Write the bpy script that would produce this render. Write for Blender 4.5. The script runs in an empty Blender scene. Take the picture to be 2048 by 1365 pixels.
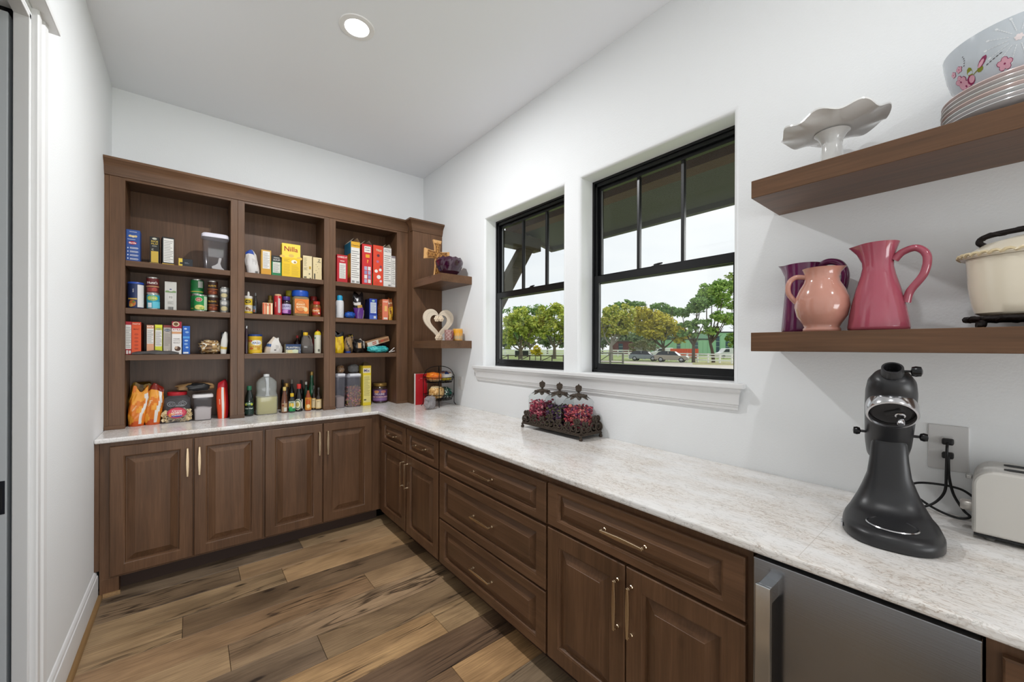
import bpy, bmesh, math, random
from mathutils import Vector, Matrix, noise
PI = math.pi
SC = bpy.context.scene
COL = SC.collection

# ------------------------------------------------------------------ camera, world, light, exposure
F_PX, TH, CX, CY, EYE, ROLL = 790.08, 0.6819, 1024.0, 694.285, 1.4545, 0.003
cam_d = bpy.data.cameras.new('camera')
cam_d.sensor_width = 36.0
cam_d.lens = F_PX / 2048 * 36.0
cam_d.shift_y = (CY - 682.5) / 2048
cam_d.clip_start = 0.02
cam_d.clip_end = 600
cam = bpy.data.objects.new('camera', cam_d)
COL.objects.link(cam)
cam.matrix_world = Matrix.Translation((0, 0, EYE)) @ Matrix.Rotation(-TH, 4, 'Z') @ Matrix.Rotation(PI/2, 4, 'X') @ Matrix.Rotation(ROLL, 4, 'Z')
SC.camera = cam

SC.view_settings.view_transform = 'Standard'
SC.view_settings.look = 'None'
SC.view_settings.gamma = 1.0
SC.view_settings.use_curve_mapping = False
SC.view_settings.exposure = 0.56

world = bpy.data.worlds.new('overcast_sky')
SC.world = world
world.use_nodes = True
wn = world.node_tree
wn.nodes.clear()
w_out = wn.nodes.new('ShaderNodeOutputWorld')
w_bg = wn.nodes.new('ShaderNodeBackground')
w_tc = wn.nodes.new('ShaderNodeTexCoord')
w_mp = wn.nodes.new('ShaderNodeMapping')
w_mp.inputs['Scale'].default_value = (1.0, 1.0, 3.0)
w_nz = wn.nodes.new('ShaderNodeTexNoise')
w_nz.inputs['Scale'].default_value = 2.2
w_nz.inputs['Detail'].default_value = 5
w_rp = wn.nodes.new('ShaderNodeValToRGB')
w_rp.color_ramp.elements[0].position = 0.35
w_rp.color_ramp.elements[0].color = (0.81, 0.835, 0.87, 1)
w_rp.color_ramp.elements[1].position = 0.62
w_rp.color_ramp.elements[1].color = (0.93, 0.93, 0.93, 1)
w_bg.inputs['Strength'].default_value = 0.80
wn.links.new(w_tc.outputs['Generated'], w_mp.inputs['Vector'])
wn.links.new(w_mp.outputs['Vector'], w_nz.inputs['Vector'])
wn.links.new(w_nz.outputs['Fac'], w_rp.inputs['Fac'])
wn.links.new(w_rp.outputs['Color'], w_bg.inputs['Color'])
wn.links.new(w_bg.outputs['Background'], w_out.inputs['Surface'])

# room dimensions (metres; x right along the back wall, y away from the camera, z up)
W, D, L, H = 1.91, 3.853, 0.428, 3.2385
CZ, CT = 0.92, 0.0272            # counter top height, thickness
CBY, CRX = 3.225, 1.194          # counter front edges
FY, FX = 3.237, 1.206            # door front planes
BY = 3.546                       # bookcase face
Y0 = -2.4                        # wall behind the camera

CANS = [(0.714, 2.262), (0.714, 0.19), (0.714, -1.7)]
for i, (lx, ly) in enumerate(CANS):
    ld = bpy.data.lights.new('can_lamp', 'AREA')
    ld.shape = 'DISK'
    ld.size = 0.10
    ld.energy = (22.0, 5.0, 10.0)[i]
    ld.color = (0.985, 0.99, 1.0)
    lo = bpy.data.objects.new('can_lamp', ld)
    lo.location = (lx, ly, H - 0.012)
    COL.objects.link(lo)

# soft brightness of the cloud cover on the window side
sd = bpy.data.lights.new('hazy_sun', 'SUN'); sd.energy = 2.6; sd.angle = math.radians(60); sd.color = (1.0, 0.99, 0.98)
so = bpy.data.objects.new('hazy_sun', sd); so.rotation_euler = Vector((-0.90, 0.10, -0.45)).to_track_quat('-Z', 'Y').to_euler(); so.location = (12, 0, 8)
COL.objects.link(so)
# unseen fill lamp added behind the camera to brighten the back wall and ceiling
ld = bpy.data.lights.new('rear_fill', 'AREA')
ld.shape = 'RECTANGLE'; ld.size = 3.4; ld.size_y = 1.5; ld.energy = 82.0; ld.color = (0.96, 0.985, 1.0)
lo = bpy.data.objects.new('rear_fill', ld); lo.location = (0.6, -5.2, 0.85); lo.rotation_euler = (PI/2 + 0.42, 0, 0)
COL.objects.link(lo)

# ------------------------------------------------------------------ pixel helpers: a pixel of the photograph met with a known plane of the room
def _ray(u, v):
    du, dv = u - 1024, v - 682.5
    u2 = 1024 + du*math.cos(ROLL) + dv*math.sin(ROLL)
    v2 = 682.5 - du*math.sin(ROLL) + dv*math.cos(ROLL)
    k = (u2 - CX) / F_PX
    return (math.sin(TH) + k*math.cos(TH), math.cos(TH) - k*math.sin(TH), (CY - v2)/F_PX)
def on_y(y, u, v):
    d = _ray(u, v); t = y/d[1]; return Vector((d[0]*t, y, EYE + d[2]*t))
def on_x(x, u, v):
    d = _ray(u, v); t = x/d[0]; return Vector((x, d[1]*t, EYE + d[2]*t))
def on_z(z, u, v):
    d = _ray(u, v); t = (z-EYE)/d[2]; return Vector((d[0]*t, d[1]*t, z))

# ------------------------------------------------------------------ materials
def lin(c):
    if isinstance(c, str):
        c = c.lstrip('#'); c = tuple(int(c[i:i+2], 16)/255 for i in (0, 2, 4))
    return tuple(((x/12.92) if x <= 0.04045 else ((x+0.055)/1.055)**2.4) for x in c) + (1,)
MATS = {}
def M(col, rough=0.5, metal=0.0, coat=0.0, name=None, trans=0.0, ior=1.45, spec=0.5, bump=0.0, bscale=60):
    key = (col, rough, metal, coat, trans, ior, spec, bump, bscale)
    if key in MATS: return MATS[key]
    m = bpy.data.materials.new(name or 'paint_' + str(col).strip('#()').replace(', ', '_'))
    m.use_nodes = True
    b = m.node_tree.nodes['Principled BSDF']
    b.inputs['Base Color'].default_value = lin(col)
    b.inputs['Roughness'].default_value = rough
    b.inputs['Metallic'].default_value = metal
    b.inputs['Coat Weight'].default_value = coat
    b.inputs['Transmission Weight'].default_value = trans
    b.inputs['IOR'].default_value = ior
    b.inputs['Specular IOR Level'].default_value = spec
    if bump:
        nt = m.node_tree
        tc = nt.nodes.new('ShaderNodeTexCoord'); nz = nt.nodes.new('ShaderNodeTexNoise'); bp = nt.nodes.new('ShaderNodeBump')
        nz.inputs['Scale'].default_value = bscale; nz.inputs['Detail'].default_value = 4
        bp.inputs['Strength'].default_value = bump; bp.inputs['Distance'].default_value = 0.01
        nt.links.new(tc.outputs['Object'], nz.inputs['Vector'])
        nt.links.new(nz.outputs['Fac'], bp.inputs['Height'])
        nt.links.new(bp.outputs['Normal'], b.inputs['Normal'])
    MATS[key] = m
    return m

def thin_glass(name, tint=(1, 1, 1), rough=0.02, f0=0.04, body=0.0, bodycol='#cccccc'):
    """clear thin sheet: lets light straight through, reflects a little at grazing angles"""
    m = bpy.data.materials.new(name); m.use_nodes = True
    nt = m.node_tree; nt.nodes.clear()
    o = nt.nodes.new('ShaderNodeOutputMaterial'); mx = nt.nodes.new('ShaderNodeMixShader')
    tr = nt.nodes.new('ShaderNodeBsdfTransparent'); gl = nt.nodes.new('ShaderNodeBsdfGlossy')
    lw = nt.nodes.new('ShaderNodeLayerWeight'); lw.inputs['Blend'].default_value = 0.5
    pw = nt.nodes.new('ShaderNodeMath'); pw.operation = 'POWER'; pw.inputs[1].default_value = 5.0
    fr = nt.nodes.new('ShaderNodeMath'); fr.operation = 'MULTIPLY_ADD'; fr.inputs[1].default_value = 0.7; fr.inputs[2].default_value = f0*0.6
    nt.links.new(lw.outputs['Facing'], pw.inputs[0]); nt.links.new(pw.outputs[0], fr.inputs[0])
    tr.inputs['Color'].default_value = tuple(tint) + (1,)
    gl.inputs['Roughness'].default_value = rough
    nt.links.new(fr.outputs[0], mx.inputs['Fac'])
    base = tr
    if body:
        df = nt.nodes.new('ShaderNodeBsdfDiffuse'); df.inputs['Color'].default_value = lin(bodycol)
        m2 = nt.nodes.new('ShaderNodeMixShader'); m2.inputs['Fac'].default_value = body
        nt.links.new(tr.outputs[0], m2.inputs[1]); nt.links.new(df.outputs[0], m2.inputs[2]); base = m2
    nt.links.new(base.outputs[0], mx.inputs[1]); nt.links.new(gl.outputs[0], mx.inputs[2])
    nt.links.new(mx.outputs[0], o.inputs['Surface'])
    return m

def nd(nt, t, **kw):
    n = nt.nodes.new(t)
    for k, v in kw.items():
        if k in n.inputs: n.inputs[k].default_value = v
        else: setattr(n, k, v)
    return n
def ramp(nt, stops):
    r = nt.nodes.new('ShaderNodeValToRGB'); e = r.color_ramp.elements
    while len(e) < len(stops): e.new(0.5)
    for i, (p, c) in enumerate(stops):
        e[i].position = p; e[i].color = lin(c) if not isinstance(c, tuple) or len(c) == 3 else c
    return r

def wood(name, axis, dark, mid, light, rough=0.38, knots=True, scale=1.0, tint=False):
    m = bpy.data.materials.new(name); m.use_nodes = True
    nt = m.node_tree; b = nt.nodes['Principled BSDF']; lk = nt.links.new
    tc = nd(nt, 'ShaderNodeTexCoord'); oi = nd(nt, 'ShaderNodeObjectInfo')
    add = nd(nt, 'ShaderNodeVectorMath', operation='MULTIPLY_ADD')
    cmb = nd(nt, 'ShaderNodeCombineXYZ')
    mul = nd(nt, 'ShaderNodeMath', operation='MULTIPLY'); mul.inputs[1].default_value = 37.0
    lk(oi.outputs['Random'], mul.inputs[0])
    for i in range(3): lk(mul.outputs[0], cmb.inputs[i])
    add.inputs[1].default_value = (1, 1, 1)
    lk(tc.outputs['Object'], add.inputs[0]); lk(cmb.outputs[0], add.inputs[2])
    s = [14*scale, 14*scale, 14*scale]; s['xyz'.index(axis)] = 0.9*scale
    mp = nd(nt, 'ShaderNodeMapping'); mp.inputs['Scale'].default_value = s
    lk(add.outputs[0], mp.inputs['Vector'])
    n1 = nd(nt, 'ShaderNodeTexNoise', Scale=1.0, Detail=6, Roughness=0.6, Distortion=0.6)
    lk(mp.outputs[0], n1.inputs['Vector'])
    s2 = [90*scale]*3; s2['xyz'.index(axis)] = 4*scale
    mp2 = nd(nt, 'ShaderNodeMapping'); mp2.inputs['Scale'].default_value = s2
    lk(add.outputs[0], mp2.inputs['Vector'])
    n2 = nd(nt, 'ShaderNodeTexNoise', Scale=1.5, Detail=3)
    lk(mp2.outputs[0], n2.inputs['Vector'])
    n3 = nd(nt, 'ShaderNodeTexNoise', Scale=2.2, Detail=2)
    lk(add.outputs[0], n3.inputs['Vector'])
    mx = nd(nt, 'ShaderNodeMix', data_type='FLOAT'); mx.inputs[0].default_value = 0.35
    lk(n1.outputs['Fac'], mx.inputs[2]); lk(n2.outputs['Fac'], mx.inputs[3])
    mx2 = nd(nt, 'ShaderNodeMix', data_type='FLOAT'); mx2.inputs[0].default_value = 0.25
    lk(mx.outputs[0], mx2.inputs[2]); lk(n3.outputs['Fac'], mx2.inputs[3])
    rp = ramp(nt, [(0.30, dark), (0.5, mid), (0.72, light)])
    lk(mx2.outputs[0], rp.inputs['Fac'])
    col = rp.outputs['Color']
    if knots:
        sk = [3.2*scale]*3; sk['xyz'.index(axis)] = 1.5*scale
        mk = nd(nt, 'ShaderNodeMapping'); mk.inputs['Scale'].default_value = sk
        lk(add.outputs[0], mk.inputs['Vector'])
        vo = nd(nt, 'ShaderNodeTexVoronoi', Scale=1.6)
        lk(mk.outputs[0], vo.inputs['Vector'])
        rk = ramp(nt, [(0.015, '#000000'), (0.09, '#ffffff')])
        lk(vo.outputs['Distance'], rk.inputs['Fac'])
        mk2 = nd(nt, 'ShaderNodeMix', data_type='RGBA', blend_type='MULTIPLY'); mk2.inputs[0].default_value = 0.55
        lk(col, mk2.inputs[6]); lk(rk.outputs['Color'], mk2.inputs[7]); col = mk2.outputs[2]
    lk(col, b.inputs['Base Color'])
    b.inputs['Roughness'].default_value = rough; b.inputs['Specular IOR Level'].default_value = 0.35
    bp = nd(nt, 'ShaderNodeBump', Strength=0.06, Distance=0.004)
    lk(n2.outputs['Fac'], bp.inputs['Height']); lk(bp.outputs['Normal'], b.inputs['Normal'])
    return m

WOODC = ('#473221', '#624631', '#7b5a41')
WZ = wood('alder_grain_upright', 'z', *WOODC)
WX = wood('alder_grain_across', 'x', *WOODC)
WY = wood('alder_grain_lengthwise', 'y', *WOODC)
WDARK = M('#1d120c', 0.7, name='dark_gap')
BRASS = M('#d8c2a2', 0.25, 1.0, name='champagne_bronze')
WALLM = M('#eef0f1', 0.75, name='wall_paint', spec=0.25, bump=0.08, bscale=140)
CEILM = M('#f4f6f9', 0.85, name='ceiling_paint', spec=0.2)
TRIMM = M('#e6e6e6', 0.38, name='trim_enamel')
BLACKF = M('#0b0c0f', 0.32, name='black_window_frame')
STEEL = None

# ------------------------------------------------------------------ mesh builder
class B:
    def __init__(s): s.v = []; s.f = []; s.m = []
    def face(s, idx, m=0): s.f.append(tuple(idx)); s.m.append(m)
    def quad(s, a, b, c, d, m=0):
        n = len(s.v); s.v += [a, b, c, d]; s.face((n, n+1, n+2, n+3), m)
    def poly(s, pts, m=0):
        n = len(s.v); s.v += list(pts); s.face(range(n, n+len(pts)), m)
    def box(s, x0, y0, z0, x1, y1, z1, m=0, ms=None):
        n = len(s.v)
        s.v += [(x0,y0,z0),(x1,y0,z0),(x1,y1,z0),(x0,y1,z0),(x0,y0,z1),(x1,y0,z1),(x1,y1,z1),(x0,y1,z1)]
        # order: bottom, top, front(-y), right(+x), back(+y), left(-x)
        for k, q in enumerate(((0,3,2,1),(4,5,6,7),(0,1,5,4),(1,2,6,5),(2,3,7,6),(3,0,4,7))):
            s.face([n+i for i in q], ms[k] if ms else m)
        return s
    def lathe(s, prof, c=(0,0,0), seg=24, m=0, cap0=True, cap1=True, sx=1.0, sy=1.0, a0=0.0, a1=2*PI, tilt=None):
        n = len(s.v); full = abs(a1-a0-2*PI) < 1e-6; cols = seg if full else seg+1
        for (r, z) in prof:
            for i in range(cols):
                a = a0 + (a1-a0)*i/seg
                p = Vector((r*math.cos(a)*sx, r*math.sin(a)*sy, z))
                if tilt: p = tilt @ p
                s.v.append((p[0]+c[0], p[1]+c[1], p[2]+c[2]))
        for j in range(len(prof)-1):
            mm = m[j] if isinstance(m, (list, tuple)) else m
            for i in range(seg):
                i2 = (i+1) % cols
                s.face((n+j*cols+i, n+j*cols+i2, n+(j+1)*cols+i2, n+(j+1)*cols+i), mm)
        if full:
            if cap0 and prof[0][0] > 1e-5: s.face([n+i for i in range(cols)][::-1], m[0] if isinstance(m, (list, tuple)) else m)
            if cap1 and prof[-1][0] > 1e-5: s.face([n+(len(prof)-1)*cols+i for i in range(cols)], m[-1] if isinstance(m, (list, tuple)) else m)
        return s
    def tube(s, pts, r, seg=8, m=0, closed=False, cap=True):
        pts = [Vector(p) for p in pts]; n = len(s.v); k = len(pts)
        rr = r if isinstance(r, (list, tuple)) else [r]*k
        up = None
        for i, p in enumerate(pts):
            t = (pts[(i+1) % k] - pts[i-1]) if closed else (pts[min(i+1, k-1)] - pts[max(i-1, 0)])
            if t.length < 1e-9: t = Vector((0,0,1))
            t.normalize()
            if up is None:
                up = Vector((0,0,1)) if abs(t.z) < 0.9 else Vector((1,0,0))
            a = t.cross(up)
            if a.length < 1e-6: a = t.orthogonal()
            a.normalize(); b2 = a.cross(t); b2.normalize(); up = b2
            for j in range(seg):
                ang = 2*PI*j/seg
                q = p + a*(rr[i]*math.cos(ang)) + b2*(rr[i]*math.sin(ang))
                s.v.append(tuple(q))
        for i in range(k if closed else k-1):
            i2 = (i+1) % k
            for j in range(seg):
                j2 = (j+1) % seg
                s.face((n+i*seg+j, n+i*seg+j2, n+i2*seg+j2, n+i2*seg+j), m)
        if cap and not closed:
            s.face([n+j for j in range(seg)][::-1], m); s.face([n+(k-1)*seg+j for j in range(seg)], m)
        return s
    def prism(s, poly, a, b, axis='y', m=0, cap=True):
        """poly: list of 2D points; extruded from a to b along axis (other two axes in xyz order)"""
        n = len(s.v); k = len(poly)
        def p3(p, t):
            if axis == 'x': return (t, p[0], p[1])
            if axis == 'y': return (p[0], t, p[1])
            return (p[0], p[1], t)
        s.v += [p3(p, a) for p in poly] + [p3(p, b) for p in poly]
        for i in range(k):
            j = (i+1) % k; s.face((n+i, n+j, n+k+j, n+k+i), m)
        if cap:
            s.face([n+i for i in range(k)][::-1], m); s.face([n+k+i for i in range(k)], m)
        return s
    def sphere(s, c, r, seg=12, rings=8, m=0, sc=(1,1,1)):
        prof = [(math.sin(PI*i/rings)*r, -math.cos(PI*i/rings)*r) for i in range(rings+1)]
        n = len(s.v)
        s.lathe(prof, (0,0,0), seg, m, False, False)
        for i in range(n, len(s.v)):
            v = s.v[i]; s.v[i] = (v[0]*sc[0]+c[0], v[1]*sc[1]+c[1], v[2]*sc[2]+c[2])
        return s
    def xf(s, mat, start=0):
        for i in range(start, len(s.v)): s.v[i] = tuple(mat @ Vector(s.v[i]))
        return s
    def build(s, name, mats, parent=None, loc=None, rot=None, smooth=None, bevel=0, segs=2, fixn=True):
        me = bpy.data.meshes.new(name)
        me.from_pydata([tuple(v) for v in s.v], [], s.f)
        mats = mats if isinstance(mats, (list, tuple)) else [mats]
        for mm in mats: me.materials.append(mm)
        for p, mi in zip(me.polygons, s.m): p.material_index = mi
        if fixn:
            bm = bmesh.new(); bm.from_mesh(me)
            bmesh.ops.remove_doubles(bm, verts=bm.verts, dist=1e-6)
            bmesh.ops.recalc_face_normals(bm, faces=bm.faces)
            bm.to_mesh(me); bm.free()
        if smooth is not None:
            me.polygons.foreach_set('use_smooth', [True]*len(me.polygons))
            me.set_sharp_from_angle(angle=math.radians(smooth))
        o = bpy.data.objects.new(name, me); COL.objects.link(o)
        if parent: o.parent = parent
        if loc: o.location = loc
        if rot: o.rotation_euler = rot
        if bevel:
            md = o.modifiers.new('edge', 'BEVEL'); md.width = bevel; md.segments = segs; md.limit_method = 'ANGLE'; md.angle_limit = math.radians(40)
        return o

def tag(o, label, cat, group=None, kind=None):
    if label: o['label'] = label
    if cat: o['category'] = cat
    if group: o['group'] = group
    if kind: o['kind'] = kind
    return o
def thing(name, label, cat, loc=(0,0,0), rz=0.0, group=None):
    o = bpy.data.objects.new(name, None); COL.objects.link(o)
    o.empty_display_size = 0.05
    o.location = loc; o.rotation_euler = (0, 0, rz)
    return tag(o, label, cat, group)
def structure(o):
    o['kind'] = 'structure'; return o

_txt = {}
def text_mesh(string):
    """flat lettering, unit cap height about 1, returned as (verts, faces, width)"""
    if string in _txt: return _txt[string]
    cu = bpy.data.curves.new('t', 'FONT'); cu.body = string; cu.size = 1.0; cu.resolution_u = 2
    cu.align_x = 'CENTER'; cu.offset = 0.015
    ob = bpy.data.objects.new('t', cu); COL.objects.link(ob)
    dg = bpy.context.evaluated_depsgraph_get()
    me = bpy.data.meshes.new_from_object(ob.evaluated_get(dg))
    vs = [(v.co.x, v.co.y) for v in me.vertices]; fs = [tuple(p.vertices) for p in me.polygons]
    bpy.data.objects.remove(ob); bpy.data.curves.remove(cu); bpy.data.meshes.remove(me)
    xs = [v[0] for v in vs] or [0]
    _txt[string] = (vs, fs, max(xs)-min(xs) or 1.0)
    return _txt[string]
def add_text(b, string, mapf, cx, cz, w, hmax, m=0, ang=0.0):
    """lettering at (cx,cz) of a 2D sheet, at most w wide and hmax tall; mapf takes sheet (x,z) to 3D"""
    vs, fs, tw = text_mesh(string)
    sc = min(hmax/0.72, w/tw); n = len(b.v); ca, sa = math.cos(ang), math.sin(ang)
    sxx = min(w/tw, sc*1.25)
    for (x, y) in vs:
        x2, y2 = x*sxx, (y-0.35)*sc
        b.v.append(tuple(mapf(cx + x2*ca - y2*sa, cz + x2*sa + y2*ca)))
    for f in fs: b.face([n+i for i in f], m)

# ------------------------------------------------------------------ room shell
WIN = [(1.822, 2.72), (0.762, 1.668)]       # clear openings in the right wall (y)
WZ0, WZ1 = 1.293, 2.525
def wall_window():
    b = B(); r = 0.022; dep = 0.17
    # plain face with holes (outer hole = opening grown by the bullnose radius)
    ys = [Y0]; holes = []
    for (a, c) in sorted(WIN): holes.append((a-r, c+r))
    zb, zt = WZ0, WZ1+r
    x = W
    def rect(y0, y1, z0, z1, xx): b.quad((xx,y0,z0),(xx,y1,z0),(xx,y1,z1),(xx,y0,z1))
    for xx in (W, W+dep):
        cur = Y0
        for (a, c) in holes:
            a2, c2 = (a, c) if xx == W else (a+r, c-r)
            rect(cur, a2, 0, H, xx); rect(a2, c2, 0, zb, xx); rect(a2, c2, zt if xx == W else zt-r, H, xx); cur = c2
        rect(cur, D+0.15, 0, H, xx)
    o = b.build('wall_right', WALLM)
    # bullnose and reveals
    for (a, c) in holes:
        loops = []; b = B()
        for i in range(7):
            t = PI/2*i/6
            off = r*(1-math.sin(t)) if False else r - r*math.sin(t)
            loops.append((W + r - r*math.cos(t), off))
        loops.append((W+dep, 0.0))
        o0, o1 = a+r, c-r
        for (x0, f0), (x1, f1) in zip(loops, loops[1:]):
            A = [(o0-f0, zb), (o0-f0, WZ1+f0), (o1+f0, WZ1+f0), (o1+f0, zb)]
            C = [(o0-f1, zb), (o0-f1, WZ1+f1), (o1+f1, WZ1+f1), (o1+f1, zb)]
            for i in range(3):
                b.quad((x0,)+A[i], (x0,)+A[i+1], (x1,)+C[i+1], (x1,)+C[i])
        b.quad((W, a, zb), (W, c, zb), (W+dep, c-r, zb), (W+dep, a+r, zb))
        b.build('window_reveal', WALLM, o, smooth=35)
    return structure(o)
wall_window()
structure(B().box(-L-0.16, D, 0, W+0.17, D+0.15, H).build('wall_back', WALLM))
wf = B(); wf.box(-L-0.16, Y0-0.15, 0, -L+0.03, Y0, H); wf.box(W-0.03, Y0-0.15, 0, W+0.17, Y0, H); wf.box(-L+0.03, Y0-0.15, 3.0, W-0.03, Y0, H)   # unseen wide opening, added to let fill light in from behind the camera
structure(wf.build('wall_front', WALLM))
structure(B().box(-3.0, -6.0, -0.12, 4.0, Y0-0.15, 0.0).build('floor_kitchen', M('#a08866', 0.5)))
structure(B().box(-L-0.16, Y0-0.15, H, W+0.17, D+0.15, H+0.12).build('ceiling', CEILM))
# left wall with a doorway (y 1.05 .. 2.09, up to 2.45) and a pocket inside the wall for the sliding door
DY0, DY1, DZ = 1.12, 2.09, 2.585
wl = B()
x0, x1 = -L-0.13, -L
wl.box(x0, DY1+0.002, 0, x0+0.038, D, H); wl.box(x1-0.038, DY1+0.002, 0, x1, D, H)
wl.box(x0, Y0, 0, x1, DY0, H); wl.box(x0, DY0, DZ, x1, DY1+0.002, H)
structure(wl.build('wall_left', WALLM))
jb = B()
jb.box(-L-0.036, DY1-0.018, 0, -L, DY1+0.002, DZ); jb.box(-L-0.13, DY1-0.018, 0, -L-0.094, DY1+0.002, DZ)
jb.box(-L-0.13, DY0, 0, -L, DY0+0.018, DZ)
jb.box(-L-0.036, DY0, DZ-0.018, -L, DY1, DZ); jb.box(-L-0.13, DY0, DZ-0.018, -L-0.094, DY1, DZ)
structure(jb.build('trim_1', TRIMM, bevel=0.002))
def casing():
    root = thing('trim_2', None, None); structure(root)
    prof = [(0, 0), (0, 0.013), (0.004, 0.017), (0.03, 0.017), (0.036, 0.013), (0.055, 0.013), (0.062, 0.019), (0.085, 0.022), (0.092, 0.018), (0.097, 0.018), (0.105, 0.012), (0.108, 0)]
    b = B(); b.prism([(-L+p[1], DY1+0.004+p[0]) for p in prof], 0, DZ+0.03, 'z')
    b.build('side_casing', TRIMM, root, smooth=20)
    b = B(); b.prism([(-L+p[1], DY0-0.004-p[0]) for p in prof], 0, DZ+0.03, 'z')
    b.build('side_casing', TRIMM, root, smooth=20)
    b = B()
    b.box(-L, DY0-0.13, DZ+0.03, -L+0.045, DY1+0.135, DZ+0.05)
    b.box(-L, DY0-0.11, DZ+0.05, -L+0.018, DY1+0.112, DZ+0.19)
    b.build('head_casing', TRIMM, root, bevel=0.003)
    b = B(); y1 = DY1+0.11
    b.prism([(-L, DZ+0.19), (-L+0.02, DZ+0.19), (-L+0.024, DZ+0.205), (-L+0.04, DZ+0.225), (-L+0.058, DZ+0.24), (-L+0.058, DZ+0.262), (-L, DZ+0.262)], DY0-0.15, DY1+0.15, 'y')
    b.build('head_cap', TRIMM, root, bevel=0.002)
casing()
def pocket_door():
    root = thing('door_1', None, None); structure(root)
    m = M('#c9ced2', 0.35, name='door_enamel')
    b = B().box(-L-0.083, DY1-0.012, 0.01, -L-0.047, DY1+0.85, DZ-0.02)
    b.build('door_panel', m, root, bevel=0.003)
    b = B(); b.box(-L-0.079, DY1-0.0155, 0.895, -L-0.051, DY1-0.011, 1.005)
    b.box(-L-0.074, DY1-0.017, 0.912, -L-0.056, DY1-0.0150, 0.985, 1)
    b.build('edge_pull', [M('#3a3b42', 0.35, 0.9, name='dark_bronze'), M('#0c0c10', 0.5)], root, bevel=0.001)
pocket_door()
# hallway beyond the doorway (only a sliver of it is ever seen)
hb = B(); hb.box(-2.6, -0.6, 0, -2.5, 4.0, H); hb.box(-2.5, -0.6, 0, -L-0.13, -0.5, H); hb.box(-2.5, 3.9, 0, -L-0.13, 4.0, H); hb.box(-2.6, -0.6, H, -L-0.16, 4.0, H+0.1)
structure(hb.build('wall_hall', WALLM))

# baseboards with shoe moulding
def baseboard(name, pts_prof, a, b_, axis, shoe):
    root = thing(name, None, None); structure(root)
    b = B(); b.prism(pts_prof, a, b_, axis); b.build('board', TRIMM, root, smooth=25)
    b = B(); b.prism(shoe, a, b_, axis); b.build('shoe_moulding', wood('shoe_' + name, axis, '#765a3a', '#8c6d48', '#a07f58', knots=False), root, smooth=40)
x = -L
bp = [(x, 0), (x+0.016, 0), (x+0.016, 0.125), (x+0.0145, 0.133), (x+0.011, 0.137), (x+0.011, 0.144), (x+0.008, 0.152), (x+0.004, 0.158), (x, 0.16)]
sh = [(x+0.016, 0), (x+0.034, 0), (x+0.0335, 0.008), (x+0.030, 0.014), (x+0.024, 0.018), (x+0.016, 0.019)]
baseboard('baseboard_left', bp, DY1+0.113, 3.2565, 'y', sh)

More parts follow.
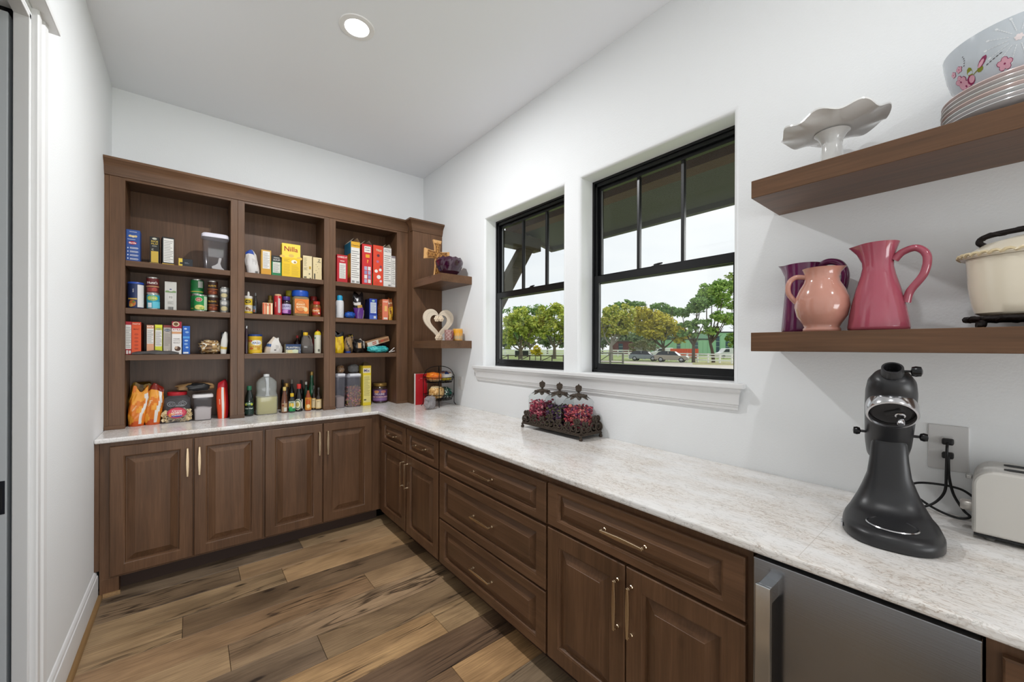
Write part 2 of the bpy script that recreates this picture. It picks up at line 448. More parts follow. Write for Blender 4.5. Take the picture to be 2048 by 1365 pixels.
# floor: oak planks laid across the room, one object each
def floor_material():
    m = bpy.data.materials.new('weathered_oak_plank'); m.use_nodes = True
    nt = m.node_tree; lk = nt.links.new; b = nt.nodes['Principled BSDF']
    tc = nd(nt, 'ShaderNodeTexCoord'); oi = nd(nt, 'ShaderNodeObjectInfo')
    mul = nd(nt, 'ShaderNodeMath', operation='MULTIPLY'); mul.inputs[1].default_value = 53.0
    lk(oi.outputs['Random'], mul.inputs[0])
    cmb = nd(nt, 'ShaderNodeCombineXYZ')
    for i in range(3): lk(mul.outputs[0], cmb.inputs[i])
    add = nd(nt, 'ShaderNodeVectorMath', operation='ADD')
    lk(tc.outputs['Object'], add.inputs[0]); lk(cmb.outputs[0], add.inputs[1])
    def mapped(s):
        mp = nd(nt, 'ShaderNodeMapping'); mp.inputs['Scale'].default_value = s; lk(add.outputs[0], mp.inputs['Vector']); return mp.outputs[0]
    n1 = nd(nt, 'ShaderNodeTexNoise', Scale=1.0, Detail=7, Roughness=0.62, Distortion=0.8); lk(mapped((1.4, 4.2, 4)), n1.inputs['Vector'])
    n2 = nd(nt, 'ShaderNodeTexNoise', Scale=1.0, Detail=4); lk(mapped((6, 160, 60)), n2.inputs['Vector'])
    n3 = nd(nt, 'ShaderNodeTexNoise', Scale=1.0, Detail=3); lk(mapped((2.2, 4.5, 4)), n3.inputs['Vector'])
    r1 = ramp(nt, [(0.25, '#8c7760'), (0.5, '#b59c7e'), (0.75, '#d0b693')])
    lk(n1.outputs['Fac'], r1.inputs['Fac'])
    r3 = ramp(nt, [(0.30, '#a59e96'), (0.6, '#ffffff')]); lk(n3.outputs['Fac'], r3.inputs['Fac'])
    m1 = nd(nt, 'ShaderNodeMix', data_type='RGBA', blend_type='MULTIPLY'); m1.inputs[0].default_value = 0.6
    lk(r1.outputs[0], m1.inputs[6]); lk(r3.outputs[0], m1.inputs[7])
    r2 = ramp(nt, [(0.32, '#938a7e'), (0.6, '#ffffff')]); lk(n2.outputs['Fac'], r2.inputs['Fac'])
    m2 = nd(nt, 'ShaderNodeMix', data_type='RGBA', blend_type='MULTIPLY'); m2.inputs[0].default_value = 0.45
    lk(m1.outputs[2], m2.inputs[6]); lk(r2.outputs[0], m2.inputs[7])
    # dark mineral streaks running along the grain
    w = nd(nt, 'ShaderNodeTexNoise', Scale=1.0, Detail=5, Distortion=1.6); lk(mapped((0.9, 11, 8)), w.inputs['Vector'])
    sb = nd(nt, 'ShaderNodeMath', operation='SUBTRACT'); sb.inputs[1].default_value = 0.5; lk(w.outputs['Fac'], sb.inputs[0])
    ab = nd(nt, 'ShaderNodeMath', operation='ABSOLUTE'); lk(sb.outputs[0], ab.inputs[0])
    rs = ramp(nt, [(0.004, '#ffffff'), (0.04, '#000000')]); lk(ab.outputs[0], rs.inputs['Fac'])
    msk = nd(nt, 'ShaderNodeTexNoise', Scale=1.0, Detail=2); lk(mapped((1.1, 5, 5)), msk.inputs['Vector'])
    rm = ramp(nt, [(0.56, '#000000'), (0.63, '#ffffff')]); lk(msk.outputs['Fac'], rm.inputs['Fac'])
    mm = nd(nt, 'ShaderNodeMath', operation='MULTIPLY'); lk(rs.outputs[0], mm.inputs[0]); lk(rm.outputs[0], mm.inputs[1])
    # knots
    vo = nd(nt, 'ShaderNodeTexVoronoi', Scale=1.0); lk(mapped((2.6, 7.0, 5)), vo.inputs['Vector'])
    rv = ramp(nt, [(0.06, '#ffffff'), (0.11, '#5a5a5a'), (0.24, '#000000')]); lk(vo.outputs['Distance'], rv.inputs['Fac'])
    mxk = nd(nt, 'ShaderNodeMath', operation='MAXIMUM'); lk(mm.outputs[0], mxk.inputs[0]); lk(rv.outputs[0], mxk.inputs[1])
    m3 = nd(nt, 'ShaderNodeMix', data_type='RGBA'); m3.inputs[7].default_value = lin('#2c2019')
    sc8 = nd(nt, 'ShaderNodeMath', operation='MULTIPLY'); sc8.inputs[1].default_value = 0.85; lk(mxk.outputs[0], sc8.inputs[0])
    lk(sc8.outputs[0], m3.inputs[0]); lk(m2.outputs[2], m3.inputs[6])
    m4 = nd(nt, 'ShaderNodeMix', data_type='RGBA', blend_type='MULTIPLY'); m4.inputs[0].default_value = 1.0
    lk(m3.outputs[2], m4.inputs[6]); lk(oi.outputs['Color'], m4.inputs[7])
    lk(m4.outputs[2], b.inputs['Base Color'])
    b.inputs['Roughness'].default_value = 0.42
    bp = nd(nt, 'ShaderNodeBump', Strength=0.12, Distance=0.003); lk(n2.outputs['Fac'], bp.inputs['Height']); lk(bp.outputs['Normal'], b.inputs['Normal'])
    return m
floor = B().box(-2.6, Y0-0.15, -0.12, W+0.17, D+0.15, -0.012).build('floor', M('#2a1f17', 0.8, name='subfloor'))
structure(floor)
FLM = floor_material()
rows = {3.157: [0.629], 2.956: [0.242], 2.757: [0.462], 2.557: [-0.032], 2.359: [0.86], 2.16: [0.142], 1.962: [0.495], 1.763: [1.02], 1.565: [0.25], 1.366: [0.922], 1.168: [0.6], 0.97: [-0.1, 1.1]}
TINT = {(3.157, 0): (0.72, 0.72, 0.74), (3.157, 1): (0.95, 0.92, 0.86), (2.956, 0): (0.78, 0.76, 0.74), (2.956, 1): (1.08, 1.02, 0.94), (2.757, 0): (0.98, 0.95, 0.88), (2.757, 1): (1.18, 1.1, 0.98),
        (2.557, 0): (1.02, 0.98, 0.9), (2.557, 1): (0.76, 0.72, 0.68), (2.359, 0): (1.0, 0.92, 0.84), (2.359, 1): (1.06, 1.0, 0.92), (2.16, 0): (1.05, 1.0, 0.92), (2.16, 1): (1.0, 0.96, 0.92),
        (1.962, 0): (0.72, 0.70, 0.70), (1.962, 1): (0.86, 0.82, 0.76), (1.763, 0): (1.16, 1.06, 0.9), (1.763, 1): (1.05, 1, 0.9), (1.565, 0): (0.66, 0.6, 0.58), (1.565, 1): (0.66, 0.6, 0.58), (1.366, 0): (0.7, 0.62, 0.56), (1.366, 1): (1.12, 1.0, 0.84)}
rng = random.Random(4)
y = 0.97 - 0.1985*17
allrows = []
while y < 0.9: allrows.append((y, [rng.uniform(-0.2, 0.5), rng.uniform(0.7, 1.3)])); y += 0.1985
allrows += sorted(rows.items())
for y, js in allrows:
    xs = [-L+0.002] + js + [1.42]
    for k in range(len(xs)-1):
        g = 0.0009
        b = B().box(xs[k]+g, y+g, -0.012, xs[k+1]-g, y+0.1985-g, 0.0)
        cxp, cyp = (xs[k]+xs[k+1])/2, y+0.099
        b.xf(Matrix.Translation((-cxp, -cyp, 0)))
        o = b.build('plank', FLM, floor, (cxp, cyp, 0), bevel=0.0012, segs=1)
        t = TINT.get((y, k)) or (rng.uniform(0.75, 1.1),)*3
        o.color = tuple(max(0.2, 0.92*q**1.7) for q in t) + (1,)

# recessed ceiling lights
for i, (lx, ly) in enumerate(CANS):
    lab = ['white recessed downlight shining in the ceiling above the pantry floor', 'white recessed downlight in the ceiling above the camera', 'white recessed downlight in the ceiling behind the camera'][i]
    t = thing('recessed_light', lab, 'ceiling light', (lx, ly, H), 0)
    b = B(); b.lathe([(0.062, -0.001), (0.064, -0.006), (0.072, -0.008), (0.092, -0.005), (0.094, 0.0)], seg=40, cap0=False, cap1=False)
    b.build('trim_ring', M('#f1f0ee', 0.4), t, smooth=40)
    m = bpy.data.materials.get('lamp_lens')
    if not m:
        m = bpy.data.materials.new('lamp_lens'); m.use_nodes = True
        e = m.node_tree.nodes['Principled BSDF']; e.inputs['Emission Color'].default_value = (1, 0.97, 0.93, 1); e.inputs['Emission Strength'].default_value = 9.0
    B().lathe([(0.0, -0.002), (0.062, -0.002)], seg=40, cap0=False, cap1=False).build('lens', m, t)

# ------------------------------------------------------------------ windows
GLASS = thin_glass('window_glass', (0.97, 0.985, 0.98))
def window(name, y0, y1):
    root = thing(name, None, None); structure(root)
    z0, z1 = WZ0, WZ1; xf = W+0.115; xb = W+0.168
    b = B(); t = 0.014                                   # outer frame
    for (a, c, e, f) in ((y0, y0+t, z0, z1), (y1-t, y1, z0, z1), (y0, y1, z0, z0+t+0.006), (y0, y1, z1-t, z1)): b.box(xf, a, e, xb, c, f)
    b.build('frame', BLACKF, root, bevel=0.002)
    b = B(); t2 = 0.030                                  # inner stop, set back a little
    for (a, c, e, f) in ((y0+t, y0+t2, z0+t, z1-t), (y1-t2, y1-t, z0+t, z1-t), (y0+t, y1-t, z1-t-0.022, z1-t)): b.box(xf+0.010, a, e, xb, c, f)
    b.build('jamb_liner', BLACKF, root, bevel=0.001)
    a, c = y0+t2, y1-t2
    zm = 1.885
    def sash(nm, x, s0, s1, zz0, zz1, st, top, bot):
        s = B(); s.box(x, s0, zz0, x+0.030, s0+st, zz1); s.box(x, s1-st, zz0, x+0.030, s1, zz1)
        s.box(x, s0+st, zz0, x+0.030, s1-st, zz0+bot); s.box(x, s0+st, zz1-top, x+0.030, s1-st, zz1)
        o = s.build(nm, BLACKF, root, bevel=0.002)
        g = B().box(x+0.012, s0+st, zz0+bot, x+0.016, s1-st, zz1-top); g.build('glass_pane', GLASS, o)
        e = B()                                           # bright glazing bead
        gm = M('#77797a', 0.4)
        e.box(x+0.006, s1-st-0.006, zz0+bot, x+0.012, s1-st, zz1-top)
        e.build('glazing_bead', gm, o)
        return o
    up = sash('upper_sash', xf+0.030, y0+t2, y1-t2, zm-0.02, z1-t-0.022, 0.014, 0.022, 0.03)
    lo = sash('lower_sash', xf+0.004, y0+t, y1-t, z0+t+0.006, zm+0.028, 0.030, 0.046, 0.038)
    ya, yb_ = y0+t2+0.014, y1-t2-0.014
    for k in (1, 2):
        ym = ya + (yb_-ya)*k/3
        B().box(xf+0.034, ym-0.009, zm-0.01, xf+0.058, ym+0.009, z1-t-0.04).build('muntin', BLACKF, root, bevel=0.002)
    lk = B(); ym = (y0+y1)/2
    lk.box(xf+0.006, ym-0.03, zm+0.028, xf+0.032, ym+0.03, zm+0.033)
    lk.tube([(xf+0.018, ym+0.02, zm+0.036), (xf+0.014, ym-0.01, zm+0.040), (xf+0.008, ym-0.035, zm+0.040)], [0.008, 0.006, 0.004], 8)
    lk.build('sash_lock', BLACKF, root, bevel=0.001)
    tl = B(); tl.box(xf+0.004, y1-0.046, z0+0.02, xf+0.012, y1-0.030, z0+0.03)
    tl.build('tilt_latch', M('#2a2b2e', 0.4), root)
window('window_1', *WIN[0]); window('window_2', *WIN[1])
# stool and apron under both windows
def stool():
    root = thing('trim_3', None, None); structure(root)
    b = B(); b.box(1.868, 0.704, WZ0-0.022, W, 2.853, WZ0+0.001)
    for (a, c) in WIN: b.box(W-0.001, a+0.001, WZ0-0.022, W+0.116, c-0.001, WZ0+0.001)
    b.build('stool', TRIMM, root, bevel=0.004)
    prof = [(0.0, 0.0), (0.036, 0.0), (0.036, -0.008), (0.026, -0.020), (0.022, -0.036), (0.020, -0.041), (0.019, -0.072), (0.015, -0.076), (0.015, -0.082), (0.012, -0.085), (0.010, -0.098), (0.0, -0.102)]
    b = B(); n = len(prof)
    zt = WZ0-0.022
    for (yy, s) in ((0.712, 1), (2.838, -1)):
        for (dx, dz) in prof: b.v.append((W-dx, yy + s*(0.036-dx if True else 0)*0.9, zt+dz))
    for i in range(n-1): b.face((i, i+1, n+i+1, n+i))
    b.face(list(range(n))); b.face([n+i for i in range(n)])
    b.build('apron', TRIMM, root, smooth=25)
stool()

# ------------------------------------------------------------------ base cabinets
def rings(b, w, h, rr, fill=True, m=0):
    """nested rectangles in the xz plane, front at -y; rr = [(inset_x, inset_z, depth)]"""
    n = len(b.v)
    for (ix, iz, d) in rr:
        b.v += [(ix, d, iz), (w-ix, d, iz), (w-ix, d, h-iz), (ix, d, h-iz)]
    for k in range(len(rr)-1):
        for i in range(4):
            j = (i+1) % 4; b.face((n+4*k+i, n+4*k+j, n+4*k+4+j, n+4*k+4+i), m)
    if fill: e = n+4*(len(rr)-1); b.face((e, e+1, e+2, e+3), m)
def bar_pull(parent, cx, cz, vertical, length=0.178):
    b = B(); h = length/2
    if vertical: P = lambda s, o: (cx, o, cz+s)
    else: P = lambda s, o: (cx+s, o, cz)
    for s in (-h*0.95, h*0.95):
        b.tube([P(s, 0.001), P(s, -0.006), P(s, -0.008), P(s, -0.026)], [0.0075, 0.0070, 0.0056, 0.0056], 10)
    k = 9; pts = [P(-h + 2*h*i/(k-1), -0.029) for i in range(k)]
    n = len(b.v)
    wd = [0.0045, 0.0055, 0.0065, 0.0072, 0.0076, 0.0072, 0.0065, 0.0055, 0.0045]
    for p, r in zip(pts, wd):
        if vertical: b.v += [(p[0]-r, p[1]-0.003, p[2]), (p[0]+r, p[1]-0.003, p[2]), (p[0]+r, p[1]+0.004, p[2]), (p[0]-r, p[1]+0.004, p[2])]
        else: b.v += [(p[0], p[1]-0.003, p[2]-r), (p[0], p[1]-0.003, p[2]+r), (p[0], p[1]+0.004, p[2]+r), (p[0], p[1]+0.004, p[2]-r)]
    for i in range(k-1):
        for j in range(4):
            j2 = (j+1) % 4; b.face((n+4*i+j, n+4*i+j2, n+4*i+4+j2, n+4*i+4+j))
    b.face((n, n+1, n+2, n+3)); e = n+4*(k-1); b.face((e, e+1, e+2, e+3))
    return b.build('handle', BRASS, parent, bevel=0.0012, segs=1)
def front(parent, name, x0, x1, z0, z1, fx, fz, wm, wf, handle):
    """a raised-panel door or drawer front in the parent's local xz plane"""
    w, h = x1-x0, z1-z0; t = 0.020
    b = B()
    rings(b, w, h, [(0.002, 0.002, t), (0, 0, t-0.002), (0, 0, 0.0035), (0.0035, 0.0035, 0), (fx-0.010, fz-0.010, 0), (fx-0.006, fz-0.006, 0.0025), (fx-0.004, fz-0.004, 0.003), (fx, fz, 0.0145)], fill=False)
    b.quad((0.002, t, 0.002), (w-0.002, t, 0.002), (w-0.002, t, h-0.002), (0.002, t, h-0.002))
    d = b.build(name, wf, parent, (x0, 0, z0), smooth=20)
    p = B(); bv = 0.040 if min(w, h) > 0.25 else 0.031
    rings(p, w, h, [(fx-0.001, fz-0.001, 0.0150), (fx+0.005, fz+0.005, 0.0150), (fx+bv, fz+bv, 0.0025), (fx+bv+0.0008, fz+bv+0.0008, 0.0010)])
    p.build('raised_panel', wm, d, smooth=10)
    if handle == 'L': bar_pull(d, 0.026, h-0.145, True)
    elif handle == 'R': bar_pull(d, w-0.026, h-0.145, True)
    elif handle == 'C': bar_pull(d, w/2, h/2, False)
    elif handle == 'c': bar_pull(d, w/2, h/2, False, 0.15)
    return d
def cabinet(name, label, loc, rz, x0, x1, fronts, wz, wx, depth=0.57, toe=(True, 0.10), feet=()):
    """local frame: front faces -y, door plane at y=0, face frame at y=0.020"""
    root = thing(name, label, 'cabinet', loc, rz, 'base cabinets under the worktop')
    zb = 0.098; b = B(); zt = CZ-CT-0.0005
    b.box(x0, 0.020, zb, x1, 0.040, zt)
    b.build('face_frame', wz, root)
    b = B(); b.box(x0+0.0005, 0.040, zb, x1-0.0005, depth, zt); b.build('carcass', wz, root)
    b = B(); b.box(x0, 0.095, 0.0, x1, 0.11, zb); b.build('toe_kick', M('#37251c', 0.6), root)
    for (nm, a, c, z0, z1, fx, fz, hd) in fronts:
        front(root, nm, a, c, z0, z1, fx, fz, wx if nm == 'drawer' else wz, wx if nm == 'drawer' else wz, hd)
    return root
# run under the bookcase (local x = world x)
def foot_block(root, x0, x1):
    b = B(); b.box(x0, 0.018, 0.0, x1, 0.10, 0.100); b.build('foot', WZ, root, bevel=0.002)
c1 = cabinet('base_cabinet', 'brown two-door base cabinet beside the white baseboard wall', (0, FY, 0), 0, -0.408, 0.3965,
    [('door', -0.366, 0.0095, 0.112, 0.866, 0.068, 0.068, 'R'), ('door', 0.0165, 0.389, 0.112, 0.866, 0.068, 0.068, 'L')], WZ, WX)
foot_block(c1, -0.408, -0.327)
B().box(-L+0.0005, 0.006, 0.161, -0.4085, 0.3, CZ-CT-0.0005).build('scribe_strip', WZ, c1)
B().prism([(0.018, 0), (0.001, 0), (0.002, 0.008), (0.006, 0.014), (0.012, 0.018), (0.018, 0.019)], -0.393, -0.32, 'x').build('shoe_moulding', bpy.data.materials['shoe_baseboard_left'], c1)
cabinet('base_cabinet', 'brown two-door base cabinet next to the inside corner, under the oil jug', (0, FY, 0), 0, 0.397, 1.2255,
    [('door', 0.405, 0.777, 0.112, 0.866, 0.068, 0.068, 'R'), ('door', 0.7835, 1.155, 0.112, 0.866, 0.068, 0.068, 'L')], WZ, WX)
# run under the windows: local x runs towards -y of the room
RZ = -PI/2
def rx(y): return -y          # local x for a room y (root at x=FX, y=0, rotated -90 degrees)
def rrun(name, label, ya, yb_, fr):
    ff = [(nm, rx(a), rx(c), z0, z1, fx, fz, hd) for (nm, a, c, z0, z1, fx, fz, hd) in fr]
    return cabinet(name, label, (FX, 0, 0), RZ, rx(ya), rx(yb_), ff, WZ, WX, depth=0.68)
rrun('base_cabinet', 'brown base cabinet in the corner with two small drawers above two narrow doors', 3.2565, 2.2135,
    [('drawer', 3.165, 2.712, 0.683, 0.860, 0.06, 0.042, 'c'), ('drawer', 2.694, 2.224, 0.683, 0.860, 0.06, 0.042, 'c'),
     ('door', 3.165, 2.712, 0.110, 0.670, 0.068, 0.068, 'R'), ('door', 2.694, 2.224, 0.110, 0.670, 0.068, 0.068, 'L')])
rrun('base_cabinet', 'brown drawer cabinet with three wide drawers under the glass jars', 2.213, 1.2445,
    [('drawer', 2.203, 1.250, 0.681, 0.860, 0.068, 0.040, 'C'), ('drawer', 2.203, 1.250, 0.387, 0.668, 0.068, 0.052, 'C'), ('drawer', 2.203, 1.250, 0.108, 0.378, 0.068, 0.052, 'C')])
rrun('base_cabinet', 'brown cabinet with one wide drawer over two doors beside the steel fridge', 1.244, 0.4325,
    [('drawer', 1.238, 0.447, 0.683, 0.863, 0.068, 0.040, 'C'), ('door', 1.238, 0.843, 0.110, 0.672, 0.072, 0.075, 'R'), ('door', 0.8375, 0.446, 0.110, 0.672, 0.072, 0.075, 'L')])
rrun('base_cabinet', 'brown drawer cabinet at the bottom right edge beyond the steel fridge', 0.0145, -0.90,
    [('drawer', -0.006, -0.86, 0.683, 0.863, 0.068, 0.040, 'C'), ('drawer', -0.006, -0.86, 0.110, 0.672, 0.072, 0.075, 'C')])

def brushed_steel(name, axis, col='#b4b6b8', rough=0.30):
    m = bpy.data.materials.new(name); m.use_nodes = True
    nt = m.node_tree; b = nt.nodes['Principled BSDF']; lk = nt.links.new
    b.inputs['Metallic'].default_value = 1.0; b.inputs['Base Color'].default_value = lin(col)
    tc = nd(nt, 'ShaderNodeTexCoord'); s = [400]*3; s['xyz'.index(axis)] = 3
    mp = nd(nt, 'ShaderNodeMapping'); mp.inputs['Scale'].default_value = s; lk(tc.outputs['Object'], mp.inputs['Vector'])
    nz = nd(nt, 'ShaderNodeTexNoise', Scale=1.0, Detail=3); lk(mp.outputs[0], nz.inputs['Vector'])
    n2 = nd(nt, 'ShaderNodeTexNoise', Scale=7.0, Detail=4); lk(tc.outputs['Object'], n2.inputs['Vector'])
    ad = nd(nt, 'ShaderNodeMath', operation='MULTIPLY_ADD'); ad.inputs[1].default_value = 0.12; ad.inputs[2].default_value = rough-0.16
    lk(n2.outputs['Fac'], ad.inputs[0]); lk(ad.outputs[0], b.inputs['Roughness'])
    bp = nd(nt, 'ShaderNodeBump', Strength=0.05, Distance=0.001); lk(nz.outputs['Fac'], bp.inputs['Height']); lk(bp.outputs['Normal'], b.inputs['Normal'])
    return m
STEEL = brushed_steel('brushed_steel', 'x', '#94969a')
STEELV = brushed_steel('brushed_steel_bar', 'z', '#d2d4d6', 0.24)
def fridge():
    t = thing('under_counter_fridge', 'stainless steel under-counter fridge with a square bar handle', 'fridge', (FX, 0.222, 0), RZ)
    B().box(-0.2025, 0.032, 0.10, 0.2025, 0.62, 0.885).build('body', M('#17181a', 0.5), t)
    B().box(-0.2025, -0.004, 0.10, 0.2035, 0.030, 0.880).build('door', STEEL, t, bevel=0.0025)
    b = B(); hx0, hx1 = -0.178, -0.144
    b.box(hx0, -0.060, 0.20, hx1, -0.050, 0.838, 0)
    b.box(hx0+0.004, -0.050, 0.795, hx1, -0.0035, 0.838, 0); b.box(hx0+0.004, -0.050, 0.20, hx1, -0.0035, 0.243, 0)
    b.build('handle', STEELV, t, bevel=0.0015)
    B().box(-0.20, 0.06, 0.0, 0.20, 0.09, 0.098).build('kick_grille', M('#121212', 0.6), t)
fridge()

# ------------------------------------------------------------------ L-shaped worktop
def quartz():
    m = bpy.data.materials.new('veined_white_quartz'); m.use_nodes = True
    nt = m.node_tree; b = nt.nodes['Principled BSDF']; lk = nt.links.new
    tc = nd(nt, 'ShaderNodeTexCoord')
    def mapped(s, r=0.0):
        mp = nd(nt, 'ShaderNodeMapping'); mp.inputs['Scale'].default_value = s; mp.inputs['Rotation'].default_value = (0, 0, r); lk(tc.outputs['Object'], mp.inputs['Vector']); return mp.outputs[0]
    def vein(scale, rot, det, dist, lo, hi):
        n = nd(nt, 'ShaderNodeTexNoise', Scale=1.0, Detail=det, Roughness=0.55, Distortion=dist); lk(mapped(scale, rot), n.inputs['Vector'])
        s = nd(nt, 'ShaderNodeMath', operation='SUBTRACT'); s.inputs[1].default_value = 0.5; lk(n.outputs['Fac'], s.inputs[0])
        a = nd(nt, 'ShaderNodeMath', operation='ABSOLUTE'); lk(s.outputs[0], a.inputs[0])
        r = ramp(nt, [(lo, '#ffffff'), (hi, '#000000')]); lk(a.outputs[0], r.inputs['Fac']); return r.outputs[0]
    v1 = vein((46, 15, 30), 0.35, 5, 1.6, 0.004, 0.035)
    v2 = vein((30, 9, 20), 0.2, 4, 2.2, 0.003, 0.022)
    big = nd(nt, 'ShaderNodeTexNoise', Scale=6.0, Detail=4); lk(mapped((1.6, 0.7, 1), 0.3), big.inputs['Vector'])
    rb = ramp(nt, [(0.38, '#000000'), (0.6, '#ffffff')]); lk(big.outputs['Fac'], rb.inputs['Fac'])
    base = ramp(nt, [(0.35, '#eceae8'), (0.75, '#e2dbd3')]); lk(big.outputs['Fac'], base.inputs['Fac'])
    k1 = nd(nt, 'ShaderNodeMath', operation='MULTIPLY'); lk(v1, k1.inputs[0]); lk(rb.outputs[0], k1.inputs[1])
    k2 = nd(nt, 'ShaderNodeMath', operation='MULTIPLY'); k2.inputs[1].default_value = 0.62; lk(k1.outputs[0], k2.inputs[0])
    m1 = nd(nt, 'ShaderNodeMix', data_type='RGBA'); m1.inputs[7].default_value = lin('#a08874'); lk(k2.outputs[0], m1.inputs[0]); lk(base.outputs[0], m1.inputs[6])
    k3 = nd(nt, 'ShaderNodeMath', operation='MULTIPLY'); k3.inputs[1].default_value = 0.4; lk(v2, k3.inputs[0])
    m2 = nd(nt, 'ShaderNodeMix', data_type='RGBA'); m2.inputs[7].default_value = lin('#8d8880'); lk(k3.outputs[0], m2.inputs[0]); lk(m1.outputs[2], m2.inputs[6])
    lk(m2.outputs[2], b.inputs['Base Color']); b.inputs['Roughness'].default_value = 0.14
    return m
QUARTZ = quartz()
def worktop():
    b = B()
    P = [(-L+0.0005, CBY), (CRX, CBY), (CRX, -0.95), (W-0.0005, -0.95), (W-0.0005, D-0.0005), (-L+0.0005, D-0.0005)]
    b.prism(P, CZ-CT, CZ, 'z')
    o = b.build('worktop', QUARTZ, bevel=0.008, segs=3)
    tag(o, 'L-shaped white veined quartz worktop running along both walls', 'countertop')
    B().box(CRX+0.010, 0.322, CZ, W-0.02, 0.3226, CZ+0.0002).build('slab_seam', M('#b9b2a8', 0.4), o)
worktop()

# ------------------------------------------------------------------ bookcase on the worktop
SHZ = (2.008, 1.700, 1.396)
BAYS = ((-0.332, 0.222), (0.307, 0.858), (0.949, 1.490))
def crown_profile(y):   # (y, z) of a crown that steps out towards the room
    return [(y, 2.535), (y-0.006, 2.537), (y-0.008, 2.550), (y-0.014, 2.562), (y-0.018, 2.585), (y-0.030, 2.606), (y-0.046, 2.622), (y-0.050, 2.626), (y-0.050, 2.640), (y, 2.640)]
def bookcase():
    t = thing('bookcase', 'tall brown open pantry bookcase standing on the back worktop', 'bookcase', (0, 0, 0))
    z0, zt = CZ+0.0005, 2.56
    ym = BY
    for (a, c) in ((-0.405, -0.332), (0.222, 0.2643), (0.2648, 0.307), (0.858, 0.9012), (0.9017, 0.949), (1.490, 1.5985)):
        B().box(a, ym, z0, c, ym+0.02, zt).build('stile', WZ, t, bevel=0.0012, segs=1)
    B().box(-L+0.0005, ym+0.003, z0, -0.4053, ym+0.02, zt).build('scribe_strip', WZ, t)
    for (a, c) in ((-L+0.002, -0.330), (0.220, 0.3095), (0.856, 0.9515), (1.488, 1.5985)):
        B().box(a, ym-0.006, z0, c, ym+0.0, z0+0.024).build('plinth_block', WX, t, bevel=0.0012, segs=1)
    for (a, c) in BAYS: B().box(a, ym, 2.520, c, ym+0.02, zt).build('top_rail', WX, t)
    for (a, c) in ((-0.345, -0.3325), (0.2225, 0.306), (0.8585, 0.948), (1.4905, 1.5985)):
        B().box(a, ym+0.02, z0, c, D-0.020, zt).build('partition', WZ, t)
    B().box(-L+0.0005, D-0.019, z0, 1.5985, D-0.0005, zt).build('back_panel', WZ, t)
    B().box(-L+0.0005, ym+0.005, zt-0.022, 1.5985, D-0.0195, zt-0.001).build('top_panel', WX, t)
    for (a, c) in BAYS:
        for z in SHZ: B().box(a+0.0006, ym+0.004, z-0.037, c-0.0006, D-0.0195, z).build('shelf', WX, t, bevel=0.0012, segs=1)
    b = B(); b.prism(crown_profile(ym), -L+0.0005, 1.595, 'x'); b.build('crown_moulding', WX, t, smooth=30)
bookcase()
def corner_column():
    t = thing('corner_panel', 'brown filler column with crown between the bookcase and the window wall', 'panel', (0, 0, 0))
    yp = 3.445; z0 = CZ+0.0005
    B().box(1.600, yp, z0, W-0.0005, D-0.0005, 2.56).build('panel', WZ, t, bevel=0.0015, segs=1)
    B().box(1.5992, yp-0.002, z0, 1.618, yp-0.0002, 2.56).build('edge_bead', WZ, t)
    b = B(); P = crown_profile(yp)
    # crown with a mitred return on the left end
    n = len(P)
    for (yy, z) in P:
        d = yp-yy
        b.v += [(1.5995-d, BY-0.052, z), (1.5995-d, yy, z), (W-0.0005, yy, z)]
    for i in range(n-1):
        for k in range(2): b.face((3*i+k, 3*i+k+1, 3*i+3+k+1, 3*i+3+k))
    e = 3*(n-1)
    b.box(1.5995, yp, 2.5605, W-0.001, D-0.002, 2.640)
    b.build('crown_moulding', WX, t, smooth=30)
corner_column()
def slab_shelf(label, x0, x1, y0, y1, z0, z1, group, mat):
    o = B().box(x0, y0, z0, x1, y1, z1).build('floating_shelf', mat, bevel=0.0015, segs=1)
    return tag(o, label, 'shelf', group)
slab_shelf('thick brown corner shelf holding the carved cross and purple bowl', 1.606, W-0.0005, 2.912, 3.4425, 2.001, 2.069, 'floating shelves', WY)
slab_shelf('thick brown corner shelf holding the cream heart ornament', 1.606, W-0.0005, 2.912, 3.4425, 1.441, 1.507, 'floating shelves', WY)
slab_shelf('thick brown wall shelf holding the cake stand and stacked plates', 1.615, W-0.0005, -0.80, 0.581, 2.008, 2.073, 'floating shelves', WY)
slab_shelf('thick brown wall shelf holding the three pitchers and cream tureen', 1.615, W-0.0005, -0.80, 0.581, 1.441, 1.510, 'floating shelves', WY)

# ------------------------------------------------------------------ helpers for rounded things
def loft(b, secs, n=28, m=0, cap0=True, cap1=True, tr=None, taper=0.0):
    """secs: (z, cx, cy, hx, hy, e) superellipse sections"""
    st = len(b.v)
    for (z, cx, cy, hx, hy, e) in secs:
        for i in range(n):
            a = 2*PI*i/n; c, s = math.cos(a), math.sin(a)
            p = (cx + hx*(1-taper*s)*math.copysign(abs(c)**(2/e), c), cy + hy*math.copysign(abs(s)**(2/e), s), z)
            b.v.append(tuple(tr @ Vector(p)) if tr else p)
    for j in range(len(secs)-1):
        mm = m[j] if isinstance(m, (list, tuple)) else m
        for i in range(n):
            i2 = (i+1) % n
            b.face((st+j*n+i, st+j*n+i2, st+(j+1)*n+i2, st+(j+1)*n+i), mm)
    m0 = m[0] if isinstance(m, (list, tuple)) else m; m1 = m[-1] if isinstance(m, (list, tuple)) else m
    if cap0: b.face([st+i for i in range(n)][::-1], m0)
    if cap1: b.face([st+(len(secs)-1)*n+i for i in range(n)], m1)
    return b
def arc(p0, p1, p2, p3, n=14):
    out = []
    for i in range(n+1):
        t = i/n; u = 1-t
        out.append(tuple(u**3*a + 3*u*u*t*b_ + 3*u*t*t*c + t**3*d for a, b_, c, d in zip(p0, p1, p2, p3)))
    return out
